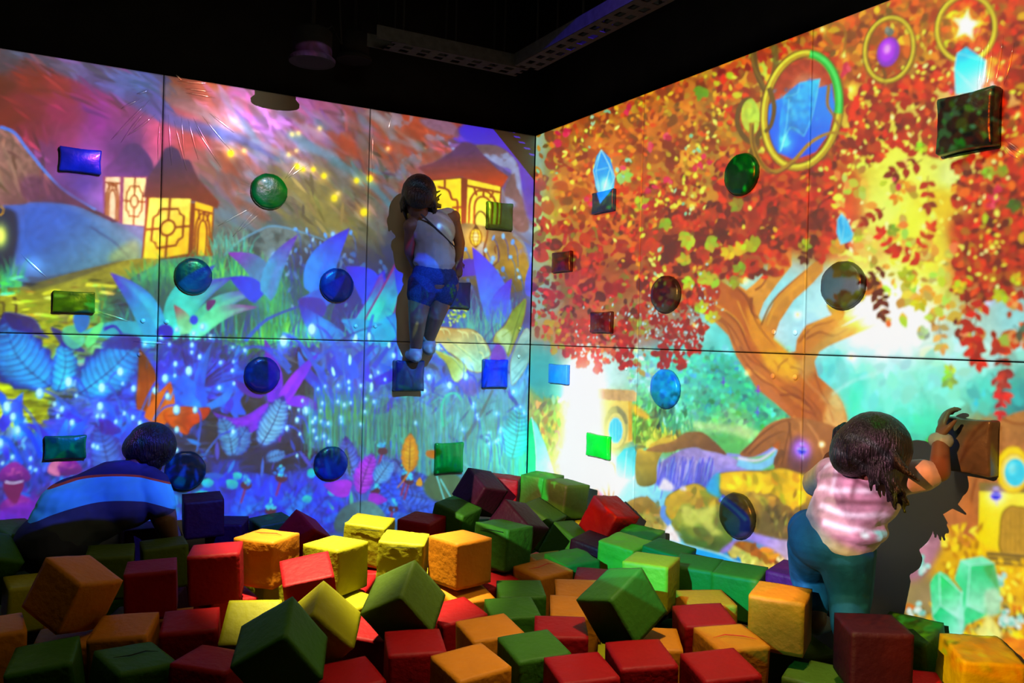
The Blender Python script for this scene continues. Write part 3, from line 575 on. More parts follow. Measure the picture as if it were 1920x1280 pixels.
    # mushrooms
    for x, y, rx, ry in [(28, 886, 30, 20), (36, 945, 36, 18), (122, 872, 32, 20)]:
        c.fill([(x - rx, y + ry * .6), (x - rx * .8, y - ry * .3), (x, y - ry), (x + rx * .8, y - ry * .2), (x + rx, y + ry * .6), (x + rx * .4, y + ry), (x - rx * .5, y + ry)], (190, 60, 190), ((120, 30, 140), (x, y - ry), (x, y + ry)), sp=((240, 140, 190), .1))
        for i in range(12): c.line([(x + R.uniform(-.7, .5) * rx, y + R.uniform(-.5, .4) * ry)] + [(x + R.uniform(-.7, .7) * rx, y + R.uniform(-.5, .4) * ry)], 2, 1, (240, 130, 190), a=.5)
    c.fill([(8, 905), (44, 905), (40, 925), (30, 945), (12, 930)], (150, 40, 120)); c.line([(10, 903), (24, 906), (44, 902)], 4, 3, (230, 200, 240))
    c.fill([(60, 960), (110, 925), (150, 915), (160, 950), (120, 990), (60, 1000)], (130, 100, 220), ((180, 100, 220), (60, 950), (150, 950)), soft=2, big=.2)
    c.fill([(0, 960), (60, 940), (100, 930), (60, 990), (0, 1010)], (150, 50, 200), soft=3, a=.8)
    # blue bushes along the bottom
    for bx, by, L0, n, cols in [(430, 1010, 110, 9, [(30, 120, 250), (20, 90, 240), (60, 60, 210)]), (560, 990, 80, 6, [(30, 120, 240), (50, 80, 230)]), (770, 960, 80, 7, [(60, 120, 240), (80, 110, 220), (40, 90, 220)]), (820, 940, 70, 5, [(90, 160, 230), (70, 110, 230)])]:
        for i in range(n):
            a_ = (i / (n - 1) - .5) * 2.6
            k = R.choice(cols); c.feather((bx, by), (bx + math.sin(a_) * L0, by - math.cos(a_) * L0 * R.uniform(.8, 1.1)), 36, k, tuple(int(v * .75) for v in k), tuple(min(255, v + 40) for v in k), 0, 5)
    for i in range(60): c.ell(R.uniform(400, 660), R.uniform(930, 1010), R.uniform(6, 16), R.uniform(4, 8), R.choice([(20, 110, 250), (60, 50, 200), (40, 80, 230), (30, 140, 245)]), R.uniform(0, 3), a=.5, soft=1)
    for x, y, r in [(434, 908, 12), (445, 893, 10), (380, 930, 14), (585, 888, 10), (575, 936, 9), (623, 924, 8), (390, 905, 10), (332, 910, 12)]:
        c.ell(x, y, r, r * .8, (40, 210, 200), R.uniform(0, 3), sp=None if 0 else None) if False else c.fill([(x + r * R.uniform(.7, 1.2) * math.cos(t), y + r * .8 * R.uniform(.7, 1.2) * math.sin(t)) for t in np.linspace(0, 5.6, 8)], (40, 205, 200), ((30, 150, 220), (x, y - r), (x, y + r)), big=.3)
    for x, y, s_ in [(528, 888, 1), (508, 950, .9), (704, 912, .8), (762, 888, .9), (738, 946, .8), (718, 838, .8), (462, 902, .9), (768, 895, .7)]:
        c.line([(x, y + 8), (x - 4, y + 22), (x - 10, y + 42)], 6 * s_, 4, (190, 60, 120), a=.8)
        c.ell(x, y + 8, 12 * s_, 9 * s_, (110, 50, 90))
        for i in range(16): c.ell(x + R.gauss(0, 5) * s_, y + R.gauss(-3, 5) * s_, 3.4 * s_, 2.4 * s_, R.choice([(70, 190, 230), (60, 140, 230), (110, 210, 240)]), R.uniform(0, 3))
    c.feather((672, 910), (648, 818), 40, (90, 110, 200), (80, 50, 170), (140, 170, 225), -4, 8); c.feather((675, 925), (700, 850), 40, (190, 60, 220), (150, 70, 210), (220, 100, 240), -2, 8)
    c.petal((660, 915), (606, 908), 32, (190, 60, 220), (150, 50, 210), -4); c.petal((690, 935), (728, 938), 22, (190, 60, 220), (170, 60, 210), 0)
    c.feather((705, 905), (735, 862), 34, (110, 160, 230), (80, 110, 210), (160, 200, 240), 0, 6)
    c.feather((768, 885), (770, 812), 32, (250, 160, 30), (220, 130, 60), (190, 110, 20), 0, 7); c.ell(812, 852, 14, 8, (210, 130, 60), .2); c.petal((786, 912), (788, 895), 12, (245, 170, 50), (240, 160, 40)); c.line([(770, 880), (758, 900), (745, 915)], 3, 2, (230, 140, 60))
    c.fill(V2(880, 930, 850, 800, 870, 780, 890, 900), (90, 110, 90), a=.7)
    # round grey stones with water streaks
    c.fill([(626, 985), (640, 955), (665, 942), (695, 940), (716, 955), (722, 975), (700, 1000), (640, 1000)], (92, 112, 130), ((120, 150, 165), (640, 960), (700, 960)), soft=1, big=.1)
    c.ell(832, 912, 38, 30, (104, 120, 90), a=.9, soft=2, n=.1)
    for L in [((818, 888), (836, 945)), ((826, 898), (850, 940)), ((870, 870), (925, 905)), ((940, 870), (960, 905)), ((780, 962), (790, 972))]: c.line(L, 3, 2.5, (150, 215, 235), a=.85)
    c.fill([(600, 1010), (700, 985), (800, 965), (860, 975), (840, 1100), (600, 1100)], (80, 105, 140), a=.7, soft=6)
    c.glow(985, 880, 30, (0, 60, 30), 1, 60)
    c.glow(430, 235, 34, (50, 46, 50), 1, 22)  # last glow: gloss haze of the wall cover, painted into the picture
    return c
def paint_right():
    c = Canvas(930, -420, 2230, 1340, 11); R = c.rr
    c.base([
        (960, 300, (160, 200, 180)), (1020, 300, (170, 210, 190)), (1020, 420, (190, 215, 170)), (1020, 560, (160, 190, 180)), (1100, 300, (220, 130, 60)), (1150, 420, (230, 120, 80)), (1200, 300, (225, 120, 20)), (1250, 200, (225, 130, 20)),
        (1130, 330, (230, 190, 200)), (1170, 370, (230, 130, 130)), (1250, 330, (240, 215, 130)), (1300, 310, (245, 230, 130)), (1290, 380, (240, 225, 120)), (1350, 250, (220, 220, 120)), (1420, 130, (215, 230, 130)), (1400, 260, (215, 230, 150)),
        (1240, 520, (245, 210, 160)), (1300, 480, (240, 200, 140)), (1330, 440, (230, 210, 120)), (1200, 620, (200, 245, 245)), (1300, 620, (170, 245, 240)), (1100, 620, (230, 120, 120)), (1050, 620, (200, 140, 130)),
        (1500, 150, (220, 120, 60)), (1600, 60, (225, 120, 20)), (1560, 320, (235, 170, 40)), (1620, 280, (245, 225, 120)), (1700, 330, (255, 245, 150)), (1700, 430, (255, 240, 110)), (1660, 400, (255, 250, 180)), (1760, 380, (250, 200, 60)), (1780, 330, (245, 240, 200)),
        (1740, 480, (255, 220, 100)), (1660, 520, (255, 235, 190)), (1700, 560, (255, 250, 230)), (1640, 480, (240, 190, 140)), (1800, 200, (250, 180, 180)), (1740, 130, (220, 200, 120)), (1850, 120, (240, 190, 190)), (1900, 300, (240, 100, 30)), (1880, 420, (200, 40, 10)),
        (1840, 480, (200, 30, 10)), (1900, 600, (170, 230, 230)), (1850, 640, (200, 240, 230)), (1820, 60, (220, 110, 30)), (1900, 30, (210, 60, 20)), (2100, 100, (200, 70, 20)), (2100, 500, (200, 60, 20)), (2200, 900, (200, 120, 40)),
        (1480, 300, (200, 50, 20)), (1430, 380, (220, 40, 10)), (1540, 430, (210, 60, 20)),
        (1600, 620, (215, 255, 250)), (1650, 590, (255, 255, 250)), (1700, 620, (235, 255, 250)), (1660, 660, (215, 255, 250)), (1560, 700, (120, 240, 235)), (1600, 740, (90, 240, 215)), (1680, 720, (140, 250, 230)), (1760, 720, (150, 245, 225)), (1800, 680, (190, 250, 240)),
        (1850, 740, (100, 230, 210)), (1900, 760, (60, 170, 170)), (1700, 780, (90, 240, 210)), (1740, 800, (80, 230, 190)), (1650, 800, (70, 225, 205)), (1520, 620, (190, 240, 255)), (1440, 620, (210, 240, 245)), (1470, 560, (170, 240, 245)), (1560, 560, (190, 245, 255)),
        (1360, 640, (120, 230, 225)), (1350, 700, (60, 200, 180)), (1300, 700, (100, 225, 210)), (1250, 660, (110, 235, 230)), (1200, 700, (170, 245, 235)), (1400, 740, (55, 195, 160)), (1420, 790, (50, 190, 150)), (1330, 760, (60, 195, 160)), (1280, 760, (120, 225, 190)),
        (1250, 790, (110, 210, 160)), (1350, 790, (150, 225, 150)), (1400, 810, (190, 225, 150)), (1440, 830, (110, 200, 110)), (1300, 810, (160, 225, 150)), (1230, 770, (120, 180, 100)), (1200, 760, (110, 210, 170)), (1200, 810, (110, 170, 60)), (1240, 820, (130, 190, 80)),
        (1010, 700, (60, 190, 190)), (1030, 760, (90, 220, 210)), (1000, 780, (170, 190, 60)), (1030, 790, (200, 200, 50)), (1040, 830, (180, 210, 90)), (1080, 720, (220, 250, 245)), (1080, 800, (255, 255, 250)), (1080, 860, (255, 255, 255)), (1110, 900, (255, 250, 255)), (1060, 900, (220, 200, 200)),
        (1010, 900, (120, 230, 200)), (1060, 950, (200, 120, 150)), (1110, 950, (180, 120, 90)), (1150, 930, (240, 240, 250)), (1170, 980, (150, 120, 60)), (1180, 900, (200, 245, 255)), (1220, 890, (170, 240, 255)), (1200, 960, (210, 190, 140)),
        (1150, 700, (210, 245, 240)), (1150, 760, (230, 220, 160)), (1160, 830, (220, 200, 90)), (1180, 860, (120, 230, 230)), (1260, 980, (60, 170, 230)), (1300, 1030, (20, 190, 250)), (1400, 1070, (0, 170, 240)), (1480, 1110, (0, 190, 255)), (1240, 1020, (0, 180, 250)),
        (1440, 1000, (90, 130, 200)), (1500, 1080, (240, 200, 190)), (1500, 1000, (200, 200, 240)), (1460, 1060, (220, 170, 120)), (1560, 1000, (60, 130, 190)), (1340, 920, (130, 150, 70)), (1500, 960, (170, 130, 30)), (1560, 900, (180, 140, 30)),
        (1600, 1000, (90, 110, 120)), (1700, 1000, (160, 120, 70)), (1780, 950, (190, 110, 50)), (1800, 860, (190, 140, 90)), (1850, 820, (190, 130, 80)), (1900, 830, (170, 120, 80)), (1830, 1000, (250, 210, 20)), (1900, 980, (240, 200, 20)), (1900, 1080, (235, 190, 20)),
        (1780, 1050, (235, 190, 30)), (1740, 1120, (170, 150, 110)), (1720, 1170, (150, 140, 80)), (1760, 1190, (200, 190, 110)), (1880, 1150, (200, 170, 60)), (1900, 1200, (220, 150, 50)), (1850, 1210, (240, 170, 40)), (1950, 1260, (220, 150, 40)), (1300, 1250, (10, 120, 200)), (1600, 1300, (40, 100, 120)),
    ], power=3.4, warp=14, amp=.07)
    # forest haze, path, meadow
    c.dabs((1180, 650, 1480, 830), 1500, 12, 6, 0, 1.5, .12, .12); c.dabs((1500, 620, 1920, 860), 400, 30, 14, -.4, 1.5, .05, .03)
    c.fill(V4(700, 330, 760, 320, 860, 330, 960, 340, 1060, 360, 1130, 380, 1080, 420, 1020, 420, 940, 390, 860, 370, 740, 350), (200, 235, 170), a=.7, soft=3)
    c.fill(V4(840, 400, 960, 390, 1060, 430, 1000, 500, 930, 490, 880, 440), (90, 190, 100), a=.7, soft=4)
    for x in (1005, 1016, 1030): c.line([(x, 640), (x - 3, 720), (x, 790)], 10, 14, (70, 170, 175), a=.4, soft=2)
    c.fill(V4(430, 230, 480, 260, 520, 300, 600, 340, 700, 390, 640, 420, 540, 440, 450, 460, 425, 400), (120, 185, 80), ((210, 200, 70), (1200, 770), (1270, 810)), soft=1, n=.2, big=.2)
    c.dabs((1185, 760, 1290, 850), 420, 16, 4, -1.3, .5, .25, .1)
    c.fill(V4(430, 225, 500, 270, 520, 310, 450, 290, 425, 260), (245, 200, 60), soft=2, a=.9)
    c.grass(1240, 1300, 805, 24, [(70, 170, 130), (90, 190, 150)], 60, .15, 2)
    c.fill([(990, 735), (1010, 745), (1060, 750), (1090, 760), (1070, 880), (1000, 900)], (205, 200, 70), ((170, 225, 80), (1000, 760), (1030, 880)), soft=4, a=.8, big=.3); c.dabs((985, 740, 1070, 880), 300, 16, 5, -1.4, .4, .2, .12)
    # crystals at the corner
    c.fill(Y1(40, 465, 70, 500, 110, 600, 160, 760, 60, 830, -40, 800, -40, 700, 0, 600), (120, 240, 220), sm=False); c.fill(Y1(45, 465, 62, 560, 66, 760, -60, 760, -20, 600, 20, 520), (20, 225, 130), ((60, 250, 180), (995, 790), (990, 900)), sm=False); c.fill(Y1(45, 465, 110, 600, 160, 760, 70, 800, 60, 560), (150, 250, 240), ((210, 255, 255), (1000, 800), (1030, 890)), sm=False)
    c.line(Y1(45, 465, 64, 620, 66, 760), 1.5, 1.5, (230, 255, 250))
    c.fill(Y1(210, 760, 240, 780, 236, 940, 200, 930, 180, 860, 190, 790), (110, 240, 200), ((170, 255, 240), (1055, 900), (1060, 960)), sm=False)
    # flared white fountain of light and scroll gate
    c.fill(Y1(230, 790, 290, 780, 360, 800, 400, 880, 370, 960, 240, 930), (176, 96, 130), a=.9, soft=2); c.fill(V4(200, 700, 240, 690, 245, 760, 210, 800), (150, 90, 60), a=.8)
    for L in [(265, 600, 300, 540, 325, 560, 330, 610), ]: pass
    scroll = (176, 140, 90)
    c.line(V4(335, 610, 325, 560, 300, 545, 282, 570, 285, 620, 296, 680, 296, 770), 3, 5, scroll); c.line(V4(215, 700, 235, 668, 265, 690, 282, 740, 290, 770), 3, 4.5, scroll); c.line(V4(325, 700, 315, 760, 330, 770), 2.5, 3, scroll)
    c.line(V4(0, 380, 20, 375, 28, 420, 10, 460, 40, 480, 60, 520, 40, 560), 4, 3, (180, 130, 120), a=.8); c.line(V4(30, 500, 20, 530, 40, 570), 3, 2.5, (180, 130, 120), a=.8)
    c.line(V4(40, 600, 90, 620, 105, 680), 4, 3, (190, 150, 150), a=.8)
    # round window tower
    c.fill(V4(232, 205, 410, 200, 425, 430, 300, 460, 232, 450), (238, 215, 110), ((250, 235, 150), (1180, 760), (1130, 780)), sm=False, n=.08)
    c.ell(*one(V4, 335, 355), 23, 41, (196, 196, 120)); c.fill(V4(340, 235, 390, 280, 400, 330, 375, 330, 350, 290), (150, 150, 110), a=.8, soft=1)
    c.ell(*one(V4, 335, 370), 18, 33, (230, 225, 140)); c.ell(*one(V4, 334, 370), 13, 24, (90, 215, 240), rim=((170, 235, 245), 2, 1))
    for dx in (-6, 0, 6): c.line([(1155 + dx, 786), (1155 + dx, 828)], 1, 1, (160, 235, 245))
    c.fill(V4(405, 190, 425, 200, 425, 420, 405, 430), (225, 180, 60), sm=False, a=.8)
    c.fill(V4(215, 140, 300, 145, 430, 150, 448, 165, 445, 212, 400, 210, 300, 205, 215, 195), (190, 150, 100), ((220, 190, 140), (1120, 735), (1190, 740)), sm=False, n=.15)
    c.fill(V4(218, 145, 270, 150, 262, 220, 250, 260, 232, 250), (220, 150, 130), a=.7, soft=1)
    c.fill(V4(335, 620, 340, 520, 380, 470, 430, 460, 448, 490, 440, 600, 420, 640), (90, 220, 225), ((160, 240, 240), (1160, 850), (1170, 900)), sm=False); c.line(V4(395, 480, 380, 640), 1.5, 1.5, (200, 250, 250)); c.line(V4(448, 490, 435, 500, 430, 620), 1.5, 1.5, (60, 190, 200))
    # stream and rocks
    c.fill([(1150, 960), (1180, 900), (1230, 900), (1300, 930), (1330, 1000), (1280, 1020), (1200, 1000)], (150, 230, 255), soft=3, a=.8, big=.2)
    c.fill(V4(560, 570, 600, 530, 680, 480, 760, 460, 830, 480, 940, 500, 1060, 570, 1060, 600, 900, 610, 860, 700, 780, 660, 720, 700, 640, 700, 560, 670), (180, 165, 225), ((100, 110, 225), (1270, 850), (1260, 910)), big=.2, soft=1)
    for i in range(70):
        x = R.uniform(1235, 1350); y = 850 + abs(x - 1300) * .15 + R.uniform(0, 20)
        c.line([(x, y), (x - 4 + R.uniform(-3, 3), y + 22), (x - 10, y + R.uniform(36, 62))], R.uniform(1.5, 4), 1, R.choice([(230, 225, 250), (90, 90, 225), (60, 70, 220), (190, 180, 240), (150, 200, 250)]), a=.5)
    c.fill(V4(500, 480, 530, 440, 600, 410, 650, 420, 700, 440, 600, 480, 560, 560, 550, 660, 450, 660, 450, 480), (206, 182, 70), ((120, 110, 30), (1220, 860), (1205, 905)), big=.3, soft=.0)
    c.fill(V4(500, 480, 560, 450, 640, 430, 700, 390, 740, 378, 800, 378, 850, 410, 940, 500, 880, 490, 820, 478, 770, 462, 700, 470, 620, 490), (168, 128, 72), ((130, 90, 60), (1300, 810), (1330, 850)), big=.2)
    c.line(V4(940, 500, 1060, 510, 1180, 480, 1240, 440), 5, 9, (160, 170, 240)); c.line(V4(1000, 540, 1100, 570, 1200, 520, 1245, 430), 16, 12, (150, 215, 250), soft=1); c.line(V4(1000, 520, 1120, 530, 1230, 450), 6, 4, (235, 230, 255), soft=1)
    # -------- tree
    tk = (196, 112, 44)
    def band(P, w0, w1, col, **k): c.line(P, w0, w1, col, **k)
    c.fill(Z7(-60, 560, 0, 480, 0, 400, 60, 440, 110, 400, 180, 330, 190, 240, 240, 180, 320, 190, 320, 300, 240, 400, 160, 510, 130, 590, 150, 640, 240, 460, 330, 380, 400, 320, 500, 240, 500, 330, 440, 400, 330, 500, 250, 620, 215, 720, 300, 800, 340, 790, 350, 720, 400, 640, 500, 600, 600, 560, 680, 500, 760, 420, 840, 400, 870, 440, 800, 520, 700, 590, 590, 655, 740, 590, 860, 570, 880, 600, 760, 660, 640, 710, 530, 760, 480, 790, 450, 850, 470, 930, 560, 1010, 610, 1080, 635, 1160, 640, 1290, 600, 1340, 330, 1400, 200, 1330, 320, 1170, 220, 1080, 120, 1000, 60, 900, 0, 810, -40, 700, -140, 600, -240, 540, -300, 420, -180, 500), tk, ((226, 150, 84), (1560, 740), (1560, 560)), sm=False, big=.12)
    band([(1290, 540), (1330, 545), (1370, 575), (1400, 620), (1430, 680)], 44, 70, (205, 110, 44), soft=1)
    band([(1370, 540), (1400, 570), (1410, 620)], 20, 26, (190, 96, 34), soft=1)
    c.fill(Z7(60, 530, 130, 600, 200, 700, 300, 800, 280, 900, 160, 820, 90, 700), (240, 160, 30), soft=4, a=.8)
    c.fill(Z7(150, 800, 300, 800, 360, 880, 330, 960, 200, 900), (250, 190, 40), soft=5, a=.8)
    c.fill(Z7(560, 1020, 610, 1080, 635, 1160, 640, 1290, 540, 1290, 500, 1180), (236, 196, 130), soft=4, a=.9)
    c.fill(Z7(600, 560, 700, 490, 760, 420, 860, 400, 880, 440, 760, 560, 640, 600), (250, 222, 190), soft=4, a=.75); c.fill(Z7(700, 600, 860, 570, 880, 600, 740, 660), (250, 225, 180), soft=4, a=.6)
    c.fill(Z7(0, 800, -40, 700, -140, 600, -240, 540, -160, 560, -20, 620, 40, 720, 100, 860, 180, 960, 260, 1060, 330, 1160, 220, 1080, 120, 1000, 60, 900), (206, 130, 90), a=.7, soft=3)
    dk, lt = (140, 66, 20), (240, 170, 80)
    for L, k, w in [
        (Z7(0, 420, 60, 480, 90, 560, 130, 640, 220, 760), dk, 4), (Z7(-60, 560, 20, 640, 80, 780, 180, 900, 260, 960), dk, 4), (Z7(110, 440, 160, 400, 220, 280), dk, 4), (Z7(90, 480, 90, 560, 130, 600), dk, 7), (Z7(145, 640, 200, 520, 280, 430, 400, 330), dk, 4), (Z7(180, 640, 230, 530, 320, 440, 460, 340), lt, 4),
        (Z7(10, 500, 60, 620, 130, 760, 240, 820), lt, 3), (Z7(360, 740, 440, 650, 540, 620, 640, 560), dk, 3), (Z7(400, 720, 480, 680, 560, 700, 640, 660), dk, 4), (Z7(420, 660, 470, 620, 560, 590), lt, 4), (Z7(60, 860, 160, 960, 280, 1010, 400, 1080, 460, 1140), dk, 3.5), (Z7(100, 900, 220, 980, 330, 1060, 420, 1120), lt, 3),
        (Z7(250, 1040, 330, 1040, 400, 1080, 460, 1150, 400, 1130, 330, 1100), dk, 5), (Z7(450, 920, 500, 1040, 560, 1120), dk, 2.5), (Z7(300, 980, 400, 1040, 480, 1140, 500, 1250), dk, 2.5), (Z7(330, 1160, 420, 1250, 460, 1290), lt, 4), (Z7(300, 830, 250, 870, 240, 910), dk, 2.5), (Z7(310, 880, 380, 900, 330, 960), dk, 2.5),
        (Z7(-200, 560, -60, 640, 0, 760, 60, 860), dk, 3), (Z7(20, 760, 100, 850, 200, 900), dk, 3), (Z7(-120, 520, 0, 600, 60, 700), lt, 4), (Z7(-100, 590, -20, 660, 40, 760), (170, 86, 40), 6), (Z7(360, 900, 420, 980, 520, 1080, 560, 1200), (210, 140, 90), 5)]:
        band(L, w, w * .4, k, a=.75)
    for i in range(70):
        x = R.uniform(1400, 1560); y = 620 + (x - 1400) * 1.05 + R.uniform(-30, 60)
        if y > 800: continue
        c.line([(x, y), (x + 10, y + 14), (x + 26, y + 26)], R.uniform(1, 3), .6, R.choice([dk, lt, (170, 90, 40), (226, 150, 90)]), a=.35)
    # roots
    c.fill(V4(1010, 500, 1080, 430, 1150, 350, 1230, 310, 1300, 300, 1400, 310, 1560, 360, 1620, 420, 1600, 560, 1500, 620, 1340, 600, 1200, 575, 1230, 430, 1160, 480, 1080, 515), (184, 124, 70), ((150, 96, 50), (1480, 800), (1500, 880)), big=.2)
    c.line(V4(1250, 480, 1215, 520, 1205, 560), 12, 8, (120, 80, 50), a=.8)
    for L in [(1030, 490, 1120, 400, 1220, 330, 1300, 310), (1060, 500, 1150, 420, 1250, 370), (1280, 320, 1290, 450, 1270, 560), (1240, 560, 1260, 460, 1290, 330), (1340, 320, 1350, 450, 1340, 590), (1380, 330, 1440, 420, 1480, 560)]: c.line(V4(*L), 5, 2, R.choice([(120, 74, 40), (220, 160, 100)]), a=.7)
    c.fill(V4(1290, 430, 1340, 400, 1400, 480, 1380, 590, 1300, 590, 1270, 540), (110, 70, 90), a=.8, soft=4); c.glow(1503, 838, 16, (60, 40, 120), 1)
    def shrine_charm(x, y, s_):
        c.glow(x, y, 14 * s_, (70, 60, 190), .9)
        c.line([(x - 4 * s_, y - 12 * s_), (x + 4 * s_, y - 12 * s_)], 4, 4, (200, 190, 255)); c.ell(x, y, 9 * s_, 7 * s_, (150, 130, 255)); c.ell(x, y, 5 * s_, 7 * s_, (70, 80, 230)); c.line([(x - 8 * s_, y - 4), (x + 8 * s_, y - 2)], 2, 2, (230, 225, 255)); c.line([(x, y + 6 * s_), (x + 2, y + 16 * s_)], 4, 1.5, (220, 215, 255))
    shrine_charm(1504, 845, 1.1); c.glow(1541, 833, 5, (255, 255, 200), 1)
    # big golden boulders
    def rock(P, top, side, dark, rim=None, tops=None):
        c.fill(P, side, (dark, (sum(p[0] for p in P) / len(P) - 10, min(p[1] for p in P) + 20), (sum(p[0] for p in P) / len(P) + 20, max(p[1] for p in P))), big=.25, rim=((110, 86, 20), 2.5, .5))
        if tops: c.fill(tops, top, big=.35, soft=1, sp=((200, 150, 20), .2))
        xs = [p[0] for p in P]; ys = [p[1] for p in P]
        cx, cy = sum(xs) / len(xs), sum(ys) / len(ys)
        c.dabs((min(xs) + 6, min(ys) + 6, max(xs) - 6, max(ys) - 6), 130, 22, 8, .5, 1.2, .16, .08, inside=lambda x, y: ((x - cx) / ((max(xs) - min(xs)) * .4)) ** 2 + ((y - cy) / ((max(ys) - min(ys)) * .4)) ** 2 < 1)
    rock(V4(880, 620, 930, 600, 1040, 590, 1160, 590, 1240, 575, 1330, 600, 1420, 640, 1440, 760, 1400, 900, 1340, 980, 1180, 950, 1090, 930, 980, 760, 900, 700), (245, 205, 20), (190, 160, 60), (120, 90, 50), tops=V4(880, 625, 930, 602, 1040, 595, 1160, 600, 1240, 580, 1400, 640, 1420, 720, 1300, 790, 1200, 720, 1090, 700, 990, 710, 900, 680))
    c.fill(V4(1140, 790, 1220, 800, 1270, 900, 1270, 960, 1180, 945, 1100, 920, 1110, 860), (120, 106, 60), a=.8, soft=4, big=.3); c.dabs((1415, 950, 1480, 1010), 60, 14, 4, -1.4, .3, .3, .1)
    rock(V4(610, 740, 660, 700, 760, 660, 810, 680, 900, 730, 940, 900, 970, 950, 950, 1000, 880, 1040, 760, 1010, 700, 970, 640, 880, 605, 810), (206, 178, 60), (176, 180, 70), (100, 130, 60), tops=V4(610, 740, 670, 700, 760, 662, 830, 690, 890, 740, 880, 780, 780, 790, 700, 770, 650, 850, 610, 810))
    c.fill(V4(700, 780, 790, 800, 880, 780, 860, 880, 920, 930, 860, 940, 800, 880, 740, 900, 700, 860), (222, 226, 120), a=.85, soft=3, sp=((150, 170, 60), .2)); c.fill(V4(690, 900, 760, 960, 860, 1000, 880, 1040, 760, 1010, 700, 975), (80, 120, 60), a=.7, soft=3)
    rock(V4(370, 790, 430, 745, 500, 735, 560, 780, 620, 860, 600, 920, 560, 950, 470, 930, 390, 860), (180, 150, 60), (186, 160, 80), (190, 180, 110)); c.fill(V4(370, 790, 430, 745, 500, 735, 560, 780, 600, 840, 500, 810, 420, 820), (160, 130, 60), a=.7, soft=2)
    rock(V4(950, 990, 1030, 975, 1120, 1000, 1220, 1060, 1300, 1160, 1290, 1185, 1200, 1170, 1080, 1110, 960, 1060), (170, 110, 40), (225, 215, 120), (240, 210, 90), tops=V4(970, 985, 1030, 975, 1120, 1000, 1220, 1060, 1280, 1130, 1200, 1110, 1090, 1060, 1040, 1030))
    c.fill([(1610, 880), (1680, 850), (1750, 870), (1785, 930), (1770, 1020), (1720, 1090), (1640, 1060), (1600, 960)], (176, 128, 142), soft=6, big=.3)  # pinkish patch and streaks added behind the child to tint the light on her
    for L in [((1620, 930), (1670, 920), (1730, 950)), ((1615, 970), (1680, 985), (1750, 975)), ((1630, 1010), (1690, 1030), (1740, 1015)), ((1650, 880), (1655, 930), (1650, 990)), ((1690, 890), (1730, 900), (1765, 930)), ((1640, 1045), (1690, 1055), (1730, 1050))]: c.line(L, 13, 5, (245, 232, 236), soft=2, a=.85)
    for L in [((1620, 950), (1680, 955), (1740, 990)), ((1640, 1000), (1700, 1005), (1750, 995)), ((1670, 870), (1700, 930), (1690, 1000))]: c.line(L, 12, 6, (100, 62, 70), soft=2, a=.7)
    # foam and falling water between the rocks
    for P, k in [(V4(590, 950, 600, 920, 630, 880, 690, 980, 640, 990), (255, 245, 245)), (V4(580, 660, 600, 630, 650, 670, 640, 700, 570, 690), (245, 240, 255)), (V4(680, 690, 710, 670, 720, 700), (245, 240, 255))]: c.fill(P, k, soft=2)
    c.fill(V4(830, 700, 850, 640, 900, 600, 900, 700, 910, 740), (60, 190, 240), soft=2, a=.9); c.line(V4(600, 780, 590, 830, 630, 880), 8, 12, (120, 170, 240), soft=1)
    c.fill(V4(950, 1030, 900, 1040, 930, 1000, 1060, 930, 1200, 960, 1300, 980, 1330, 1060, 1330, 1180, 1300, 1140, 1240, 1050, 1120, 990, 1010, 965), (170, 150, 230), ((240, 215, 215), (1420, 1010), (1500, 1060)), soft=2, big=.2)
    c.line(V4(905, 735, 990, 800, 1050, 860, 1050, 930), 14, 20, (80, 100, 210)); c.line(V4(905, 738, 1000, 810, 1060, 870), 5, 6, (110, 190, 240))
    c.fill(V4(540, 950, 620, 970, 700, 990, 800, 1015, 900, 1045, 1000, 1090, 1120, 1140, 1340, 1190, 1420, 1200, 1420, 1500, 500, 1500, 500, 1000), (10, 170, 245), ((0, 205, 255), (1250, 1010), (1480, 1120)), soft=1, n=.05); c.line(V4(550, 950, 700, 990, 900, 1043, 1000, 1088, 1120, 1138, 1330, 1188), 3, 3, (220, 250, 255), soft=1)
    c.fill([(1480, 1050), (1500, 1000), (1530, 990), (1560, 1100), (1600, 1200), (1480, 1180)], (245, 225, 235), a=.8, soft=4)
    for i in range(9):
        a_ = -2.6 + i * .26; c.petal((1216, 1015), (1216 + math.cos(a_) * 24, 1015 + math.sin(a_) * 28), 12, (110, 220, 150), (60, 190, 130), 0)
    # burrow house, bottom right
    c.fill([(1800, 900), (1830, 820), (1870, 790), (1920, 770), (1990, 765), (2230, 800), (2230, 1050), (1800, 1000)], (200, 140, 86), ((170, 110, 60), (1850, 800), (1800, 1000)), big=.2)
    c.fill([(1724, 850), (1735, 828), (1750, 815), (1748, 860), (1735, 870)], (80, 190, 40), soft=1)
    for L in [((1800, 1000), (1790, 930), (1830, 850), (1880, 800)), ((1815, 1010), (1825, 920), (1840, 880)), ((1870, 790), (1840, 820), (1815, 870)), ((1880, 785), (1910, 795), (1960, 790))]: c.line(L, 6, 3, (150, 84, 40), a=.7)
    c.fill(V5(330, 560, 360, 340, 480, 350, 470, 450, 500, 520, 520, 700, 440, 700, 360, 620), (205, 130, 70), a=.8, soft=2)
    c.fill([(1836, 905), (1838, 925), (2230, 925), (2230, 905)], (150, 130, 70), sm=False); c.fill(V5(525, 430, 760, 440, 760, 750, 700, 750, 520, 700), (250, 225, 20), ((255, 240, 90), (1850, 1000), (1900, 930)), sm=False, n=.06); c.fill([(1924, 925), (2230, 925), (2230, 1040), (1924, 1040)], (240, 210, 20), sm=False)
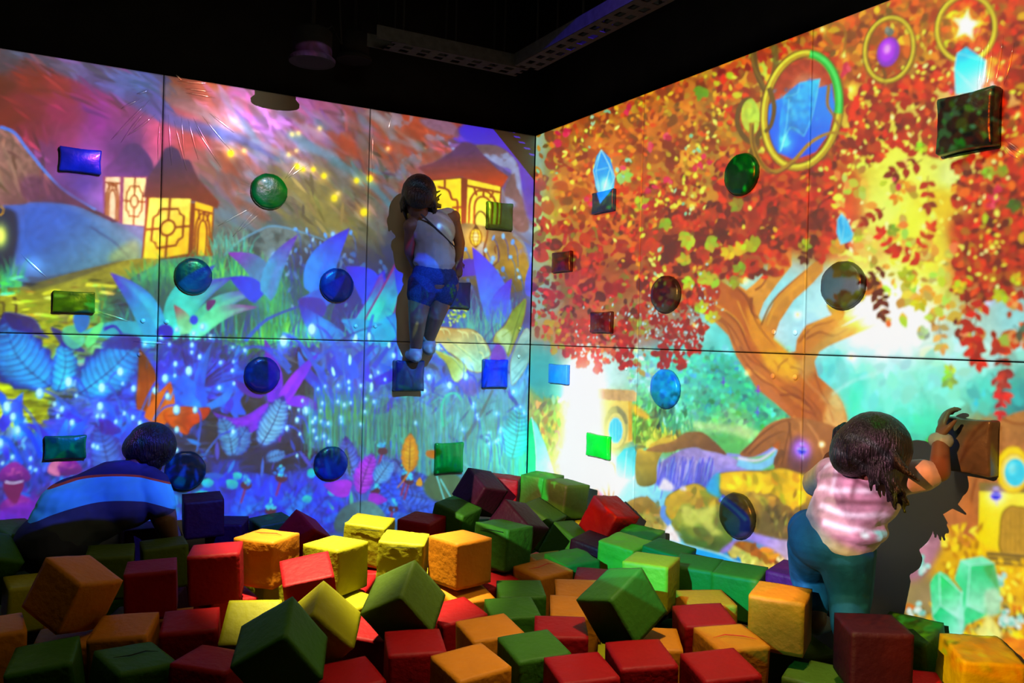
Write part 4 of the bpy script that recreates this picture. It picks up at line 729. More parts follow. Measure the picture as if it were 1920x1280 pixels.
    c.ell(1900, 881, 32, 45, (250, 220, 50), rim=((200, 160, 30), 3, .8)); c.ell(1902, 884, 25, 33, (255, 240, 140), rim=((210, 180, 60), 2, .8)); c.ell(1904, 886, 20, 26, (70, 215, 235)); c.ell(1898, 878, 8, 12, (150, 240, 245), soft=3)
    c.fill(V5(635, 740, 630, 620, 640, 540, 680, 505, 720, 510, 760, 530, 780, 740), (200, 160, 60), rim=((140, 110, 10), 3, .9)); 
    for dx in (0, 9, 18, 27): c.line([(1886 + dx, 955), (1886 + dx, 1035)], 1.5, 1.5, (130, 100, 30), a=.7)
    for y in (1040, 1048, 1056): c.line([(1850, y - 2), (1960, y + 6)], 5, 5, (110, 90, 50)); c.line([(1850, y - 5), (1960, y + 3)], 2, 2, (190, 160, 80))
    shrine_charm(1868, 930, 1.2); shrine_charm(1848, 557, 1.0)
    # golden bushes and crystals
    for i in range(520):
        x = R.uniform(1765, 2000); y = R.uniform(985, 1230)
        if x > 1840 and y < 1050: continue
        c.leaf(x, y, R.uniform(10, 24), R.uniform(4, 9), R.uniform(-2.8, -.4), R.choice([(250, 225, 30), (235, 190, 20), (210, 150, 20), (255, 245, 90), (190, 140, 30), (240, 200, 40)]))
    for i in range(260): c.leaf(R.uniform(1690, 1960), R.uniform(1130, 1250), R.uniform(8, 22), R.uniform(3, 8), R.uniform(-2.6, -.5), R.choice([(150, 120, 60), (230, 190, 60), (120, 110, 50), (190, 200, 120), (220, 130, 40), (90, 90, 60)]))
    for x, y in [(1722, 1145), (1716, 1180), (1768, 1190), (1905, 1155), (1895, 1170), (1730, 1060), (1872, 1090), (1885, 1160), (1862, 1120)]:
        for i in range(9): c.ell(x + R.gauss(0, 8), y + R.gauss(0, 7), 6, 5, R.choice([(190, 235, 225), (230, 245, 235), (150, 215, 200)]), R.uniform(0, 3))
    ce = (190, 255, 230)
    cr1 = V5(300, 850, 330, 830, 365, 850, 440, 940, 450, 1080, 440, 1170, 350, 1150, 290, 1060, 278, 890)
    cr2 = V5(430, 775, 540, 755, 600, 790, 625, 920, 630, 1040, 545, 1060, 460, 1100, 430, 1170, 425, 1060, 440, 930, 400, 870)
    c.fill(cr2, (90, 225, 160), ((170, 250, 220), (1830, 1100), (1850, 1050)), sm=False); c.fill(V5(430, 775, 540, 755, 600, 790, 480, 800), (150, 245, 200), sm=False); c.fill(V5(480, 800, 600, 790, 555, 1000, 550, 1040, 460, 1000), (60, 215, 140), ((190, 250, 220), (1850, 1060), (1830, 1150)), sm=False); c.fill(V5(545, 810, 600, 800, 625, 950, 600, 900, 570, 860), (90, 170, 90), a=.7, soft=2)
    c.fill(cr1, (80, 225, 150), ((190, 250, 230), (1750, 1080), (1800, 1170)), sm=False); c.fill(V5(325, 835, 440, 940, 420, 1060, 330, 1000), (60, 220, 130), ((200, 255, 235), (1770, 1090), (1800, 1150)), sm=False); c.fill(V5(290, 1050, 330, 1000, 425, 1070, 440, 1170, 350, 1150), (50, 215, 140), ((190, 250, 230), (1750, 1150), (1800, 1190)), sm=False)
    for L in [(325, 835, 330, 1000, 290, 1050), (330, 1000, 420, 1065, 440, 1170), (420, 1065, 440, 930), (325, 835, 440, 940), (480, 800, 460, 1000, 425, 1060), (430, 775, 480, 800, 600, 790), (460, 1000, 550, 1040)]: c.line(V5(*L), 2.2, 2.2, ce, sm=False)
    c.fill(V5(540, 1100, 560, 1040, 600, 1080, 640, 1150, 570, 1190, 500, 1130), (245, 240, 150), soft=3); c.fill(V5(555, 930, 620, 920, 635, 1020, 590, 1060, 555, 1030), (215, 235, 205), soft=3, a=.8)
    c.fill([(1850, 1215), (1920, 1195), (1990, 1210), (1990, 1290), (1840, 1290)], (240, 150, 40), soft=2, big=.3); c.dabs((1850, 1190, 1990, 1290), 120, 26, 6, .5, .5, .2, .1)
    # rays of sun through the canopy
    for p, q, w in [((1650, 560), (1560, 760), 20), ((1660, 580), (1640, 800), 26), ((1690, 560), (1700, 780), 22), ((1640, 560), (1500, 700), 14)]: c.line([p, q], w, w * 2.6, (225, 255, 250), a=.22, soft=5)
    c.line([(1560, 740), (1600, 715), (1660, 695)], 6, 3, (220, 255, 250), a=.6, soft=2)
    c.glow(1650, 590, 80, (120, 100, 90), 1, 60); c.glow(1640, 560, 40, (100, 90, 70), 1, 40)
    # ---------------- canopy: thousands of leaves
    def topy(x): return 254 - (x - 1005) * .385
    pal_o = [(222, 120, 16), (204, 96, 14), (236, 146, 24), (186, 78, 14), (220, 104, 12), (170, 66, 14), (238, 180, 44), (214, 110, 20), (160, 90, 30)]
    pal_r = [(214, 50, 12), (190, 34, 12), (232, 70, 10), (160, 28, 14), (206, 60, 30), (130, 26, 14), (226, 90, 14)]
    pal_c = [(205, 44, 60), (180, 34, 44), (222, 70, 80), (150, 40, 40), (196, 60, 50), (170, 130, 60), (120, 40, 40)]
    pal_p = [(250, 200, 120), (240, 170, 110), (250, 220, 150), (236, 190, 90), (226, 200, 120), (240, 150, 90)]
    def density(x, y):
        # 0..1 likelihood of a leaf and palette there
        yt = y - topy(x)
        if x < 1340:
            bot = 560 + 70 * math.sin((x - 1000) / 60) * .4 + (90 if 1060 < x < 1320 else 50)
            if y > bot: return 0, pal_c
            d = 1 if x > 1040 else .5
            if yt < 150 or y < 330: return d, pal_o
            if y < 420: return d, pal_o if R.random() < .55 else pal_r
            if y < 520: return d * .9, pal_r if R.random() < .6 else (pal_c if x < 1180 else pal_o)
            return (.85 if x < 1180 or x > 1200 else .5) * (1 if y < 600 else .75), pal_c if x < 1200 else pal_r
        if x < 1560:
            if 300 < y < 470 + 20 * math.sin(x / 30): return 1, pal_r
            if y <= 300: return (.95 if x > 1330 and y < 130 or x > 1540 or x < 1400 else .35), pal_o if R.random() < .7 else pal_r
            if y < 520 and x < 1480: return .7, pal_r
            return 0, pal_r
        g = c.nc[min(c.h - 1, max(0, int(y) + 420)), min(c.w - 1, max(0, int(x) - 930))]
        if x < 1790:
            if y < 170: return .9 if g > -.35 else .3, pal_o if y < topy(x) + 140 else pal_r
            if y < 300: return (.75 if g > -.12 else .1), pal_r
            if y < 440: return (.35 if g > .12 else .03), pal_p if x < 1760 else pal_o
            if y < 620: return (.4 if g > .0 else .06), pal_p
            return 0, pal_r
        if y < 560: return (.95 if g > -.3 else .25), pal_r if R.random() < .8 else pal_o
        if y < 640 + (x - 1790) * .2: return (.5 if g > .0 else .12), pal_r if R.random() < .4 else [(240, 180, 130), (200, 210, 120), (226, 120, 80)]
        return 0, pal_r
    # underpaint masses
    c.fill([(1035, 250), (1150, 200), (1400, 105), (1420, 200), (1400, 300), (1380, 420), (1300, 500), (1180, 560), (1060, 560), (1030, 420)], (205, 104, 26), a=.62, soft=12, big=.5)
    c.fill([(1200, 400), (1330, 400), (1400, 330), (1600, 310), (1600, 470), (1480, 470), (1380, 520), (1230, 520)], (176, 42, 16), a=.7, soft=10, big=.4)
    c.fill([(1060, 500), (1200, 500), (1300, 560), (1280, 640), (1080, 640)], (186, 60, 60), a=.5, soft=10, big=.4)
    c.fill([(1540, 60), (1700, -10), (1900, -90), (2200, -200), (2200, 90), (1900, 120), (1720, 150), (1560, 130)], (196, 80, 22), a=.6, soft=12, big=.4)
    c.fill([(1800, 400), (2200, 380), (2200, 520), (1930, 540), (1840, 520)], (186, 34, 14), a=.75, soft=10, big=.4)
    for i in range(2600):
        x, y = R.uniform(1000, 2230), R.uniform(-260, 640)
        if y < topy(x) - 25: continue
        d, pal = density(x, y)
        if R.random() > d * .9: continue
        k = R.choice(pal); L = R.uniform(20, 38)
        c.leaf(x, y, L, L * .6, R.uniform(0, 6.28), tuple(v * .88 for v in k))
    for i in range(12500):
        x, y = R.uniform(998, 2230), R.uniform(-260, 660)
        if y < topy(x) - 18: continue
        d, pal = density(x, y)
        if R.random() > d: continue
        k = R.choice(pal); L = R.uniform(8, 15) if x < 1340 else R.uniform(12, 22)
        if x > 1540: L = R.uniform(14, 28)
        c.leaf(x, y, L, L * R.uniform(.4, .62), R.uniform(0, 6.28), tuple(v * R.uniform(.8, 1.15) for v in k))
    # hanging fringes
    for x, y0, y1, n, k in [(1090, 600, 690, 60, (206, 60, 60)), (1120, 600, 700, 40, (214, 70, 80)), (1060, 600, 670, 40, (190, 50, 60)), (1040, 600, 660, 22, (196, 150, 60)), (1170, 600, 690, 60, (180, 34, 36)), (1245, 590, 690, 60, (170, 30, 30)), (1275, 600, 690, 60, (186, 40, 36)), (1205, 600, 700, 20, (190, 160, 110)), (1300, 600, 665, 40, (180, 36, 30)), (1140, 620, 680, 20, (226, 120, 110)), (1015, 560, 650, 14, (190, 70, 60))]:
        for i in range(n):
            t = R.random(); y = y0 + (y1 - y0) * t; xx = x + R.gauss(0, 14 * (1 - .6 * t))
            L = R.uniform(9, 17); c.leaf(xx, y, L, L * .55, 1.57 + R.gauss(0, .7), tuple(v * R.uniform(.8, 1.15) for v in k))
    for i in range(190):   # pale light between the leaves
        x, y = R.choice([(1300, 300), (1290, 380), (1330, 270), (1350, 190), (1420, 330), (1270, 460), (1330, 450), (1250, 380), (1190, 430), (1240, 520), (1060, 300), (1030, 380), (1540, 330), (1600, 280), (1640, 180), (1740, 130), (1700, 60), (1860, 470), (1900, 250), (1440, 420)])
        c.leaf(x + R.gauss(0, 22), y + R.gauss(0, 26), R.uniform(7, 15), R.uniform(4, 7), R.uniform(0, 6), R.choice([(250, 226, 120), (244, 220, 110), (240, 200, 90), (252, 240, 180), (236, 180, 60)]))
    # leafy sprigs that stand out
    def sp(x, y, L, l, k, a, n=4): c.sprig(x, y, L, l, k, a, n)
    for i in range(70):
        x, y = R.uniform(1230, 1560), R.uniform(380, 500); 
        if 1400 < x < 1520 and y > 440: continue
        sp(x, y, R.uniform(18, 30), R.uniform(12, 17), R.choice([(130, 26, 16), (160, 36, 16), (200, 60, 14), (110, 24, 18)]), R.uniform(.3, 2.8), 3)
    for x, y, k in [(1380, 470, (226, 190, 20)), (1395, 480, (236, 200, 30)), (1425, 465, (190, 170, 20)), (1290, 500, (190, 180, 50)), (1300, 520, (210, 200, 60)), (1330, 530, (190, 190, 60)), (1350, 520, (200, 190, 70)), (1310, 590, (196, 200, 60)), (1325, 605, (210, 190, 50)), (1400, 510, (150, 150, 40)), (1385, 515, (170, 160, 50)),
                    (1300, 440, (200, 190, 70)), (1320, 450, (180, 180, 60)), (1285, 430, (190, 190, 60)), (1190, 385, (190, 180, 50)), (1245, 405, (170, 170, 40)), (1395, 390, (170, 150, 40)), (1500, 470, (190, 170, 40)), (1580, 470, (180, 170, 50)), (1570, 480, (210, 150, 40)), (1160, 320, (170, 200, 120)),
                    (1710, 540, (210, 190, 30)), (1730, 555, (220, 190, 20)), (1700, 530, (190, 180, 60)), (1790, 545, (220, 190, 20)), (1810, 540, (230, 200, 30)), (1890, 550, (200, 190, 30)), (1900, 535, (220, 190, 40)), (1775, 700, (170, 200, 100)), (1790, 705, (190, 210, 90)), (1735, 640, (190, 210, 170)), (1820, 290, (170, 200, 50)), (1850, 310, (170, 190, 60)), (1740, 270, (180, 200, 30)), (1890, 330, (150, 150, 30)), (1905, 370, (90, 110, 40)), (1620, 440, (170, 170, 60)), (1660, 430, (150, 160, 60)), (1355, 110, (110, 160, 40)), (1320, 160, (120, 150, 30))]:
        sp(x, y, 16, R.uniform(14, 19), k, R.uniform(0, 6.28), 2)
    for x, y, a_, n, l, k in [(1680, 480, -2.3, 5, 20, (206, 40, 10)), (1735, 490, -2.6, 5, 22, (216, 50, 10)), (1630, 520, .9, 5, 20, (100, 26, 14)), (1660, 500, 2.2, 5, 18, (120, 26, 16)), (1640, 540, 1.5, 4, 20, (110, 26, 16)), (1720, 470, -1.2, 4, 20, (220, 60, 12)), (1760, 200, 2.6, 5, 22, (160, 34, 16)), (1700, 180, 2.2, 6, 22, (170, 36, 14)), (1650, 250, 2.8, 6, 22, (150, 34, 14)), (1730, 300, 2.9, 6, 24, (150, 30, 14)), (1700, 250, .4, 5, 22, (190, 60, 14)), (1660, 390, 2.6, 5, 18, (170, 40, 12)), (1740, 330, 1.6, 5, 22, (180, 50, 14)), (1760, 600, 1.5, 3, 20, (236, 170, 130)),
                          (1830, 600, 1.6, 5, 26, (190, 30, 14)), (1820, 620, 1.3, 4, 24, (210, 40, 14)), (1870, 640, 1.2, 5, 24, (170, 50, 50)), (1890, 690, 1.7, 5, 20, (190, 60, 60)), (1860, 700, 1.2, 5, 20, (200, 70, 70)), (1880, 730, 1.5, 3, 18, (206, 40, 60)), (1900, 610, .9, 4, 26, (90, 110, 90)), (1850, 560, 2.1, 5, 24, (200, 36, 14)), (1700, 330, 2.0, 4, 18, (226, 150, 40))]:
        sp(x, y, l * 2.6, l * .9, k, a_ + R.uniform(-.3, .3), 3)
    for i in range(60):   # pink, lime and pale blossoms
        x = R.choice([1045, 1100, 1220, 1230, 1250, 1310, 1320, 1260, 1210, 1100, 1055, 1850, 1870, 1680, 1590, 1365]) + R.gauss(0, 6); y = {1045: 270, 1100: 465, 1220: 360, 1230: 275, 1250: 255, 1310: 310, 1320: 300, 1260: 340, 1210: 385, 1055: 245, 1850: 380, 1870: 360, 1680: 350, 1590: 130, 1365: 300}.get(int(round(x)), None)
        x0 = R.choice([(1045, 265), (1055, 245), (1100, 490), (1218, 360), (1228, 275), (1252, 255), (1310, 305), (1322, 300), (1205, 382), (1255, 340), (1180, 205), (1130, 215), (1855, 372), (1870, 358), (1860, 385), (1680, 345), (1590, 128), (1585, 135), (1832, 55), (1790, 165), (1170, 320), (1100, 380)])
        c.leaf(x0[0] + R.gauss(0, 5), x0[1] + R.gauss(0, 6), R.uniform(9, 17), R.uniform(6, 10), R.uniform(0, 6), R.choice([(230, 50, 140), (240, 90, 160), (214, 40, 120)]))
    for i in range(46):
        x, y = R.choice([(1100, 240), (1030, 320), (1020, 400), (1170, 310), (1300, 280), (1260, 350), (1330, 260), (1290, 390), (1230, 500), (1140, 210)]); c.leaf(x + R.gauss(0, 12), y + R.gauss(0, 14), R.uniform(6, 14), R.uniform(3, 7), R.uniform(0, 6), R.choice([(150, 220, 180), (240, 235, 150), (190, 225, 190), (250, 240, 190)]))
    for i in range(140):
        x, y = R.choice([(1240, 620), (1150, 600), (1100, 640), (1280, 640), (1210, 590), (1320, 560)]); c.leaf(x + R.gauss(0, 22), y + R.gauss(0, 24), R.uniform(3, 8), R.uniform(2, 4), R.uniform(0, 6), (200, 245, 250))
    for i in range(150):
        x, y = R.uniform(1580, 1900), R.uniform(90, 560); c.leaf(x, y, R.uniform(4, 14), R.uniform(3, 7), R.uniform(0, 6), R.choice([(255, 245, 160), (250, 240, 120), (255, 250, 210)]))
    # vines and the gilded ring windows
    gold, gd, gh = (206, 160, 40), (110, 72, 10), (250, 235, 120)
    def ring(cx, cy, rx, ry, w, ang, k0=gold):
        t = np.linspace(0, 2 * math.pi, 49); ca, sa = math.cos(ang), math.sin(ang)
        P = [(cx + rx * math.cos(q) * ca - ry * math.sin(q) * sa, cy + rx * math.cos(q) * sa + ry * math.sin(q) * ca) for q in t]
        c.line(P, w + 4, w + 4, gd, sm=False); c.line(P, w, w, k0, sm=False)
        c.line([(x - w * .15, y - w * .15) for x, y in P], w * .35, w * .35, gh, sm=False, a=.8)
        return P
    v1, v2 = (120, 84, 40), (186, 134, 50)
    c.line([(1412, 90), (1418, 130), (1432, 165), (1448, 190), (1440, 230), (1425, 250), (1410, 285), (1412, 320)], 13, 9, v1); c.line([(1408, 90), (1416, 130), (1440, 172)], 4, 3, (160, 120, 60), a=.7)
    c.line([(1452, 85), (1455, 120), (1448, 150)], 14, 10, (120, 100, 50), a=.8)
    c.line([(1425, 270), (1400, 262), (1384, 235), (1386, 205), (1400, 186), (1412, 192), (1414, 210), (1404, 222), (1400, 212)], 12, 4, v1)
    c.fill([(1395, 195), (1412, 186), (1425, 215), (1418, 250), (1400, 245), (1390, 222)], (216, 236, 140), a=.8)
    c.line([(1562, 85), (1548, 70), (1552, 50), (1572, 45), (1585, 60), (1584, 90), (1575, 110)], 7, 4, (170, 110, 30))
    # main ring with blue crystal glass
    c.ell(1504, 210, 66, 100, (190, 70, 60), .16, n=.2); c.fill([(1440, 190), (1470, 180), (1500, 140), (1540, 150), (1562, 200), (1500, 200)], (226, 150, 170), a=.7, soft=5)
    c.fill([(1448, 190), (1490, 178), (1560, 158), (1566, 200), (1555, 250), (1530, 285), (1490, 300), (1455, 285), (1436, 250), (1432, 215)], (10, 150, 245), ((20, 90, 230), (1500, 200), (1480, 300)), sm=False, n=.06)
    c.fill([(1470, 180), (1500, 155), (1538, 148), (1525, 215), (1508, 255), (1480, 245), (1460, 290), (1462, 230)], (60, 200, 255), ((20, 150, 245), (1510, 160), (1490, 270)), sm=False, n=.15, big=.3)
    for i in range(40): c.ell(R.gauss(1495, 22), R.gauss(210, 30), R.uniform(3, 10), R.uniform(2, 7), R.choice([(110, 225, 255), (30, 150, 240), (60, 190, 250), (20, 120, 230)]), R.uniform(0, 3), a=.4, soft=1)
    for L in [((1538, 148), (1524, 215), (1508, 256)), ((1480, 185), (1475, 235), (1464, 285)), ((1508, 256), (1482, 240), (1464, 285)), ((1500, 155), (1495, 175), (1470, 182))]: c.line(L, 2, 1.5, (150, 235, 255), a=.8)
    c.glow(1472, 270, 16, (60, 90, 40), 1, 20)
    ring(1504, 207, 70, 108, 12, .17)
    t = np.linspace(-1.62, -.05, 22); ca, sa = math.cos(.17), math.sin(.17)
    P = [(1504 + 68 * math.cos(q) * ca - 106 * math.sin(q) * sa, 207 + 68 * math.cos(q) * sa + 106 * math.sin(q) * ca) for q in t]
    c.line(P, 15, 15, (20, 190, 70), sm=False); c.line([(x + 1, y - 1) for x, y in P], 6, 6, (110, 245, 130), sm=False, a=.8)
    c.line([(1410, 230), (1412, 270), (1430, 310), (1456, 322), (1490, 300), (1520, 268), (1556, 250), (1590, 252)], 10, 5, v2); c.line([(1412, 235), (1414, 275), (1432, 312), (1458, 326), (1492, 304)], 4, 3, (120, 76, 20), a=.8)
    c.line([(1442, 165), (1452, 200), (1446, 235), (1434, 248)], 10, 6, v1); c.line([(1555, 160), (1552, 195), (1562, 215), (1575, 240)], 7, 4, (170, 120, 70))
    ring(1668, 93, 45, 60, 7, .2); c.line([(1656, 130), (1660, 142), (1658, 150)], 8, 6, (130, 80, 30))
    c.ell(1666, 98, 21, 29, (150, 60, 200), .3, soft=1); c.ell(1664, 95, 15, 22, (190, 60, 240), .3, soft=2); c.ell(1664, 92, 7, 10, (250, 190, 255), .3, soft=3); c.ell(1668, 60, 9, 8, (120, 130, 120)); c.ell(1664, 56, 4, 6, (150, 160, 150))
    ring(1812, 54, 54, 62, 8, .2)
    st = [(1812 + (30 if i % 2 == 0 else 13) * math.cos(-1.45 + i * math.pi / 5), 48 + (34 if i % 2 == 0 else 15) * math.sin(-1.45 + i * math.pi / 5)) for i in range(10)]
    c.glow(1812, 48, 32, (120, 110, 30), 1); c.fill(st, (255, 255, 220), sm=False, soft=1, rim=((255, 230, 60), 3, .6)); c.glow(1812, 48, 14, (80, 80, 80), 1)
    # crystals afloat in the leaves
    def gem(P, hl, k=(30, 190, 250)):
        cx = sum(p[0] for p in P) / len(P); cy = sum(p[1] for p in P) / len(P)
        c.glow(cx, cy, 30, (90, 40, 90), .6, 50); c.fill(P, k, ((160, 240, 255), (cx, cy - 10), (cx + 6, cy + 46)), sm=False, rim=((210, 250, 255), 2, .8))
        for L in hl: c.line(L, 1.8, 1.4, (210, 250, 255), sm=False, a=.8)
    gem(Z5(430, 235, 480, 285, 505, 385, 498, 460, 440, 540, 400, 440, 385, 350, 405, 270), [Z5(430, 235, 400, 350, 420, 450), Z5(430, 235, 480, 330, 495, 400), Z5(400, 350, 480, 330), Z5(480, 330, 440, 470)], (20, 170, 245))
    c.glow(1135, 345, 10, (120, 80, 40), 1, 14)
    gem(Z7(605, 0, 640, 40, 672, 120, 660, 160, 600, 180, 575, 110, 580, 40), [Z7(605, 0, 620, 80, 600, 180)], (20, 190, 240))
    gem([(1795, 100), (1812, 88), (1850, 115), (1848, 150), (1835, 175), (1792, 178), (1790, 130)], [], (30, 210, 235)); c.glow(1820, 150, 40, (60, 90, 90), 1, 30); c.glow(1850, 150, 22, (110, 90, 100), 1, 50)  # tall glow at the end: glare on the creased cover, painted in
    pass
    # sparks
    for x, y, r in [(1542, 56, 5), (1300, 390, 4), (1397, 525, 4), (1733, 425, 5), (1595, 168, 5), (1596, 670, 5), (1400, 700, 4), (1583, 105, 4), (1909, 215, 4), (1496, 590, 4), (1302, 610, 3)]:
        c.glow(x, y, r * 2, (90, 90, 60), 1); c.ell(x, y, r * .8, r, (255, 250, 210), soft=1)
    for x, y, k in [(1357, 717, (120, 90, 220)), (1370, 735, (40, 200, 220)), (1422, 733, (150, 80, 220)), (1421, 773, (110, 120, 230)), (1831, 757, (30, 210, 230)), (1082, 932, (255, 255, 255)), (1845, 740, (90, 230, 240))]:
        for dx, dy in ((6, 0), (0, 10)): c.line([(x - dx, y - dy), (x + dx, y + dy)], 3, 1, k)
        c.ell(x, y, 2.5, 3.5, k)
    # the bright column of light
    c.glow(1088, 790, 34, (255, 255, 255), 1, 80); c.glow(1092, 868, 46, (255, 255, 255), 1, 44); c.glow(1110, 885, 40, (120, 120, 120), 1, 40); c.glow(1100, 720, 30, (90, 110, 110), 1, 60); c.glow(1165, 905, 46, (60, 70, 80), 1, 30)
    return c
# ------------------------------------------------------------------ helpers
def ray(px, py):
    return (fw * F_PX + RT * (px - 960) - UP * (py - 640)).normalized()
def at_z(px, py, z):
    d = ray(px, py); return CAM + d * ((z - CAM.z) / d.z)
def at_y(px, py, y):
    d = ray(px, py); return CAM + d * ((y - CAM.y) / d.y)
def at_x(px, py, x):
    d = ray(px, py); return CAM + d * ((x - CAM.x) / d.x)
def material(name, col, rough=.6, spec=.3, noise=0, nscale=20, bump=0, bscale=40, metal=0, coat=0, sheen=0):
    m = bpy.data.materials.new(name); m.use_nodes = True; nt = m.node_tree; b = nt.nodes['Principled BSDF']
    b.inputs['Base Color'].default_value = (*col, 1); b.inputs['Roughness'].default_value = rough
    b.inputs['Specular IOR Level'].default_value = spec; b.inputs['Metallic'].default_value = metal
    b.inputs['Coat Weight'].default_value = coat; b.inputs['Sheen Weight'].default_value = sheen
    tc = nt.nodes.new('ShaderNodeTexCoord')
    if noise:
        n = nt.nodes.new('ShaderNodeTexNoise'); n.inputs['Scale'].default_value = nscale; n.inputs['Detail'].default_value = 4
        nt.links.new(tc.outputs['Object'], n.inputs['Vector'])
        r = nt.nodes.new('ShaderNodeValToRGB'); r.color_ramp.elements[0].position = .3; r.color_ramp.elements[1].position = .7
        r.color_ramp.elements[0].color = (*[c * (1 - noise) for c in col], 1); r.color_ramp.elements[1].color = (*[min(1, c * (1 + noise)) for c in col], 1)
        nt.links.new(n.outputs['Fac'], r.inputs['Fac']); nt.links.new(r.outputs['Color'], b.inputs['Base Color'])
    if bump:
        n = nt.nodes.new('ShaderNodeTexNoise'); n.inputs['Scale'].default_value = bscale; n.inputs['Detail'].default_value = 3
        nt.links.new(tc.outputs['Object'], n.inputs['Vector'])
        q = nt.nodes.new('ShaderNodeBump'); q.inputs['Strength'].default_value = bump; q.inputs['Distance'].default_value = .01
        nt.links.new(n.outputs['Fac'], q.inputs['Height']); nt.links.new(q.outputs['Normal'], b.inputs['Normal'])
    return m
def link(name, me, mat=None, parent=None, smooth=False):
    o = bpy.data.objects.new(name, me); COL.objects.link(o)
    if mat is not None and len(me.materials) == 0: me.materials.append(mat)
    if parent is not None: o.parent = parent
    if smooth:
        for p in me.polygons: p.use_smooth = True
    return o
def bm_obj(name, bm, mat, parent=None, smooth=False):
    me = bpy.data.meshes.new(name); bm.to_mesh(me); bm.free(); return link(name, me, mat, parent, smooth)
def box_bm(sx, sy, sz, bev=0, seg=2, loc=(0, 0, 0)):
    bm = bmesh.new(); bmesh.ops.create_cube(bm, size=1)
    for v in bm.verts: v.co = Vector((v.co.x * sx + loc[0], v.co.y * sy + loc[1], v.co.z * sz + loc[2]))
    if bev: bmesh.ops.bevel(bm, geom=bm.edges[:], offset=bev, segments=seg, affect='EDGES', profile=.6)
    return bm
def thing(name, label, cat, loc=(0, 0, 0), group=None):
    o = bpy.data.objects.new(name, None); COL.objects.link(o); o.location = loc; o.empty_display_size = .05
    o['label'] = label; o['category'] = cat
    if group: o['group'] = group
    return o
def tag(o, label, cat, group=None):
    o['label'] = label; o['category'] = cat
    if group: o['group'] = group
    return o
def tube_bm(P, r, k=8, cap=True):
    bm = bmesh.new(); P = [Vector(p) for p in P]; rings = []
    rr = r if isinstance(r, (list, tuple)) else [r] * len(P)
    for i, p in enumerate(P):
        d = (P[min(i + 1, len(P) - 1)] - P[max(i - 1, 0)]).normalized()
        a = d.orthogonal().normalized() if i == 0 else (a - d * a.dot(d)).normalized()
        b = d.cross(a)
        rings.append([bm.verts.new(p + (a * math.cos(t) + b * math.sin(t)) * rr[i]) for t in [j * 2 * math.pi / k for j in range(k)]])
    for i in range(len(P) - 1):
        for j in range(k): bm.faces.new((rings[i][j], rings[i][(j + 1) % k], rings[i + 1][(j + 1) % k], rings[i + 1][j]))
    if cap: bm.faces.new(rings[0][::-1]); bm.faces.new(rings[-1])
    return bm

# ------------------------------------------------------------------ the projected pictures: from drawing to wall coordinates
def wall_tex(name, canvas, side, W, H):
    u = (np.arange(W) + .5) / W; v = (np.arange(H) + .5) / H
    A = (LX0 + (LX1 - LX0) * u) if side == 'L' else (RY0 + (RY1 - RY0) * u)
    Zc = WZ0 + (WZ1 - WZ0) * v
    AA, ZZ = np.meshgrid(A, Zc)
    dx = (AA - CAM.x) if side == 'L' else np.full_like(AA, -CAM.x)
    dy = np.full_like(AA, -CAM.y) if side == 'L' else (AA - CAM.y)
    dz = ZZ - CAM.z
    dep = dx * fw.x + dy * fw.y + dz * fw.z; ok = dep > .3; dep = np.maximum(dep, .3)
    X = 960 + F_PX * (dx * RT.x + dy * RT.y + dz * RT.z) / dep - canvas.x0
    Y = 640 - F_PX * (dx * UP.x + dy * UP.y + dz * UP.z) / dep - canvas.y0
    def refl(q, n):
        q = np.abs(q); q = np.mod(q, 2 * (n - 2)); return np.where(q > n - 2, 2 * (n - 2) - q, q)
    X = np.clip(refl(X, canvas.w), 0, canvas.w - 1.01); Y = np.clip(refl(Y, canvas.h), 0, canvas.h - 1.01)
    xi, yi = X.astype(int), Y.astype(int); fx = (X - xi)[..., None]; fy = (Y - yi)[..., None]; a = canvas.a
    T = (a[yi, xi] * (1 - fx) + a[yi, xi + 1] * fx) * (1 - fy) + (a[yi + 1, xi] * (1 - fx) + a[yi + 1, xi + 1] * fx) * fy
    T = np.clip(T, 0, 1)
    g = T.mean(axis=2, keepdims=True); T = np.clip(g + (T - g) * SAT, 0, 1) ** (1.42 if side == 'L' else 1.2)
    lowz = np.clip((1.95 - ZZ) / .6, 0, 1)[..., None]
    if side == 'L': T = np.clip(T * (1 + lowz * np.array([-.14, .12, .02]) + (1 - lowz) * np.array([.02, -.02, .03])), 0, 1)
    if side == 'R':
        hz = np.clip((ZZ - 1.15) / .4, 0, 1)[..., None] * np.clip((T[..., :1] - T[..., 2:]) * 3, 0, 1)
        T = np.clip(T * (1 + hz * np.array([-.03, .10, -.35])), 0, 1)
    out = np.ones((H, W, 4), np.float32); out[..., :3] = T
    img = bpy.data.images.new(name, W, H, alpha=False); img.pixels.foreach_set(out.ravel()); img.update(); img.pack()
    return img
SAT = 1.12
imgL = wall_tex('left_slide', paint_left(), 'L', 1800, 1100)
imgR = wall_tex('right_slide', paint_right(), 'R', 2400, 1500)

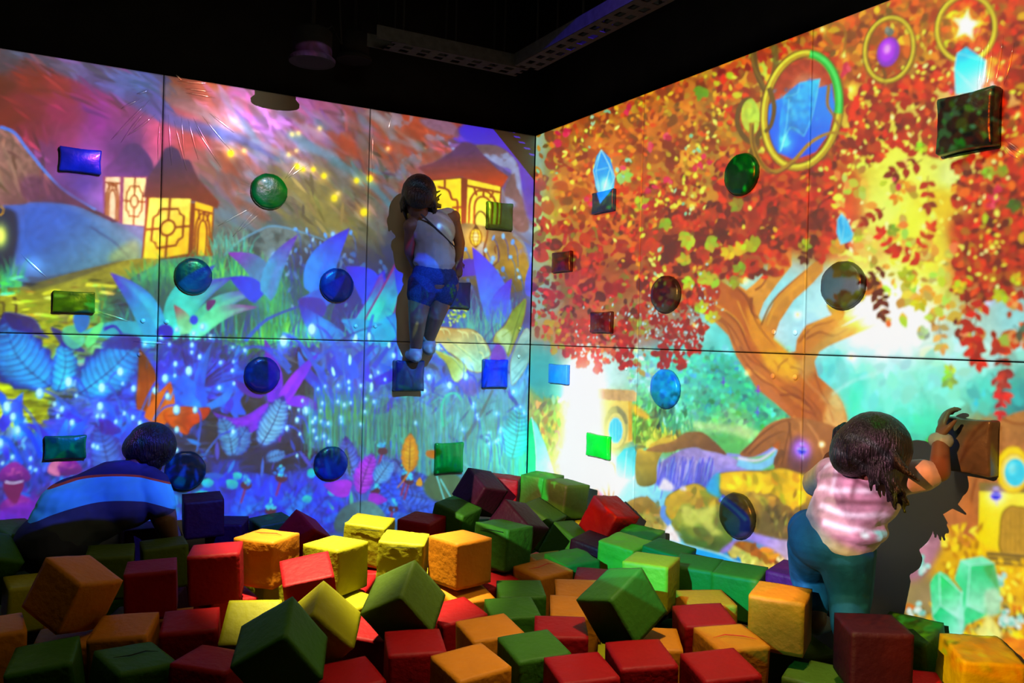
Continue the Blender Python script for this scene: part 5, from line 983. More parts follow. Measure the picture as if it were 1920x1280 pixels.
def projector(name, side, loc, img, power, tint=(1, 1, 1)):
    d = bpy.data.lights.new(name, 'SPOT'); o = bpy.data.objects.new(name, d); COL.objects.link(o)
    o.location = loc; d.shadow_soft_size = .006; d.spot_size = math.radians(150); d.spot_blend = 0; d.energy = power
    o.rotation_euler = (math.pi / 2, 0, 0 if side == 'L' else -math.pi / 2)
    d.use_nodes = True; nt = d.node_tree; N = nt.nodes; Lk = nt.links
    em = N['Emission']; tc = N.new('ShaderNodeTexCoord'); sx = N.new('ShaderNodeSeparateXYZ'); Lk.new(tc.outputs['Normal'], sx.inputs[0])
    def mth(op, a, b=None):
        m = N.new('ShaderNodeMath'); m.operation = op
        for i, q in enumerate((a, b)):
            if q is None: continue
            if isinstance(q, (int, float)): m.inputs[i].default_value = q
            else: Lk.new(q, m.inputs[i])
        return m.outputs[0]
    zz = mth('ABSOLUTE', sx.outputs['Z'])
    tx = mth('DIVIDE', sx.outputs['X'], zz); ty = mth('DIVIDE', sx.outputs['Y'], zz)
    if side == 'L': D = -loc.y; c0, a0, a1, sg = loc.x, LX0, LX1, 1
    else: D = -loc.x; c0, a0, a1, sg = loc.y, RY0, RY1, -1
    # slide coordinate of the wall point this ray reaches
    U = mth('DIVIDE', mth('SUBTRACT', mth('ADD', mth('MULTIPLY', tx, D * sg * FLIP), c0), a0), a1 - a0)
    V = mth('DIVIDE', mth('SUBTRACT', mth('ADD', mth('MULTIPLY', ty, D * FLIP), loc.z), WZ0), WZ1 - WZ0)
    cx = N.new('ShaderNodeCombineXYZ'); Lk.new(U, cx.inputs[0]); Lk.new(V, cx.inputs[1])
    im = N.new('ShaderNodeTexImage'); im.image = img; im.extension = 'CLIP'; im.interpolation = 'Linear'; Lk.new(cx.outputs[0], im.inputs[0])
    Lk.new(im.outputs[0], em.inputs[0])
    r2 = mth('ADD', mth('ADD', mth('MULTIPLY', tx, tx), mth('MULTIPLY', ty, ty)), 1)
    Lk.new(mth('POWER', r2, 1.5), em.inputs[1])
    d.color = tint
    return o
FLIP = 1
PL = projector('left_projector_beam', 'L', LEFT_PROJ, imgL, 790 * PROJ_POWER * 2.6)
PR = projector('right_projector_beam', 'R', RIGHT_PROJ, imgR, 1060 * PROJ_POWER * 2.6)

# ------------------------------------------------------------------ room shell
SEAM, TOP = 1.4215, 2.6308
def vinyl():
    m = material('white_padded_vinyl', (.32, .32, .32), .36, .16); nt = m.node_tree; N = nt.nodes; Lk = nt.links; b = N['Principled BSDF']
    tc = N.new('ShaderNodeTexCoord'); geo = N.new('ShaderNodeNewGeometry'); sp = N.new('ShaderNodeSeparateXYZ'); Lk.new(geo.outputs['Position'], sp.inputs[0])
    def mth(op, a, b_=None, c_=None):
        q = N.new('ShaderNodeMath'); q.operation = op
        for i, x in enumerate((a, b_, c_)):
            if x is None: continue
            if isinstance(x, (int, float)): q.inputs[i].default_value = x
            else: Lk.new(x, q.inputs[i])
        return q.outputs[0]
    n = N.new('ShaderNodeTexNoise'); n.inputs['Scale'].default_value = 5; n.inputs['Detail'].default_value = 2; Lk.new(geo.outputs['Position'], n.inputs[0])
    along = mth('ADD', sp.outputs['X'], sp.outputs['Y'])
    tot = mth('MULTIPLY', n.outputs['Fac'], .35)
    # stretched creases that fan out from points where the cover is pulled tight
    for i, (p, nr, R0, amp) in enumerate(CREASES):
        cx, cz = p
        dx = mth('SUBTRACT', along, cx); dz = mth('SUBTRACT', sp.outputs['Z'], cz)
        ang = mth('ARCTAN2', dz, dx); r = mth('SQRT', mth('ADD', mth('MULTIPLY', dx, dx), mth('MULTIPLY', dz, dz)))
        cv = N.new('ShaderNodeCombineXYZ'); Lk.new(mth('MULTIPLY', ang, nr), cv.inputs[0]); Lk.new(mth('MULTIPLY', r, 5), cv.inputs[1]); cv.inputs[2].default_value = i * 7.3
        nn = N.new('ShaderNodeTexNoise'); nn.inputs['Scale'].default_value = 1; nn.inputs['Detail'].default_value = 1; Lk.new(cv.outputs[0], nn.inputs[0])
        k = mth('ABSOLUTE', mth('SUBTRACT', nn.outputs['Fac'], .5)); k = mth('SUBTRACT', 1, mth('MINIMUM', mth('MULTIPLY', k, 16), 1))
        w = mth('MULTIPLY', mth('EXPONENT', mth('MULTIPLY', mth('MULTIPLY', r, r), -1 / (R0 * R0))), amp)
        w = mth('MULTIPLY', w, mth('MINIMUM', mth('MAXIMUM', mth('MULTIPLY', mth('SUBTRACT', r, .06), 12), 0), 1)); w = mth('MULTIPLY', w, mth('GREATER_THAN' if i != 2 else 'LESS_THAN', sp.outputs['Y'], -.03))
        m2 = N.new('ShaderNodeTexNoise'); m2.inputs['Scale'].default_value = 6; Lk.new(geo.outputs['Position'], m2.inputs[0]); w = mth('MULTIPLY', w, mth('MINIMUM', mth('MAXIMUM', mth('MULTIPLY', mth('SUBTRACT', m2.outputs['Fac'], .46), 9), 0), 1))
        tot = mth('ADD', tot, mth('MULTIPLY', k, w))
    q = N.new('ShaderNodeBump'); q.inputs['Strength'].default_value = 1; q.inputs['Distance'].default_value = .004
    Lk.new(tot, q.inputs['Height']); Lk.new(q.outputs['Normal'], b.inputs['Normal'])
    return m
P_ = lambda px, py: at_y(px, py, 0)
Q_ = lambda px, py: at_x(px, py, 0)
CREASES = [((P_(312, 178).x, P_(312, 178).z), 5, .24, .12), ((P_(505, 358).x, P_(505, 358).z), 4, .15, .12), ((Q_(1850, 60).y, Q_(1850, 60).z), 4, .16, .1), ((P_(700, 225).x, P_(700, 225).z), 2, .1, .1)]
VINYL = vinyl()
BLACK = material('matt_black_paint', (.006, .006, .008), .9, .1, .3, 6)
DARK = material('dark_rubber_floor', (.02, .02, .022), .8, .2, .3, 8)
fl = bm_obj('floor', box_bm(8, 8, .1, loc=(-2.6, -2.6, -.05)), DARK); fl['kind'] = 'structure'
pb = bm_obj('floor_of_the_pit', box_bm(4.9, 4.4, .196, loc=(-2.46, -2.21, .098)), DARK); pb['kind'] = 'structure'
ce = bm_obj('ceiling', box_bm(8, 8, .1, loc=(-2.6, -2.6, 3.85)), BLACK); ce['kind'] = 'structure'
TH = .05
def padded(w, h, name):
    bm = bmesh.new(); nx, nz = 9, 9; V = {}
    ins = [0, .0015, .004, .009]; mid = [-.33, .33]
    ax = [-1 + q * 2 / w for q in ins] + mid + [1 - q * 2 / w for q in ins[::-1]]; az = [-1 + q * 2 / h for q in ins] + mid + [1 - q * 2 / h for q in ins[::-1]]
    prof = [-.005, -.002, -.0005, 0, 0, 0, 0, -.0005, -.002, -.005]
    for i in range(nx + 1):
        for j in range(nz + 1):
            u, v = i / nx * 2 - 1, j / nz * 2 - 1
            # dense near the edge so the padding rolls over there
            x, z = ax[i] * w / 2, az[j] * h / 2
            d = min(prof[i], prof[j])
            V[i, j] = bm.verts.new((x, d, z))
    for i in range(nx):
        for j in range(nz): bm.faces.new((V[i, j], V[i + 1, j], V[i + 1, j + 1], V[i, j + 1]))
    # y points to the room; sides
    edge = [V[i, 0] for i in range(nx + 1)] + [V[nx, j] for j in range(1, nz + 1)] + [V[i, nz] for i in range(nx - 1, -1, -1)] + [V[0, j] for j in range(nz - 1, 0, -1)]
    back = [bm.verts.new((v.co.x, -TH, v.co.z)) for v in edge]
    for k in range(len(edge)):
        bm.faces.new((edge[k], back[k], back[(k + 1) % len(edge)], edge[(k + 1) % len(edge)]))
    bm.faces.new(back[::-1]); bmesh.ops.recalc_face_normals(bm, faces=bm.faces[:])
    me = bpy.data.meshes.new(name); bm.to_mesh(me); bm.free()
    for p in me.polygons: p.use_smooth = True
    me.materials.append(VINYL); return me
def wall(name, side):
    if side == 'L': w = bm_obj(name, box_bm(4.3, .1, 3.8, loc=(-2.0, TH + .06, 1.9)), BLACK)
    else: w = bm_obj(name, box_bm(.1, 4.3, 3.8, loc=(TH + .06, -2.0, 1.9)), BLACK)
    w['kind'] = 'structure'; g = .0035; up_, lo_ = padded(1 - g, TOP - SEAM - g, 'upper_panel'), padded(1 - g, SEAM - g, 'lower_panel')
    for i in range(4):
        for me, zc in ((up_, (TOP + SEAM) / 2), (lo_, SEAM / 2)):
            o = link('wall_panel', me, None, w)
            if side == 'L': o.location = (-.5 - i, 0, zc); o.rotation_euler = (0, 0, math.pi)
            else: o.location = (0, -.5 - i, zc); o.rotation_euler = (0, 0, math.pi / 2)
    return w
WL = wall('wall_left', 'L'); WR = wall('wall_right', 'R')
# domed fixing studs at the panel corners
STUD = material('pale_plastic_stud', (.5, .5, .52), .3, .4)
def stud_bm(r=.011):
    bm = bmesh.new(); bmesh.ops.create_uvsphere(bm, u_segments=14, v_segments=8, radius=r)
    for v in bm.verts: v.co.y *= .6
    return bm
sm_ = bpy.data.meshes.new('stud'); b_ = stud_bm(); b_.to_mesh(sm_); b_.free()
for p in sm_.polygons: p.use_smooth = True
sm_.materials.append(STUD)
for px, py, sd in [(1451, 622, 'R'), (1491, 623, 'R'), (1449, 705, 'R'), (1491, 707, 'R'), (1173, 620, 'R'), (1174, 690, 'R'), (667, 611, 'L'), (704, 611, 'L'), (268, 601, 'L'), (262, 664, 'L'), (312, 603, 'L'), (975, 616, 'L'), (973, 668, 'L')]:
    o = bpy.data.objects.new('fixing_stud', sm_); COL.objects.link(o); o.parent = WL if sd == 'L' else WR
    o.location = at_y(px, py, -.002) if sd == 'L' else at_x(px, py, -.002)
    if sd == 'R': o.rotation_euler = (0, 0, math.pi / 2)
# taut creases in the vinyl cover: low glossy ridges
GLV = material('taut_glossy_vinyl', (.40, .40, .40), .13, .6, coat=1)
GLV.node_tree.nodes['Principled BSDF'].inputs['Coat Roughness'].default_value = .1
for sd, L_ in (('L', [(280, 188, 208, 262), (274, 206, 226, 268), (292, 214, 236, 256), (262, 186, 226, 204), (300, 222, 296, 300), (316, 216, 322, 310), (340, 214, 346, 300), (352, 222, 372, 300), (362, 220, 402, 292), (378, 216, 436, 286), (392, 212, 440, 250), (334, 152, 402, 156), (346, 166, 398, 172), (348, 174, 404, 184), (330, 140, 344, 152), (326, 226, 350, 320), (366, 240, 416, 316), (256, 176, 280, 168),
                       (478, 386, 408, 424), (482, 392, 436, 444), (492, 396, 446, 434), (534, 336, 562, 300), (540, 334, 582, 306), (38, 474, 90, 522), (182, 584, 246, 604), (700, 240, 698, 330), (735, 215, 728, 245), (250, 640, 320, 645)]),
              ('R', [(1845, 75, 1832, 172), (1862, 90, 1846, 176), (1882, 66, 1862, 170), (1902, 80, 1882, 160), (1856, 66, 1840, 170), (1878, 268, 1912, 300), (1885, 262, 1918, 290)])):
    for q, (xa, ya, xb, yb) in enumerate(L_):
        fn = at_y if sd == 'L' else at_x
        A, B = fn(xa, ya, 0), fn(xb, yb, 0); M_ = (A + B) / 2 + Vector((0, 0, .004 * math.sin(q * 2.1)))
        bm = tube_bm([A, (A + M_) / 2, M_, (M_ + B) / 2, B], [.0005, .0046, .0062, .0044, .0005], 8)
        for v in bm.verts:
            if sd == 'L': v.co.y = v.co.y * .35
            else: v.co.x = v.co.x * .35
        bm_obj('cover_crease', bm, GLV, WL if sd == 'L' else WR, True)
# ------------------------------------------------------------------ climbing holds
HC = {'blue': (0.0066, 0.0594, 0.495), 'navy': (0.008, 0.04, 0.13), 'green': (0.0, 0.1716, 0.033), 'olive': (0.0396, 0.1056, 0.033), 'black': (0.0231, 0.033, 0.0396), 'maroon': (0.066, 0.0231, 0.033), 'grey': (0.04, 0.043, 0.047), 'sky': (0.013, 0.14, 0.55), 'teal': (0.0132, 0.0561, 0.066), 'smoke': (0.0858, 0.066, 0.0528), 'lime': (0.0, 0.33, 0.0132), 'dusk': (0.02, 0.04, 0.085)}
HM = {k: material('glossy_%s_hold' % k, v, .3, .3, .12, 18, .25, 25, coat=.12) for k, v in HC.items()}
HB = {k: material('%s_backing' % k, tuple(c * .45 for c in v), .5, .4) for k, v in HC.items()}
def hold(px, py, w, h, side, shape, col, label, group, t=.022, tilt=0):
    P = (at_y if side == 'L' else at_x)(px, py, -.5 * t)
    # metres per pixel across and up at that spot
    a = at_y(px + 1, py, 0) - at_y(px, py, 0) if side == 'L' else at_x(px + 1, py, 0) - at_x(px, py, 0)
    b = at_y(px, py + 1, 0) - at_y(px, py, 0) if side == 'L' else at_x(px, py + 1, 0) - at_x(px, py, 0)
    W = w * (abs(a.x) if side == 'L' else abs(a.y)); H = h * abs(b.z)
    r = thing('climbing_hold', label, 'climbing hold', P, group)
    if side == 'R': r.rotation_euler = (0, tilt, math.pi / 2) if False else (0, 0, -math.pi / 2)
    rnd = random.Random(int(px * 7 + py))
    if shape == 'box':
        bm = box_bm(W, t, H, min(W, H) * .07, 3); bmesh.ops.subdivide_edges(bm, edges=[e for e in bm.edges if e.calc_length() > W * .5], cuts=5, use_grid_fill=True)
        for v in bm.verts:
            u_, v_ = v.co.x / W * 2, v.co.z / H * 2
            puff = (1 - min(1, u_ * u_)) * (1 - min(1, v_ * v_)); pinch = 1 - .05 * (1 - v_ * v_); pz = 1 - .05 * (1 - u_ * u_)
            v.co.x *= pinch; v.co.z *= pz; v.co.y += (-.010 if v.co.y < 0 else 0) * puff
            v.co += Vector((rnd.uniform(-1, 1), rnd.uniform(-1, 1), rnd.uniform(-1, 1))) * .0012
        bp = box_bm(W * .96, .012, H * .96, .003, 1, loc=(0, t / 2 - .004, -H * .035))
    else:
        bm = bmesh.new(); k = 28; rings = []
        for q, (rr, yy) in enumerate([(1.0, t / 2), (1.02, .1 * t), (.99, -.25 * t), (.92, -.5 * t), (.7, -.62 * t), (.38, -.68 * t)]):
            rings.append([bm.verts.new((W / 2 * rr * math.cos(j * 2 * math.pi / k) * (1 + .02 * math.sin(j * 1.7)), yy, H / 2 * rr * math.sin(j * 2 * math.pi / k) * (1 + .015 * math.cos(j * 2.3)))) for j in range(k)])
        c_ = bm.verts.new((0, -.69 * t, 0))
        for q in range(len(rings) - 1):
            for j in range(k): bm.faces.new((rings[q][j], rings[q][(j + 1) % k], rings[q + 1][(j + 1) % k], rings[q + 1][j]))
        for j in range(k): bm.faces.new((rings[-1][j], rings[-1][(j + 1) % k], c_))
        bm.faces.new(rings[0]); bmesh.ops.recalc_face_normals(bm, faces=bm.faces[:])
        bp = bmesh.new(); bmesh.ops.create_cone(bp, cap_ends=True, segments=24, radius1=1, radius2=1, depth=.012)
        for v in bp.verts: v.co = Vector((v.co.x * W * .505, v.co.z + t / 2 - .006, v.co.y * H * .505 - .004))
    bm_obj('grip', bm, HM[col], r, True); bm_obj('backing_plate', bp, HB[col], r)
    r.rotation_euler[1] = tilt
    return r
GL, GR = 'climbing holds on the left wall', 'climbing holds on the right wall'
for a in [
    (151, 301, 80, 46, 'L', 'box', 'blue', 'bright blue rectangular climbing hold high up, left of the lit shrine houses', GL),
    (139, 566, 80, 40, 'L', 'box', 'olive', 'murky green rectangular hold on the projected golden path', GL),
    (123, 838, 80, 44, 'L', 'box', 'green', 'emerald rectangular hold just above the bent-over person in stripes', GL),
    (937, 405, 50, 52, 'L', 'box', 'olive', 'dark green square hold over the window of the right-hand shrine', GL),
    (857, 553, 50, 50, 'L', 'box', 'dusk', 'dark blue square hold beside the shorts of the climbing child', GL),
    (766, 704, 54, 58, 'L', 'box', 'dusk', 'slate blue square hold under the feet of the climbing child', GL),
    (928, 700, 48, 54, 'L', 'box', 'blue', 'vivid blue square hold on the projected cream leaves', GL),
    (842, 858, 54, 58, 'L', 'box', 'green', 'green square hold low on the wall near the corner heap of cubes', GL),
    (505, 358, 68, 65, 'L', 'disc', 'green', 'shiny green round hold with creases fanning out around it', GL),
    (363, 517, 70, 66, 'L', 'disc', 'navy', 'blue round hold at the foot of the projected lit shrine', GL),
    (632, 534, 62, 62, 'L', 'disc', 'navy', 'dark blue round hold over the wide blue projected petal', GL),
    (492, 702, 66, 66, 'L', 'disc', 'navy', 'near-black purple round hold in the projected magenta star flower', GL),
    (348, 882, 76, 72, 'L', 'disc', 'navy', 'large dark round hold beside the head of the bent-over person', GL),
    (621, 868, 62, 62, 'L', 'disc', 'navy', 'dark round hold above the projected grey stones at the bottom', GL),
    (1132, 378, 40, 40, 'R', 'box', 'sky', 'blue square hold right below the projected ice-blue crystal', GR),
    (1054, 491, 35, 38, 'R', 'box', 'maroon', 'small dark maroon square hold closest to the room corner in the leaves', GR),
    (1128, 604, 39, 40, 'R', 'box', 'maroon', 'dark brown square hold at the hem of the crimson leaves', GR),
    (1048, 701, 35, 37, 'R', 'box', 'sky', 'small blue square hold on pale sky beside the corner', GR),
    (1122, 836, 42, 44, 'R', 'box', 'lime', 'bright green rectangular hold in the white column of light', GR),
    (1815, 229, 108, 108, 'R', 'box', 'teal', 'big dark teal square hold below the projected star ring', GR),
    (1822, 836, 86, 104, 'R', 'box', 'smoke', 'big smoky brown square hold gripped by the right child', GR),
    (1389, 326, 60, 76, 'R', 'disc', 'green', 'dark green round hold beside the projected gilded ring', GR),
    (1247, 551, 52, 68, 'R', 'disc', 'grey', 'grey round hold where leaves thin out left of the trunk', GR),
    (1579, 534, 80, 88, 'R', 'disc', 'grey', 'grey round hold between the branches of the projected tree', GR),
    (1246, 728, 52, 72, 'R', 'disc', 'sky', 'bright blue round hold on the projected green forest', GR),
    (1381, 966, 64, 84, 'R', 'disc', 'grey', 'grey-green round hold over the projected golden boulders', GR)]:
    hold(*a, t=.05 if a[0] > 1800 else (.06 if a[0] == 766 else .024))
CUBES = [
(-2.3729, -1.3255, 0.6445, 0.379, 0.185, 0.697, 'orange', 1, 'orange foam cube tipped on one corner at the left, largest orange one', ''),
(-2.6384, -0.5765, 0.5837, 0.535, 0.331, 0.562, 'green', 0, 'dark green foam cube cut by the left frame edge, above the orange ones', ''),
(-2.5579, -0.1784, 0.55, 0.227, 0.109, 0.573, 'green', 2, 'green foam cube whose top glows bright in projector light by the purple mushrooms', ''),
(-2.2253, -0.6813, 0.5309, 0.07, 0.005, -0.125, 'olive', 1, 'olive foam cube beneath the hip of the bent-over person', ''),
(-2.03, -0.6525, 0.5348, -0.005, -0.052, -0.016, 'olive', 0, 'olive foam cube just behind the two upright red cubes at left', ''),
(-2.12, -1.0428, 0.55, 0.037, -0.033, -0.162, 'red', 1, 'left one of the two upright dark red cubes standing side by side', ''),
(-1.9393, -1.235, 0.635, 0.005, -0.052, -0.281, 'red', 0, 'right one of the two upright red cubes, touching the creased orange cube', ''),
(-1.7479, -1.132, 0.64, 0.0, -0.0, -0.84, 'orange', 3, 'creased orange foam cube with a red tear line across its top', 'top_red'),
(-1.5285, -1.2432, 0.6179, 0.0, -0.0, 0.544, 'yellow', 2, 'bright yellow cube standing behind the glaring red cube', ''),
(-1.6769, -1.4317, 0.5989, 0.267, -0.163, -0.212, 'red', 0, 'glaring red cube lit full face by the spotlight', ''),
(-2.2348, -1.4487, 0.4872, 0.119, -0.042, -0.338, 'orange', 1, 'flat-lying orange cube between the tipped orange cube and a dark red one', ''),
(-2.3857, -1.3176, 0.4337, 0.081, -0.056, -0.198, 'orange', 0, 'low orange cube peeking out below the big tipped orange cube', ''),
(-2.5812, -1.3413, 0.5004, 0.035, -0.002, 0.097, 'orange', 1, 'orange cube cut by the frame at the far left, low down', ''),
(-2.4407, -1.5445, 0.4666, 0.124, -0.123, -0.173, 'green', 0, 'green cube in the bottom left corner, tilted slightly to the left', ''),
(-2.2379, -1.6639, 0.464, 0.121, 0.099, 0.346, 'green', 2, 'green cube at the bottom edge with a dark slit in its top', 'top_dark'),
(-2.0504, -1.4547, 0.4788, 0.107, -0.027, -0.224, 'red', 1, 'dark red flat-lying cube left of the large tipped dark green cube', ''),
(-2.0441, -1.758, 0.4602, -0.035, 0.06, -0.692, 'red', 0, 'dark red cube cut by the bottom edge, left of the large dark green cube', ''),
(-1.8743, -1.5183, 0.4948, 0.607, -0.017, -0.435, 'yellow', 0, 'yellow-green cube whose wide top leans toward the viewer behind the dark green one', ''),
(-1.9135, -2.002, 0.62, 0.386, -0.56, -0.577, 'green', 1, 'largest dark green cube, balanced on an edge at bottom left centre', ''),
(-1.7327, -1.74, 0.5708, 0.427, 0.747, -0.165, 'yellow', 0, 'yellow-green cube standing on a corner right of the largest dark green cube', ''),
(-1.4716, -1.7565, 0.6156, 0.547, -0.48, -0.961, 'olive', 1, 'large olive cube tipped on an edge in front of the creased yellow cube', ''),
(-1.8911, -1.1313, 0.4549, 0.069, 0.086, 0.17, 'red', 0, 'bright red cube lying low in front of the creased orange cube', ''),
(-1.6812, -0.9703, 0.44, 0.0, -0.0, 0.287, 'yellow', 0, 'yellow cube wedged low between the orange and glaring red cubes', ''),
(-1.511, -1.3414, 0.4401, 0.054, -0.045, 0.369, 'yellow', 1, 'low bright yellow cube glowing at the heart of the spotlight', ''),
(-1.4388, -1.1309, 0.4411, 0.164, 0.059, -0.666, 'red', 2, 'small showing red cube just right of the glaring red cube', ''),
(-1.2817, -0.9878, 0.4429, 0.068, -0.015, -0.137, 'red', 0, 'red cube in the gap between the yellow cubes of the lit group', ''),
(-1.2967, -0.9501, 0.622, 0.048, 0.086, -0.619, 'yellow', 3, 'creased mustard cube at the back of the lit group', 'side_dark'),
(-1.2895, -1.3007, 0.6283, 0.026, 0.057, -0.539, 'yellow', 4, 'strongly wrinkled yellow cube left of the smooth orange cube', 'side_dark'),
(-1.1286, -1.446, 0.6467, 0.0, -0.0, 0.248, 'orange', 0, 'smooth upright orange cube, brightest of the orange ones', ''),
(-0.8635, -1.2885, 0.6369, -0.071, 0.033, -1.167, 'green', 3, 'upright green cube with a dark slit, right of the smooth orange cube', 'side_dark'),
(-1.2102, -1.1921, 0.45, 0.069, -0.012, -0.219, 'yellow', 0, 'yellow cube low behind the large tipped olive cube', ''),
(-1.1292, -1.4882, 0.4639, 0.156, 0.006, -0.03, 'orange', 0, 'flat orange cube below the smooth upright orange cube', ''),
(-0.9549, -1.3942, 0.4597, 0.059, -0.037, 0.062, 'red', 0, 'dark red cube lying flat below the slit green cube', ''),
(-0.9253, -0.6287, 0.5402, 0.06, 0.035, -0.929, 'red', 0, 'dark red cube between the mustard cube and the green heap at the back', ''),
(-0.7393, -0.5941, 0.5808, 0.08, 0.26, -1.014, 'green', 2, 'green cube on the back heap in front of the maroon boulder-like cube', ''),
(-1.3855, -0.3175, 0.5005, 0.528, 0.481, 0.631, 'red', 0, 'red cube corner poking up behind the bright yellow cube', ''),
(-1.4812, -0.1129, 0.4792, 0.042, -0.089, 0.111, 'green', 0, 'dark green cube at the wall behind the creased orange cube', ''),
(-1.6893, -0.1178, 0.489, 0.034, 0.007, -0.396, 'plum', 0, 'dark plum cube at the wall left of the creased orange cube', ''),
(-1.8277, -0.2775, 0.6371, 0.067, -0.04, -0.077, 'plum', 1, 'tall dark plum cube below the large round hold, beside the bent arm', ''),
(-2.0568, -0.0923, 0.49, 0.0, -0.0, 0.043, 'plum', 0, 'dark plum cube under the hanging hand of the bent-over person', ''),
(-0.5646, -0.5056, 0.6899, 0.522, 0.205, 0.283, 'plum', 0, 'big dark maroon cube on top of the corner heap, on its corner', ''),
(-0.3766, -0.3983, 0.6607, -0.01, 0.069, -0.65, 'red', 4, 'crumpled red cube on the corner heap beside the bright green ones', ''),
(-0.2121, -0.513, 0.6775, 0.013, 0.048, -1.069, 'green', 3, 'bright green crumpled cube standing right in the room corner', ''),
(-0.1983, -0.7075, 0.6715, -0.075, 0.073, -1.372, 'green', 2, 'bright green cube half hidden right of the corner one', ''),
(-0.3983, -0.7951, 0.58, 0.031, 0.451, -1.013, 'green', 0, 'green cube leaning steeply behind the tilted maroon one', ''),
(-0.7204, -1.1394, 0.6567, -0.285, 0.553, -1.293, 'plum', 1, 'large tilted maroon cube between the slit green cube and the corner heap', ''),
(-0.184, -1.0605, 0.6299, 0.468, 0.116, 0.223, 'red', 4, 'glossy red cube balanced on a corner by the right wall', ''),
(-0.1653, -0.7051, 0.4899, 0.034, -0.006, -0.405, 'yellow', 0, 'small showing yellow cube left of the corner-balanced red cube', ''),
(-0.3547, -0.9875, 0.5133, -0.127, 0.468, -1.204, 'green', 0, 'dark green cube below the corner-balanced red cube', ''),
(-0.3499, -1.4032, 0.5495, 0.071, 0.085, -1.187, 'yellow', 4, 'crumpled yellow cube in front of the corner-balanced red cube', ''),
(-0.3679, -1.2098, 0.5148, 0.07, 0.16, -1.107, 'plum', 0, 'maroon cube lying flat left of the crumpled yellow one', ''),
(-0.1527, -1.256, 0.5377, 0.096, 0.043, -1.077, 'green', 4, 'crinkled green cube lit with leaf light close to the right wall', ''),
(-0.253, -1.5567, 0.5499, 0.021, 0.124, -1.107, 'green', 3, 'green cube with projected leaf pattern behind the yellow upright one', ''),
(-0.5683, -1.8455, 0.6015, 0.0, -0.0, -0.968, 'yellow', 0, 'upright yellow cube near the right wall, its side in shade', ''),
(-0.5686, -1.184, 0.4486, 0.06, -0.035, -0.039, 'yellow', 0, 'flat yellow cube behind the wrinkled green one in mid pit', ''),
(-0.7529, -1.2587, 0.456, 0.036, -0.092, -0.118, 'orange', 2, 'orange cube edge low behind the torn orange cube', ''),
(-0.5842, -1.3628, 0.4992, 0.087, -0.058, 0.006, 'green', 4, 'wrinkled green cube in mid pit left of the dark red pair', ''),
(-0.7753, -1.4506, 0.4962, 0.054, -0.045, 0.149, 'orange', 0, 'orange cube with a red tear line in mid pit', 'top_red'),
(-0.6073, -1.5692, 0.4789, 0.07, 0.005, -0.675, 'red', 0, 'dark red cube behind the green cube standing on its corner', ''),
(-0.4539, -1.6861, 0.5159, 0.098, 0.036, -1.01, 'plum', 1, 'maroon cube left of the upright yellow cube near the right wall', ''),
(-0.8906, -2.1029, 0.6338, 0.493, -0.252, -1.492, 'green', 1, 'large green cube standing on its corner in mid pit', ''),
(-0.9563, -1.5953, 0.48, 0.069, -0.007, -0.414, 'green', 0, 'flat green cube left of the pale orange pair', ''),
(-1.073, -1.7423, 0.471, 0.102, -0.022, -0.301, 'green', 3, 'wrinkled green cube in front of the flat green one', ''),
(-0.7659, -1.6797, 0.481, 0.104, -0.007, -0.521, 'orange', 1, 'pale orange cube directly left of the corner-standing green cube', ''),
(-0.8752, -1.8147, 0.4704, 0.106, 0.031, -0.538, 'orange', 0, 'pale orange cube in front of its twin, above a dark red one', ''),
(-1.0255, -1.968, 0.4694, 0.07, -0.002, -0.534, 'red', 1, 'dark red square-on cube right of the orange and green front cubes', ''),
(-1.25, -1.9167, 0.484, 0.052, -0.058, -0.111, 'orange', 1, 'orange cube right of the flat dark red one in the front rows', ''),
(-1.2017, -2.0977, 0.4818, 0.096, -0.043, -0.119, 'green', 0, 'clean green cube in the front row beside two orange ones', ''),
(-1.4247, -2.1318, 0.4826, 0.091, -0.052, 0.063, 'orange', 0, 'orange cube cut by the bottom edge left of the clean green cube', ''),
(-1.1624, -2.2855, 0.475, 0.066, -0.024, -0.237, 'red', 0, 'bright red cube cut by the bottom edge, left one of three', ''),
(-0.9722, -2.3053, 0.49, 0.1, -0.032, -0.35, 'red', 1, 'bright red cube at the bottom edge, middle one of three', ''),
(-0.8294, -2.4726, 0.4943, 0.094, -0.046, -0.294, 'red', 0, 'bright red cube at the bottom edge, right one of three', ''),
(-0.7982, -2.1461, 0.4549, 0.069, -0.007, -0.58, 'orange', 1, 'plump orange cube behind the bright red row', ''),
(-0.6635, -2.3386, 0.5011, 0.078, -0.005, -0.24, 'orange', 0, 'orange cube with a forked red tear on its top', 'fork_red'),
(-0.4764, -2.0274, 0.505, 0.033, -0.011, -0.422, 'orange', 0, 'orange cube right of the corner-standing green cube', ''),
(-0.6047, -2.162, 0.5073, 0.091, -0.062, -0.45, 'red', 0, 'dark red cube tucked before the orange one, right of centre', ''),
(-0.3262, -1.8105, 0.558, 0.068, 0.017, -0.992, 'green', 1, 'green cube by the right wall with painted light on its front, rear of two', ''),
(-0.2694, -1.9768, 0.5642, 0.068, 0.015, -1.006, 'green', 0, 'green cube by the right wall with painted light on its front, nearer of two', ''),
(-0.4527, -2.3363, 0.6064, 0.034, 0.006, -0.995, 'orange', 1, 'orange cube half lit beside the climbing child near the plum cubes', ''),
(-0.4321, -2.2483, 0.4383, 0.058, -0.039, -0.207, 'olive', 0, 'flat olive cube left of the big maroon cube, rear of three', ''),
(-0.2455, -2.2436, 0.3743, 0.06, -0.035, -0.321, 'olive', 1, 'olive cube squeezed against the left side of the big maroon cube', ''),
(-0.4367, -2.4656, 0.3987, 0.068, 0.015, -1.069, 'olive', 0, 'olive cube in front of the big maroon cube at the bottom edge', ''),
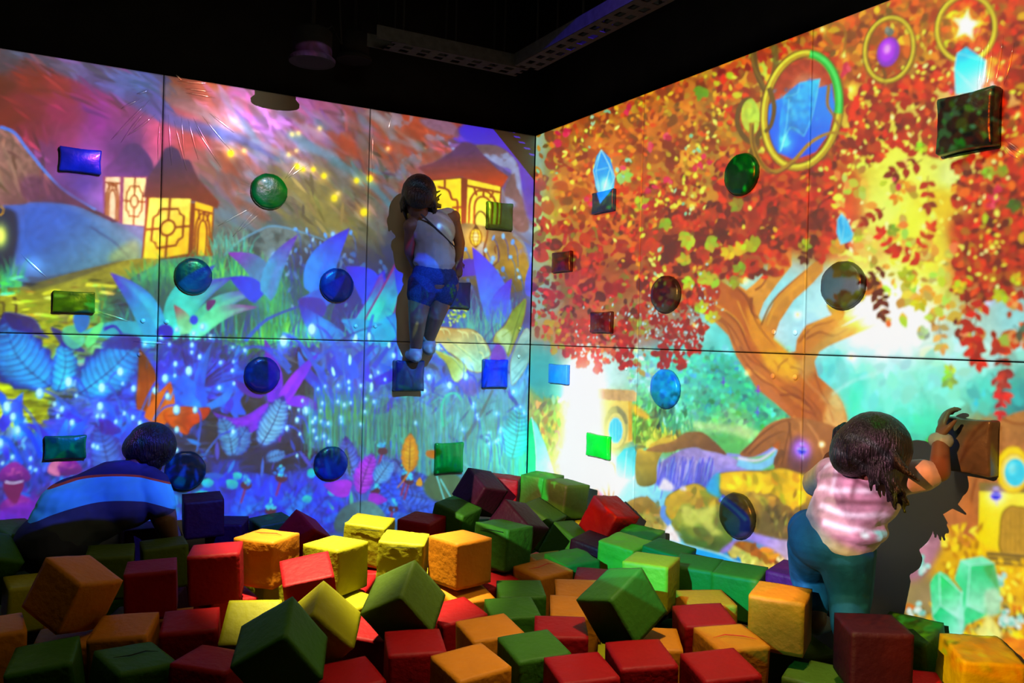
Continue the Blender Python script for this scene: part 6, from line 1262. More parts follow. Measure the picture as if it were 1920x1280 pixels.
(-0.118, -2.1, 0.5792, 0.066, 0.024, -1.203, 'violet', 0, 'purple cube mostly hidden behind the big maroon cube', ''),
(-0.4193, -2.6407, 0.5964, 0.033, -0.011, -0.587, 'plum', 1, 'biggest maroon cube, upright in front of the climbing child at right', ''),
(-0.1226, -2.5475, 0.5168, 0.2, -0.037, -1.319, 'green', 2, 'emerald cube right of the big maroon cube, lit on top', ''),
(-0.1279, -2.7714, 0.5265, 0.156, 0.006, -0.586, 'yellow', 4, 'lit lemon yellow cube by the right wall in front of the crystals', ''),
(-0.1709, -2.9653, 0.4607, 0.068, -0.017, -0.804, 'yellow', 0, 'lemon yellow cube in the bottom right corner', ''),
(-0.281, -2.6729, 0.4203, 0.068, -0.015, -0.747, 'red', 0, 'dark red cube at the bottom edge below the emerald one', ''),
(-1.5099, -1.9401, 0.4866, 0.069, -0.007, -0.292, 'red', 1, 'broad dark red cube in front of the large tipped olive cube', ''),
(-1.2609, -1.6874, 0.4701, 0.076, -0.08, 0.037, 'red', 0, 'dark red cube between the tipped olive cube and the wrinkled green one', ''),
(-1.5432, -1.6106, 0.4358, 0.15, 0.166, -0.487, 'red', 0, 'dark red cube down in the gap right of the corner-standing yellow-green cube', ''),
(-1.701, -1.9179, 0.4183, 0.098, -0.036, 0.028, 'red', 0, 'deep red cube at the bottom edge under the largest dark green cube', ''),
(-1.3104, -1.4414, 0.4457, 0.06, -0.035, 0.099, 'olive', 0, 'olive cube peeking out right of the large tipped olive cube', ''),
(-0.5121, -0.5859, 0.4696, 0.069, -0.012, -0.319, 'green', 0, 'green cube low behind the slit green cube at the back', ''),
(-2.4855, -0.7029, 0.4546, 0.039, 0.03, 0.148, 'yellow', 0, 'yellow-orange cube low behind the big tipped orange cube', '')]
FILL = [
(-0.113, -0.122, 0.284, 0.111, 0.049, -0.34, 'yellow'),
(-0.107, -0.466, 0.284, -0.006, 0.095, 0.14, 'green'),
(-0.128, -0.842, 0.284, -0.056, 0.283, -0.268, 'plum'),
(-0.128, -1.213, 0.284, -0.076, 0.206, -0.354, 'red'),
(-0.114, -1.573, 0.31, -0.065, -0.071, -0.293, 'yellow'),
(-0.14, -1.877, 0.31, -0.037, 0.065, -0.265, 'orange'),
(-0.127, -2.81, 0.293, 0.103, 0.183, -0.436, 'yellow'),
(-0.114, -3.195, 0.287, 0.135, 0.035, -0.346, 'green'),
(-0.14, -3.377, 0.284, 0.174, -0.003, -0.208, 'green'),
(-0.263, -0.29, 0.3, 0.004, 0.082, -0.245, 'green'),
(-0.295, -0.638, 0.284, -0.005, -0.14, 0.292, 'red'),
(-0.306, -1.025, 0.292, -0.104, -0.15, 0.044, 'yellow'),
(-0.277, -1.381, 0.284, -0.021, -0.037, 0.469, 'green'),
(-0.329, -1.771, 0.31, 0.079, -0.195, -0.399, 'green'),
(-0.326, -2.922, 0.284, 0.227, 0.099, 0.299, 'green'),
(-0.282, -3.145, 0.295, -0.108, -0.041, -0.377, 'green'),
(-0.314, -3.348, 0.287, -0.251, -0.065, -0.145, 'olive'),
(-0.442, -0.117, 0.284, 0.037, -0.158, -0.395, 'plum'),
(-0.483, -0.464, 0.31, 0.177, -0.111, 0.024, 'plum'),
(-0.488, -0.842, 0.31, 0.137, 0.17, -0.394, 'green'),
(-0.484, -1.981, 0.31, -0.032, 0.081, 0.201, 'yellow'),
(-0.51, -2.815, 0.31, -0.004, 0.085, -0.409, 'orange'),
(-0.485, -3.176, 0.284, -0.023, -0.006, 0.213, 'green'),
(-0.513, -3.372, 0.286, 0.031, 0.03, -0.183, 'olive'),
(-0.649, -0.285, 0.284, -0.134, -0.045, 0.23, 'green'),
(-0.671, -0.677, 0.302, -0.096, 0.082, -0.179, 'red'),
(-0.692, -1.45, 0.299, -0.06, 0.163, 0.402, 'orange'),
(-0.727, -1.818, 0.296, 0.076, 0.044, 0.311, 'yellow'),
(-0.67, -2.192, 0.285, 0.089, -0.167, 0.004, 'red'),
(-0.68, -2.597, 0.31, 0.243, -0.069, -0.243, 'red'),
(-0.727, -2.957, 0.302, -0.044, 0.002, -0.327, 'plum'),
(-0.68, -3.159, 0.307, -0.037, -0.123, 0.293, 'green'),
(-0.828, -0.132, 0.31, -0.132, 0.227, 0.442, 'olive'),
(-0.853, -0.492, 0.285, 0.003, -0.051, -0.368, 'green'),
(-0.854, -0.822, 0.284, 0.121, 0.08, -0.287, 'red'),
(-0.82, -1.634, 0.299, 0.067, 0.023, -0.449, 'red'),
(-0.839, -2.386, 0.301, 0.065, 0.055, 0.039, 'yellow'),
(-0.87, -2.765, 0.304, -0.023, -0.118, -0.191, 'green'),
(-0.914, -3.151, 0.292, -0.044, 0.147, -0.392, 'red'),
(-0.994, -0.289, 0.31, -0.144, -0.085, -0.256, 'green'),
(-1.036, -0.647, 0.294, -0.092, 0.133, 0.06, 'plum'),
(-1.036, -1.034, 0.31, -0.04, -0.157, -0.351, 'red'),
(-1.064, -1.423, 0.284, 0.055, -0.061, -0.028, 'orange'),
(-1.011, -2.015, 0.291, -0.035, -0.071, -0.299, 'green'),
(-1.056, -2.558, 0.291, -0.06, 0.025, -0.437, 'red'),
(-1.121, -2.968, 0.284, 0.017, -0.15, -0.345, 'orange'),
(-1.216, -0.117, 0.31, -0.087, 0.1, -0.356, 'plum'),
(-1.202, -0.488, 0.284, -0.097, -0.271, 0.124, 'green'),
(-1.196, -1.634, 0.284, -0.015, -0.033, -0.336, 'green'),
(-1.299, -2.188, 0.284, 0.051, 0.037, -0.406, 'orange'),
(-1.278, -2.762, 0.31, -0.149, -0.076, 0.39, 'orange'),
(-1.34, -2.976, 0.284, -0.124, -0.129, 0.394, 'green'),
(-1.394, -0.662, 0.31, 0.092, 0.105, 0.109, 'orange'),
(-1.462, -2.562, 0.284, 0.11, -0.158, 0.355, 'orange'),
(-1.473, -2.758, 0.286, 0.052, 0.042, 0.42, 'green'),
(-1.579, -0.113, 0.284, -0.272, 0.101, -0.056, 'orange'),
(-1.587, -0.486, 0.284, 0.052, -0.276, -0.357, 'green'),
(-1.647, -2.149, 0.31, -0.295, 0.114, -0.279, 'plum'),
(-1.619, -2.382, 0.31, -0.107, 0.106, -0.426, 'plum'),
(-1.633, -2.606, 0.284, -0.062, -0.123, 0.395, 'red'),
(-1.751, -0.648, 0.284, -0.078, 0.079, -0.087, 'yellow'),
(-1.799, -1.375, 0.31, 0.009, -0.001, 0.244, 'orange'),
(-1.857, -2.567, 0.304, 0.123, 0.199, 0.405, 'plum'),
(-1.951, -0.115, 0.303, 0.166, 0.077, 0.191, 'plum'),
(-2.011, -0.478, 0.284, 0.029, -0.13, -0.442, 'plum'),
(-1.983, -0.864, 0.31, -0.02, -0.083, -0.328, 'orange'),
(-2.017, -1.409, 0.284, -0.135, -0.008, -0.42, 'green'),
(-2.039, -1.832, 0.284, -0.069, -0.102, -0.368, 'green'),
(-1.942, -2.016, 0.31, -0.057, -0.218, 0.309, 'green'),
(-2.009, -2.211, 0.31, -0.042, -0.047, -0.059, 'red'),
(-2.04, -2.396, 0.297, -0.073, 0.122, 0.09, 'green'),
(-2.137, -0.693, 0.285, 0.073, -0.075, -0.458, 'yellow'),
(-2.218, -1.081, 0.31, -0.109, -0.183, 0.512, 'plum'),
(-2.145, -2.009, 0.284, -0.007, 0.089, 0.231, 'olive'),
(-2.216, -2.38, 0.29, 0.011, 0.086, 0.071, 'plum'),
(-2.505, -0.129, 0.31, 0.133, 0.132, -0.416, 'green'),
(-2.19, -0.299, 0.284, 0.284, -0.163, -0.026, 'green'),
(-2.355, -0.874, 0.31, 0.027, 0.15, 0.322, 'orange'),
(-2.441, -1.85, 0.296, 0.003, -0.082, 0.467, 'olive'),
(-2.349, -2.031, 0.306, -0.061, 0.058, -0.483, 'orange'),
(-2.398, -2.221, 0.284, 0.038, -0.043, -0.199, 'red'),
(-2.555, -0.494, 0.284, 0.189, -0.048, -0.286, 'olive'),
(-2.622, -1.075, 0.31, -0.098, 0.115, -0.292, 'green'),
(-2.597, -1.454, 0.288, 0.007, -0.016, -0.313, 'red'),
(-2.552, -2.073, 0.284, -0.235, 0.014, -0.093, 'plum'),
(-2.618, -2.275, 0.31, 0.037, 0.213, -0.479, 'yellow'),
(-2.892, -0.118, 0.31, 0.053, -0.235, -0.399, 'yellow'),
(-2.765, -0.469, 0.284, 0.106, -0.103, 0.276, 'red'),
(-2.762, -0.835, 0.284, -0.009, 0.054, 0.465, 'yellow'),
(-2.789, -1.611, 0.31, 0.17, -0.052, -0.117, 'green'),
(-2.815, -1.78, 0.285, 0.18, -0.036, -0.157, 'yellow'),
(-2.757, -1.997, 0.284, 0.094, -0.112, 0.351, 'olive'),
(-2.965, -0.305, 0.292, 0.147, 0.168, -0.09, 'red'),
(-2.964, -0.486, 0.284, 0.093, 0.038, -0.002, 'plum'),
(-3.008, -0.689, 0.288, 0.02, 0.018, 0.46, 'green'),
(-2.967, -0.887, 0.287, 0.014, -0.041, -0.019, 'yellow'),
(-3.026, -1.071, 0.284, -0.078, -0.032, 0.085, 'plum'),
(-3.008, -1.261, 0.284, -0.03, -0.014, -0.179, 'green'),
(-2.984, -1.448, 0.291, -0.132, -0.269, -0.085, 'orange'),
(-2.972, -1.634, 0.308, -0.053, -0.063, -0.228, 'green'),
(-3.008, -1.847, 0.284, 0.031, -0.082, 0.382, 'red')]
# ------------------------------------------------------------------ foam cubes
CC = {'red': (.22, .0008, .002), 'green': (.026, .095, .004), 'olive': (.05, .085, .003), 'yellow': (.27, .25, .004), 'orange': (.42, .135, .003), 'plum': (.026, .0006, .006), 'violet': (.035, .002, .06)}
CM = {k: material('%s_vinyl_cover' % k, v, .6, .16, .10, 9, .25, 50) for k, v in CC.items()}
TEAR = material('red_lining', (.55, .02, .01), .7, .2); SLIT = material('dark_slit', (.01, .012, .008), .9, .1)
def cube_mesh(name, variant, seed):
    rnd = random.Random(seed); S_ = .172; n = 12 if variant < 3 else 16
    bm = bmesh.new(); bmesh.ops.create_cube(bm, size=2); bmesh.ops.subdivide_edges(bm, edges=bm.edges[:], cuts=n, use_grid_fill=True)
    off = Vector((rnd.uniform(0, 50), rnd.uniform(0, 50), rnd.uniform(0, 50)))
    rad = .035 if variant < 3 else .05; puff = (.010, .025, .035, .02, .03)[variant]; cr = (.004, .007, .014, .028, .04)[variant]
    for v in bm.verts:
        p = v.co.copy(); q = p * (1 - rad)
        # rounded box
        c = Vector([max(-(1 - rad), min(1 - rad, x)) for x in p]); d = p - c
        if d.length > 0: p = c + d.normalized() * rad
        f = [1 - x * x for x in v.co]
        for a in range(3):
            b1, b2 = (a + 1) % 3, (a + 2) % 3
            if abs(v.co[a]) > .999: p[a] += math.copysign(puff * max(0, f[b1]) * max(0, f[b2]), v.co[a])
        if cr:
            s1 = mnoise.noise(v.co * 1.3 + off); s2 = abs(mnoise.noise(Vector((v.co.x * 1.5, v.co.y * 1.5, v.co.z * 4)) + off * 2)); s3 = abs(mnoise.noise(v.co * 4.5 + off * 3))
            edge = max(abs(v.co.x), abs(v.co.y), abs(v.co.z)); p += p.normalized() * cr * (s1 * 1.2 + s2 * 1.3 + s3 * .8)
        p *= 1 + .012 * mnoise.noise(v.co * .8 + off)
        v.co = p * S_ / 2 * .955
    me = bpy.data.meshes.new(name); bm.to_mesh(me); bm.free()
    for p in me.polygons: p.use_smooth = True
    return me
CUBE_ME = {}
def cube_me(col, var, alt):
    k = (col, var, alt)
    if k not in CUBE_ME:
        m = cube_mesh('foam_cube_mesh', var, var * 10 + alt); m.materials.append(CM[col]); CUBE_ME[k] = m
    return CUBE_ME[k]
def seam_mesh(kind):
    h = .085
    if kind == 'top_red' or kind == 'top_dark': P = [(-.06, .01, h + .002), (-.02, .0, h + .0045), (.03, .012, h + .0045), (.062, .0, h + .003)]
    elif kind == 'fork_red': P = [(-.065, -.01, h + .003), (-.02, .0, h + .0045), (.03, -.02, h + .0045), (.06, -.045, h + .003)]
    else: P = [(-.055, -h - .003, .064), (.0, -h - .004, .068), (.06, -h - .003, .07)]
    bm = tube_bm(P, [.0006, .0016, .0015, .0005], 6)
    return bm
cube_roots = []
for (x, y, z, a, b, c, col, var, lab, seam) in CUBES:
    i = len(cube_roots)
    r = bpy.data.objects.new('foam_cube', cube_me(col, var, i % 3)); COL.objects.link(r)
    r.location = (x, y, z); r.rotation_euler = (a, b, c)
    tag(r, lab, 'foam cube', 'foam cubes on the surface of the pit')
    if seam: bm_obj('cover_tear' if 'red' in seam else 'cover_slit', seam_mesh(seam), TEAR if 'red' in seam else SLIT, r)
    cube_roots.append(r)
FN = {'red': 'dark red', 'green': 'dark green', 'yellow': 'mustard yellow', 'orange': 'orange', 'plum': 'deep maroon', 'olive': 'olive'}
for i, (x, y, z, a, b, c, col) in enumerate(FILL):
    r = bpy.data.objects.new('foam_cube', cube_me(col, i % 2, i % 3)); COL.objects.link(r)
    r.location = (x, y, z); r.rotation_euler = (a, b, c)
    tag(r, '%s foam cube buried in the shadowed layer below the surface cubes' % FN[col], 'foam cube', 'buried %s foam cubes' % FN[col])
# ------------------------------------------------------------------ people
SKIN = material('warm_skin', (.12, .055, .034), .55, .35, .06, 14)
SKIN2 = material('fair_skin', (.62, .34, .22), .55, .35, .06, 14)
HAIR = material('black_hair', (.004, .0035, .004), .4, .35, .3, 60, 1, 60)
for n_ in HAIR.node_tree.nodes:   # strands: noise drawn out along the hair
    if n_.type == 'TEX_NOISE':
        mp = HAIR.node_tree.nodes.new('ShaderNodeMapping'); mp.inputs['Scale'].default_value = (3.2, 3.2, .35)
        src_ = n_.inputs['Vector'].links[0].from_socket; HAIR.node_tree.links.new(src_, mp.inputs[0]); HAIR.node_tree.links.new(mp.outputs[0], n_.inputs['Vector'])
class Body:
    """builds one closed surface from tapered limbs and rounded masses, fused by a voxel remesh"""
    def __init__(s, root): s.bm = bmesh.new(); s.o = Vector(root)
    def ell(s, c, r, rot=None, seg=20):
        g = bmesh.ops.create_uvsphere(s.bm, u_segments=seg, v_segments=seg // 2 + 2, radius=1)['verts']
        M_ = rot.to_matrix() if rot else Matrix.Identity(3)
        for v in g: v.co = M_ @ Vector((v.co.x * r[0], v.co.y * r[1], v.co.z * r[2])) + Vector(c) - s.o
    def limb(s, P, R_, n=14, flat=None):
        P = [Vector(p) - s.o for p in P]
        for i in range(len(P) - 1):
            a, b, ra, rb = P[i], P[i + 1], R_[i], R_[i + 1]
            d = (b - a); L = d.length
            if L < 1e-5: continue
            q = d.to_track_quat('Z', 'Y').to_matrix(); rings = []
            prof = [(-ra * .98, ra * .2), (-ra * .7, ra * .71), (0, ra)] + [(L * t, ra + (rb - ra) * t) for t in (.25, .5, .75)] + [(L, rb), (L + rb * .7, rb * .71), (L + rb * .98, rb * .2)]
            for z, r in prof: rings.append([s.bm.verts.new(a + q @ Vector((r * math.cos(j * 2 * math.pi / n), r * math.sin(j * 2 * math.pi / n), z))) for j in range(n)])
            for k in range(len(rings) - 1):
                for j in range(n): s.bm.faces.new((rings[k][j], rings[k][(j + 1) % n], rings[k + 1][(j + 1) % n], rings[k + 1][j]))
            s.bm.faces.new(rings[0][::-1]); s.bm.faces.new(rings[-1])
    def hand(s, wrist, to, palm_n, L=.13, curl=.9, side=1, fr=.0062):
        """palm, four unequal bent fingers and a thumb; palm_n is the way the palm faces, fingers curl to it"""
        w = Vector(wrist); f = (Vector(to) - w).normalized(); nn = Vector(palm_n); nn = (nn - f * nn.dot(f)).normalized(); sd = f.cross(nn) * side
        pl = L * .46
        rot = Matrix((sd, f, nn)).transposed().to_quaternion() if side > 0 else Matrix((-sd, f, nn)).transposed().to_quaternion()
        s.ell(w + f * pl * .55, (L * .21, pl * .62, L * .085), rot)
        s.limb([w, w + f * pl * .5], [L * .14, L * .13])
        for i, k in enumerate((.92, 1.0, .95, .76)):
            b = w + f * pl * .92 + sd * L * (-.155 + .105 * i)
            l = L * .54 * k; P = [b]; d = f.copy()
            for j, q in enumerate((.45, .3, .25)):
                a = curl * (.5, 1.0, .8)[j]; d = (d * math.cos(a) + nn * math.sin(a) * (1 if d.dot(f) > -1 else 1)).normalized() if j == 0 else (Matrix.Rotation(a, 3, f.cross(nn)) @ d)
                P.append(P[-1] + d * l * q)
            s.limb(P, [fr, fr * .95, fr * .85, fr * .72], 8)
        b = w + f * pl * .25 - sd * L * .17; P = [b, b + (f * .6 - sd * .6 + nn * .3).normalized() * L * .2, b + (f * .85 - sd * .5 + nn * .5).normalized() * L * .38]
        s.limb(P, [fr * 1.3, fr * 1.1, fr * .8], 8)
    def done(s, name, mat, parent, vox=.0055, smooth=6, kind_loc=None):
        bmesh.ops.recalc_face_normals(s.bm, faces=s.bm.faces[:])
        me = bpy.data.meshes.new(name); s.bm.to_mesh(me); s.bm.free(); me.materials.append(mat)
        o = bpy.data.objects.new(name, me); COL.objects.link(o); o.parent = parent
        m = o.modifiers.new('fuse', 'REMESH'); m.mode = 'VOXEL'; m.voxel_size = vox; m.use_smooth_shade = True
        q = o.modifiers.new('relax', 'SMOOTH'); q.factor = .5; q.iterations = smooth
        return o
def head(b, c, R_, look, up, neck, nr):
    """skull, jaw, nose, ears on a neck; c centre, R_ radius, look = facing direction"""
    look = Vector(look).normalized(); up = Vector(up); up = (up - look * up.dot(look)).normalized(); sx = look.cross(up)
    rot = Matrix((sx, look, up)).transposed().to_quaternion(); c = Vector(c); V = lambda x, y, z: c + sx * x * R_ + look * y * R_ + up * z * R_
    b.ell(V(0, -.08, .12), (R_ * .80, R_ * .98, R_ * .95), rot); b.ell(V(0, .22, -.45), (R_ * .58, R_ * .62, R_ * .62), rot)
    b.ell(V(0, .62, -.86), (R_ * .22, R_ * .2, R_ * .16), rot)                       # chin
    b.limb([V(0, .86, .02), V(0, 1.06, -.28)], [R_ * .07, R_ * .13], 10); b.ell(V(0, .82, -.55), (R_ * .24, R_ * .12, R_ * .07), rot)   # nose, lips
    for sg in (-1, 1):
        b.ell(V(sg * .80, -.05, -.12), (R_ * .10, R_ * .2, R_ * .28), rot); b.ell(V(sg * .32, .80, -.02), (R_ * .15, R_ * .1, R_ * .1), rot); b.ell(V(sg * .42, .58, -.3), (R_ * .26, R_ * .22, R_ * .24), rot)
    b.limb([V(0, -.25, -.5), neck], [nr * .95, nr]); return V, rot
def hair_strand(b, P, r): b.limb(P, [r] * (len(P) - 1) + [r * .35], 8)

# --- child climbing on the left wall
J = lambda px, py, off: at_y(px, py, -off)
root = J(800, 690, .08)
t = thing('person', 'child in pale sleeveless top and denim shorts standing on a hold high up', 'person', root)
b = Body(root)
hc = J(785, 372, .21); V, hr = head(b, hc, .094, (.25, .75, -.62), (.25, .55, .8), J(792, 424, .20), .04)
chest, belly, pelv = J(811, 432, .20), J(815, 476, .19), J(812, 520, .19)
shL, shR = J(772, 424, .20), J(848, 408, .19)
b.ell(chest, (.112, .082, .10)); b.ell(belly, (.092, .074, .10)); b.ell(pelv, (.102, .088, .085)); b.limb([J(792, 424, .20), chest], [.045, .08]); b.limb([shL, shR], [.045, .045])
b.limb([shL, J(768, 470, .15), J(779, 498, .06)], [.038, .030, .023]); b.hand(J(779, 498, .06), J(783, 478, .03), (0, 1, 0), .12, .35)
b.limb([shR, J(862, 455, .12), J(860, 490, .085)], [.038, .030, .022]); b.hand(J(860, 490, .085), J(861, 508, .07), (0, 1, -.2), .12, .45, -1)
kL, aL, kR, aR = J(783, 598, .20), J(780, 654, .10), J(818, 590, .18), J(804, 638, .09)
b.limb([J(790, 535, .19), kL, aL], [.072, .047, .030]); b.limb([J(836, 532, .18), kR, aR], [.074, .047, .030])
b.limb([aL, J(778, 664, .06)], [.028, .03]); b.limb([aR, J(806, 650, .05)], [.028, .03])
b.done('body', SKIN, t)
# hair: bob falling forward to both sides of the lowered head
b = Body(root); b.ell(V(0, -.16, .22), (.090, .104, .098), hr); b.ell(V(0, -.5, -.2), (.078, .06, .09), hr)
rnd = random.Random(3)
for i in range(46):
    a = rnd.uniform(-2.4, 2.4); x, y = .82 * math.sin(a), -.75 * math.cos(a) + .05
    p0 = V(x * .9, y, .3); p1 = V(x * 1.08, y * 1.1, -.3) + Vector((0, 0, -.01)); p2 = p1 + Vector((rnd.uniform(-.006, .02), rnd.uniform(-.01, .01), -rnd.uniform(.025, .06)))
    hair_strand(b, [p0, p1, p2], .014)
for i in range(12):  # tuft sticking out on the right
    p1 = J(806 + rnd.uniform(-4, 4), 372 + rnd.uniform(-14, 14), .2); hair_strand(b, [p1, J(820 + rnd.uniform(-4, 8), 372 + rnd.uniform(-16, 18), .2)], .012)
b.done('hair', HAIR, t, .0045, 2)
TOPM = material('white_cotton_top', (.25, .25, .25), .8, .1, .04, 20, .2, 30)
b = Body(root); b.ell(chest, (.124, .094, .108)); b.ell(belly, (.112, .092, .11)); b.limb([J(782, 415, .20), J(842, 402, .19)], [.038, .038]); b.limb([chest, J(814, 496, .19)], [.095, .103])
b.ell(J(814, 492, .19), (.114, .096, .045)); b.done('top', TOPM, t, .006, 5)
b = Body(root); b.limb([J(790, 402, .285), J(826, 436, .296), J(852, 462, .27)], [.005, .005, .004], 8); b.done('neck_cord', material('dark_cord', (.02, .02, .03), .7), t, .0025, 1)
DEN = material('blue_denim', (.018, .028, .075), .85, .1, .25, 120, .3, 160)
b = Body(root); b.ell(J(812, 516, .19), (.113, .098, .085)); b.limb([J(793, 528, .19), J(789, 556, .195)], [.078, .074]); b.limb([J(832, 526, .18), J(830, 552, .185)], [.080, .074]); b.ell(J(812, 545, .19), (.07, .06, .035)); b.done('shorts', DEN, t, .006, 4)
SHO = material('pale_sneaker', (.20, .21, .24), .5, .4, .1, 20)
for ax, ay, o_, tx, ty in ((780, 654, .10, 769, 664), (805, 640, .09, 806, 656)):
    b = Body(root); A = J(ax, ay, o_); B_ = J(ax + (tx - ax) * .2, ty - 4, .12); b.ell(J(ax - 2, ay + 10, o_ + .01), (.036, .045, .038)); b.limb([J(ax, ay + 14, o_ + .02), J(tx, ty, .05 if o_ > .095 else .03)], [.034, .030]); b.limb([J(ax, ay - 2, o_), J(ax, ay + 8, o_)], [.033, .036]); b.done('sneaker', SHO, t, .005, 3)
for ax, ay, o_ in ((780, 646, .10), (804, 632, .092)):
    b = Body(root); b.limb([J(ax, ay, o_), J(ax, ay + 5, o_)], [.034, .034]); b.done('sock', TOPM, t, .005, 2)

# --- child reaching for the big hold on the right wall
J = lambda px, py, off: at_x(px, py, -off)
root = J(1600, 1200, .3)
t = thing('person', 'child in pale pink top and teal trousers, one arm raised to a big brown hold', 'person', root)
b = Body(root)
hc = J(1640, 850, .33); V, hr = head(b, hc, .095, (.75, -.25, -.55), (.45, -.35, .8), J(1626, 884, .30), .042)
chest, belly, pelv = J(1612, 918, .29), J(1588, 962, .30), J(1556, 1008, .32)
shL, shR = J(1560, 886, .27), J(1690, 896, .25)
b.ell(chest, (.09, .118, .11)); b.ell(belly, (.088, .105, .10)); b.ell(pelv, (.10, .115, .095)); b.limb([J(1626, 884, .30), chest], [.048, .085]); b.limb([shL, shR], [.045, .045]); b.limb([chest, belly, pelv], [.09, .09, .09])
elb, wr = J(1762, 884, .16), J(1764, 822, .115)
b.limb([shR, elb, wr], [.040, .031, .023]); b.hand(wr, J(1768, 780, .095), (.75, -.5, .2), .128, .62, 1, .0086)
b.limb([shL, J(1524, 912, .18), J(1548, 880, .10)], [.040, .031, .023]); b.hand(J(1548, 880, .10), J(1554, 850, .055), (1, 0, 0), .125, .4, -1)
b.limb([J(1530, 1020, .32), J(1520, 1082, .22), J(1530, 1160, .3)], [.075, .048, .034]); b.limb([J(1585, 1030, .32), J(1592, 1110, .28), J(1590, 1200, .36)], [.08, .05, .036])
b.limb([J(1530, 1160, .3), J(1528, 1172, .2)], [.034, .03]); b.limb([J(1590, 1200, .36), J(1586, 1210, .27)], [.034, .03])
b.done('body', SKIN, t, .005)
b = Body(root); b.ell(V(0, -.14, .2), (.092, .108, .10), hr); b.ell(V(0, -.55, -.15), (.085, .07, .095), hr)
rnd = random.Random(8)
for i in range(64):
    a = rnd.uniform(-2.6, 2.6); x, y = .86 * math.sin(a), -.8 * math.cos(a) + .05
    p0 = V(x * .9, y, .3); p1 = V(x * 1.15, y * 1.15, -.35); p2 = p1 + Vector((rnd.uniform(-.01, .03), rnd.uniform(-.035, .01), -rnd.uniform(.03, .085)))
    hair_strand(b, [p0, p1, p2], .013)
for i in range(10):
    q = rnd.uniform(-8, 8); hair_strand(b, [J(1592 + q, 800 + q, .33), J(1572 + q, 812 + q, .34), J(1566 + q, 840 + q * 1.4, .34)], .006)
for i in range(16):
    q = rnd.uniform(-1, 1); hair_strand(b, [J(1668, 850 + q * 14, .36), J(1692 + q * 8, 874 + q * 10, .37), J(1708 + q * 16, 890 + q * 12, .36)], .011)
b.done('hair', HAIR, t, .0045, 2)
PNK = material('pale_pink_blouse', (.42, .36, .44), .7, .15, .35, 12, 1, 10)  # mottling put into the colour for streaks of projected light
b = Body(root); b.ell(chest, (.104, .134, .118)); b.limb([chest, J(1592, 956, .30), J(1584, 986, .315)], [.105, .115, .118]); b.limb([J(1578, 884, .275), J(1675, 894, .26)], [.05, .05])
b.limb([shR, J(1735, 890, .19)], [.052, .048]); b.limb([shL, J(1532, 906, .20), J(1530, 902, .15)], [.052, .048, .044])
for i in range(7):   # soft folds across the back
    a0 = i / 6; b.limb([J(1548 + 8 * a0, 896 + 84 * a0, .33), J(1600 + 6 * a0, 912 + 78 * a0, .375 - .01 * a0), J(1662 - 34 * a0, 904 + 76 * a0, .33)], [.03, .034, .03], 8)
b.ell(J(1588, 990, .315), (.108, .126, .05)); b.done('blouse', PNK, t, .006, 4)
TRO = material('teal_blue_trousers', (.004, .055, .14), .8, .15, .25, 12, .3, 30)
b = Body(root); b.ell(J(1553, 1012, .325), (.112, .128, .10)); b.limb([J(1528, 1022, .32), J(1516, 1076, .23), J(1528, 1130, .28)], [.086, .062, .05]); b.limb([J(1584, 1032, .32), J(1594, 1108, .28), J(1590, 1180, .345)], [.092, .068, .05]); b.ell(J(1520, 995, .31), (.075, .07, .07)); b.done('trousers', TRO, t, .006, 4)
b = Body(root); b.limb([J(1757, 825, .12), J(1771, 826, .115)], [.026, .026]); b.done('wristband', material('grey_rubber_band', (.22, .24, .27), .5), t, .004, 2)
for p in (J(1528, 1170, .22), J(1586, 1208, .29)):
    b = Body(root); b.limb([p, p + Vector((.06, .01, -.01))], [.036, .03]); b.done('shoe', SHO, t, .006, 2)

# --- person bent over in the pit at the left
J = lambda px, py, off: at_y(px, py, -off)
root = J(110, 1180, .45)
t = thing('person', 'person bent double among the cubes in a navy shirt with cyan-lit stripe and shaded hem', 'person', root)
b = Body(root)
V, hr = head(b, J(283, 842, .44), .086, (.55, .1, -.75), (.75, -.1, .5), J(262, 888, .45), .052)
b.ell(J(226, 928, .46), (.15, .13, .13)); b.ell(J(160, 958, .46), (.17, .12, .12)); b.ell(J(110, 1010, .46), (.14, .13, .13)); b.limb([J(226, 926, .46), J(160, 956, .46), J(110, 1003, .46)], [.125, .125, .13]); b.limb([J(268, 885, .45), J(236, 925, .46)], [.06, .11])
b.limb([J(288, 920, .53), J(306, 965, .54), J(318, 1008, .50)], [.062, .052, .036]); b.hand(J(318, 1012, .50), J(322, 1036, .48), (-.5, .5, -.2), .17, .5, 1, .008)
b.limb([J(258, 905, .34), J(300, 960, .28), J(330, 1010, .30)], [.055, .042, .032]); b.hand(J(330, 1010, .30), J(334, 1032, .3), (-.5, -.3, -.2), .17, .5, -1, .008)
b.limb([J(96, 1020, .52), J(120, 1110, .50), J(100, 1200, .52)], [.09, .062, .045]); b.limb([J(100, 1020, .38), J(128, 1110, .36), J(110, 1200, .38)], [.09, .062, .045])
b.done('body', SKIN, t, .006)
b = Body(root); b.ell(V(0, -.14, .16), (.086, .1, .094), hr); b.ell(V(0, -.45, -.2), (.075, .062, .08), hr)
rnd = random.Random(5)
for i in range(40):
    a = rnd.uniform(-2.6, 2.6); x, y = .82 * math.sin(a), -.78 * math.cos(a) + .05
    hair_strand(b, [V(x * .9, y, .3), V(x * 1.05, y * 1.1, -.2), V(x * 1.0, y * 1.15, -.55)], .014)
b.done('hair', HAIR, t, .005, 3)
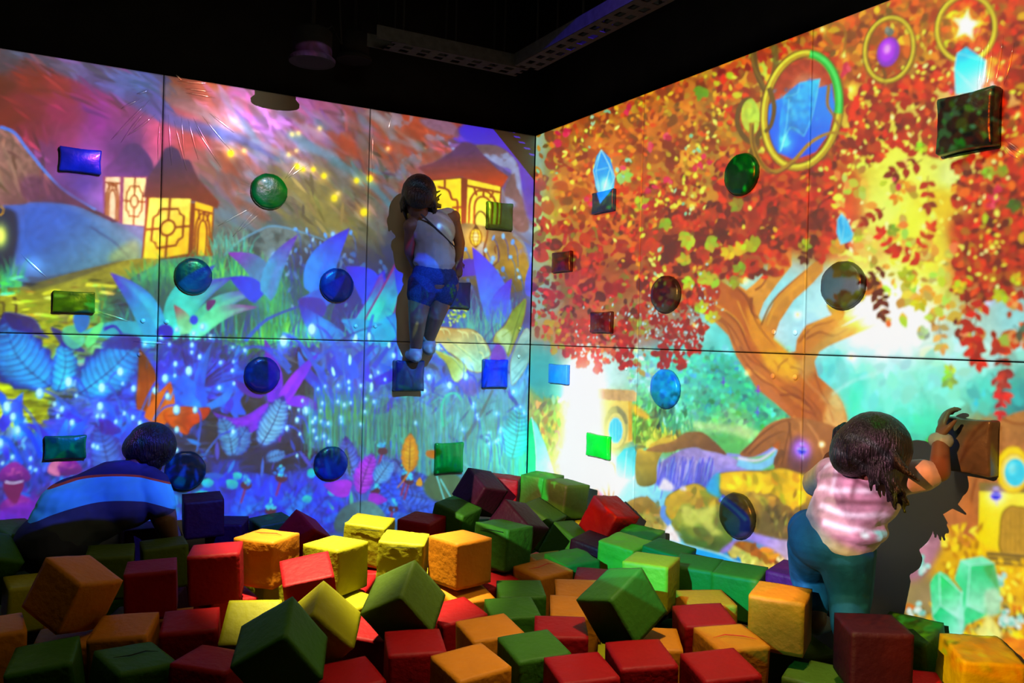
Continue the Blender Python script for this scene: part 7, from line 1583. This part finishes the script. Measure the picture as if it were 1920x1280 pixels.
# banded shirt: curved bands; cyan projector light and charcoal shade put into the cloth colour
SH = material('banded_shirt', (.5, .5, .5), .85, .1); nt = SH.node_tree; N = nt.nodes; Lk = nt.links
tc = N.new('ShaderNodeTexCoord'); sp = N.new('ShaderNodeSeparateXYZ'); Lk.new(tc.outputs['Object'], sp.inputs[0])
ref = J(213, 894, .58) - Vector(root); low = J(207, 944, .58) - Vector(root)
def mth(op, a_, b_):
    m = N.new('ShaderNodeMath'); m.operation = op
    for i, x in enumerate((a_, b_)):
        if isinstance(x, (int, float)): m.inputs[i].default_value = x
        else: Lk.new(x, m.inputs[i])
    return m.outputs[0]
dx = mth('SUBTRACT', sp.outputs['X'], ref.x); hgt = mth('ADD', mth('SUBTRACT', sp.outputs['Z'], ref.z), mth('MULTIPLY', mth('MULTIPLY', dx, dx), 1.05))
cr = N.new('ShaderNodeValToRGB'); cr.color_ramp.interpolation = 'CONSTANT'
el = cr.color_ramp.elements; el[1].position = .999
for p_ in (.5 - (ref.z - low.z) * .9, .5, .506): el.new(p_)
for k_, c_ in enumerate([(.05, .06, .065, 1), (.08, .62, .50, 1), (.4, .08, .02, 1), (.02, .026, .06, 1), (.02, .026, .06, 1)]): el[k_].color = c_
Lk.new(mth('ADD', hgt, .5), cr.inputs[0]); Lk.new(cr.outputs[0], N['Principled BSDF'].inputs['Base Color'])
b = Body(root); b.ell(J(226, 928, .46), (.165, .148, .142)); b.ell(J(160, 955, .46), (.18, .14, .14)); b.limb([J(225, 922, .46), J(160, 954, .46), J(112, 1000, .46)], [.138, .138, .138]); b.limb([J(262, 898, .455), J(240, 925, .46)], [.085, .12])
b.limb([J(278, 912, .51), J(300, 944, .545)], [.085, .066]); b.limb([J(258, 905, .34), J(284, 940, .30)], [.072, .055]); b.done('shirt', SH, t, .007, 6)
b = Body(root); b.ell(J(104, 1018, .46), (.15, .145, .13)); b.limb([J(96, 1024, .52), J(119, 1108, .50), J(102, 1190, .52)], [.10, .075, .06]); b.limb([J(100, 1024, .38), J(127, 1108, .36), J(110, 1190, .38)], [.10, .075, .06]); b.done('trousers', material('black_trousers', (.02, .022, .03), .85, .1), t, .008, 4)
# ------------------------------------------------------------------ overhead fittings
DKM = material('dark_metal', (.008, .008, .010), .8, .1, .15, 30)
GRY = material('dull_galvanised_tray', (.035, .037, .045), .8, .1, .2, 30)
LENS = material('dusky_lens', (.012, .009, .012), .35, .5)
def lathe_bm(prof, k=32):
    bm = bmesh.new(); R_ = [[bm.verts.new((r * math.cos(j * 2 * math.pi / k), r * math.sin(j * 2 * math.pi / k), z)) for j in range(k)] for r, z in prof]
    for i in range(len(prof) - 1):
        for j in range(k): bm.faces.new((R_[i][j], R_[i][(j + 1) % k], R_[i + 1][(j + 1) % k], R_[i + 1][j]))
    bm.faces.new(R_[0][::-1]); bm.faces.new(R_[-1]); bmesh.ops.recalc_face_normals(bm, faces=bm.faces[:]); return bm
def pendant(name, label, loc, r, h, cat='ceiling speaker'):
    t = thing(name, label, cat, loc)
    bm_obj('can', lathe_bm([(r * .86, .012), (r * .86, h), (r * .6, h + .02), (.03, h + .03)]), DKM, t, True)
    bm_obj('rim', lathe_bm([(r * .80, -.004), (r, -.006), (r * 1.02, .008), (r * .9, .02), (r * .8, .018)]), DKM, t)
    bm_obj('grille', lathe_bm([(r * .8, -.001), (r * .82, .004), (r * .5, .008)]), LENS, t)
    bm_obj('drop_rod', tube_bm([(0, 0, h + .02), (0, 0, 3.79 - loc[2])], .012, 8), DKM, t)
    bm_obj('cable', tube_bm([(.03, 0, h), (.09, .01, h + .05), (.14, .02, h - .02), (.12, .02, h + .25), (.02, 0, h + .5)], .005, 6), DKM, t)
    return t
pendant('ceiling_speaker', 'dark round can fitting hanging before the left wall, its shadow on the lilac haze', (-1.434, -.435, 2.675), .102, .13)
pp = at_y(664, 112, -.125)
pendant('ceiling_speaker', 'darker round can fitting right of the one that throws a shadow', (pp.x, pp.y, pp.z), .085, .12)
# perforated cable tray, one run along each wall
def tray(a, b, w, lab, n):
    a, b = Vector(a), Vector(b); d = b - a; L = d.length; t = thing('cable_tray', lab, 'cable tray', a)
    t.rotation_euler = (0, 0, math.atan2(d.y, d.x))
    bm = bmesh.new(); s = .09; k = int(L / s)
    # floor of the tray made of cross bars with open slots between them
    for i in range(k):
        for yy in (-w / 2 + .01, 0, w / 2 - .01):
            g = bmesh.ops.create_cube(bm, size=1)['verts']
            for v in g: v.co = Vector((v.co.x * s * 1.0 + (i + .5) * s, v.co.y * .022 + yy, v.co.z * .004))
        g = bmesh.ops.create_cube(bm, size=1)['verts']
        for v in g: v.co = Vector((v.co.x * s * .5 + (i + .5) * s, v.co.y * w, v.co.z * .0041))
    bm_obj('slotted_floor', bm, GRY, t)
    for sg in (-1, 1): bm_obj('side_rail', box_bm(L, .006, .06, loc=(L / 2, sg * w / 2, .03)), GRY, t)
    for i in range(n):
        x = L * (i + .5) / n
        bm_obj('hanger_rod', tube_bm([(x, w / 2 - .01, .0), (x, w / 2 - .01, 3.80 - a.z)], .006, 6), DKM, t)
        bm_obj('hanger_rod', tube_bm([(x, -w / 2 + .01, .0), (x, -w / 2 + .01, 3.80 - a.z)], .006, 6), DKM, t)
    return t
ZT = 2.80
c0 = at_z(972, 135, ZT); c1 = at_z(700, 76, ZT); c2 = at_z(1290, 6, ZT)
tray((c0.x + .02, c0.y, ZT), (c1.x, c0.y, ZT), .13, 'dim slotted cable tray running along above the left wall', 3)
tray((c0.x, c0.y - .08, ZT), (c0.x, c2.y - .5, ZT), .13, 'dim slotted cable tray running along above the right wall', 4)
# slanted duct pipe
p0, p1 = at_z(372, -20, 3.35), at_z(312, 104, 2.85)
t = thing('ceiling_pipe', 'dim thick pipe dropping at a slant under the black ceiling at left', 'pipe', p1)
bm_obj('pipe_run', tube_bm([(0, 0, 0), (p0 - p1) * .7, p0 - p1, (p0.x - p1.x, p0.y - p1.y, 3.79 - p1.z)], .032, 14), GRY, t, True)
bm_obj('end_collar', tube_bm([(0, 0, -.01), ((p0 - p1) * .06)], .04, 14), DKM, t)
# dark beams
for i, (a, b) in enumerate([((-4.0, -1.3), (0.0, -1.3)), ((-4.0, -2.2), (0.0, -2.2))]):
    o = bm_obj('ceiling_beam', box_bm(4.3, .08, .18, loc=(-2.1, a[1], 3.70)), BLACK); o['kind'] = 'structure'
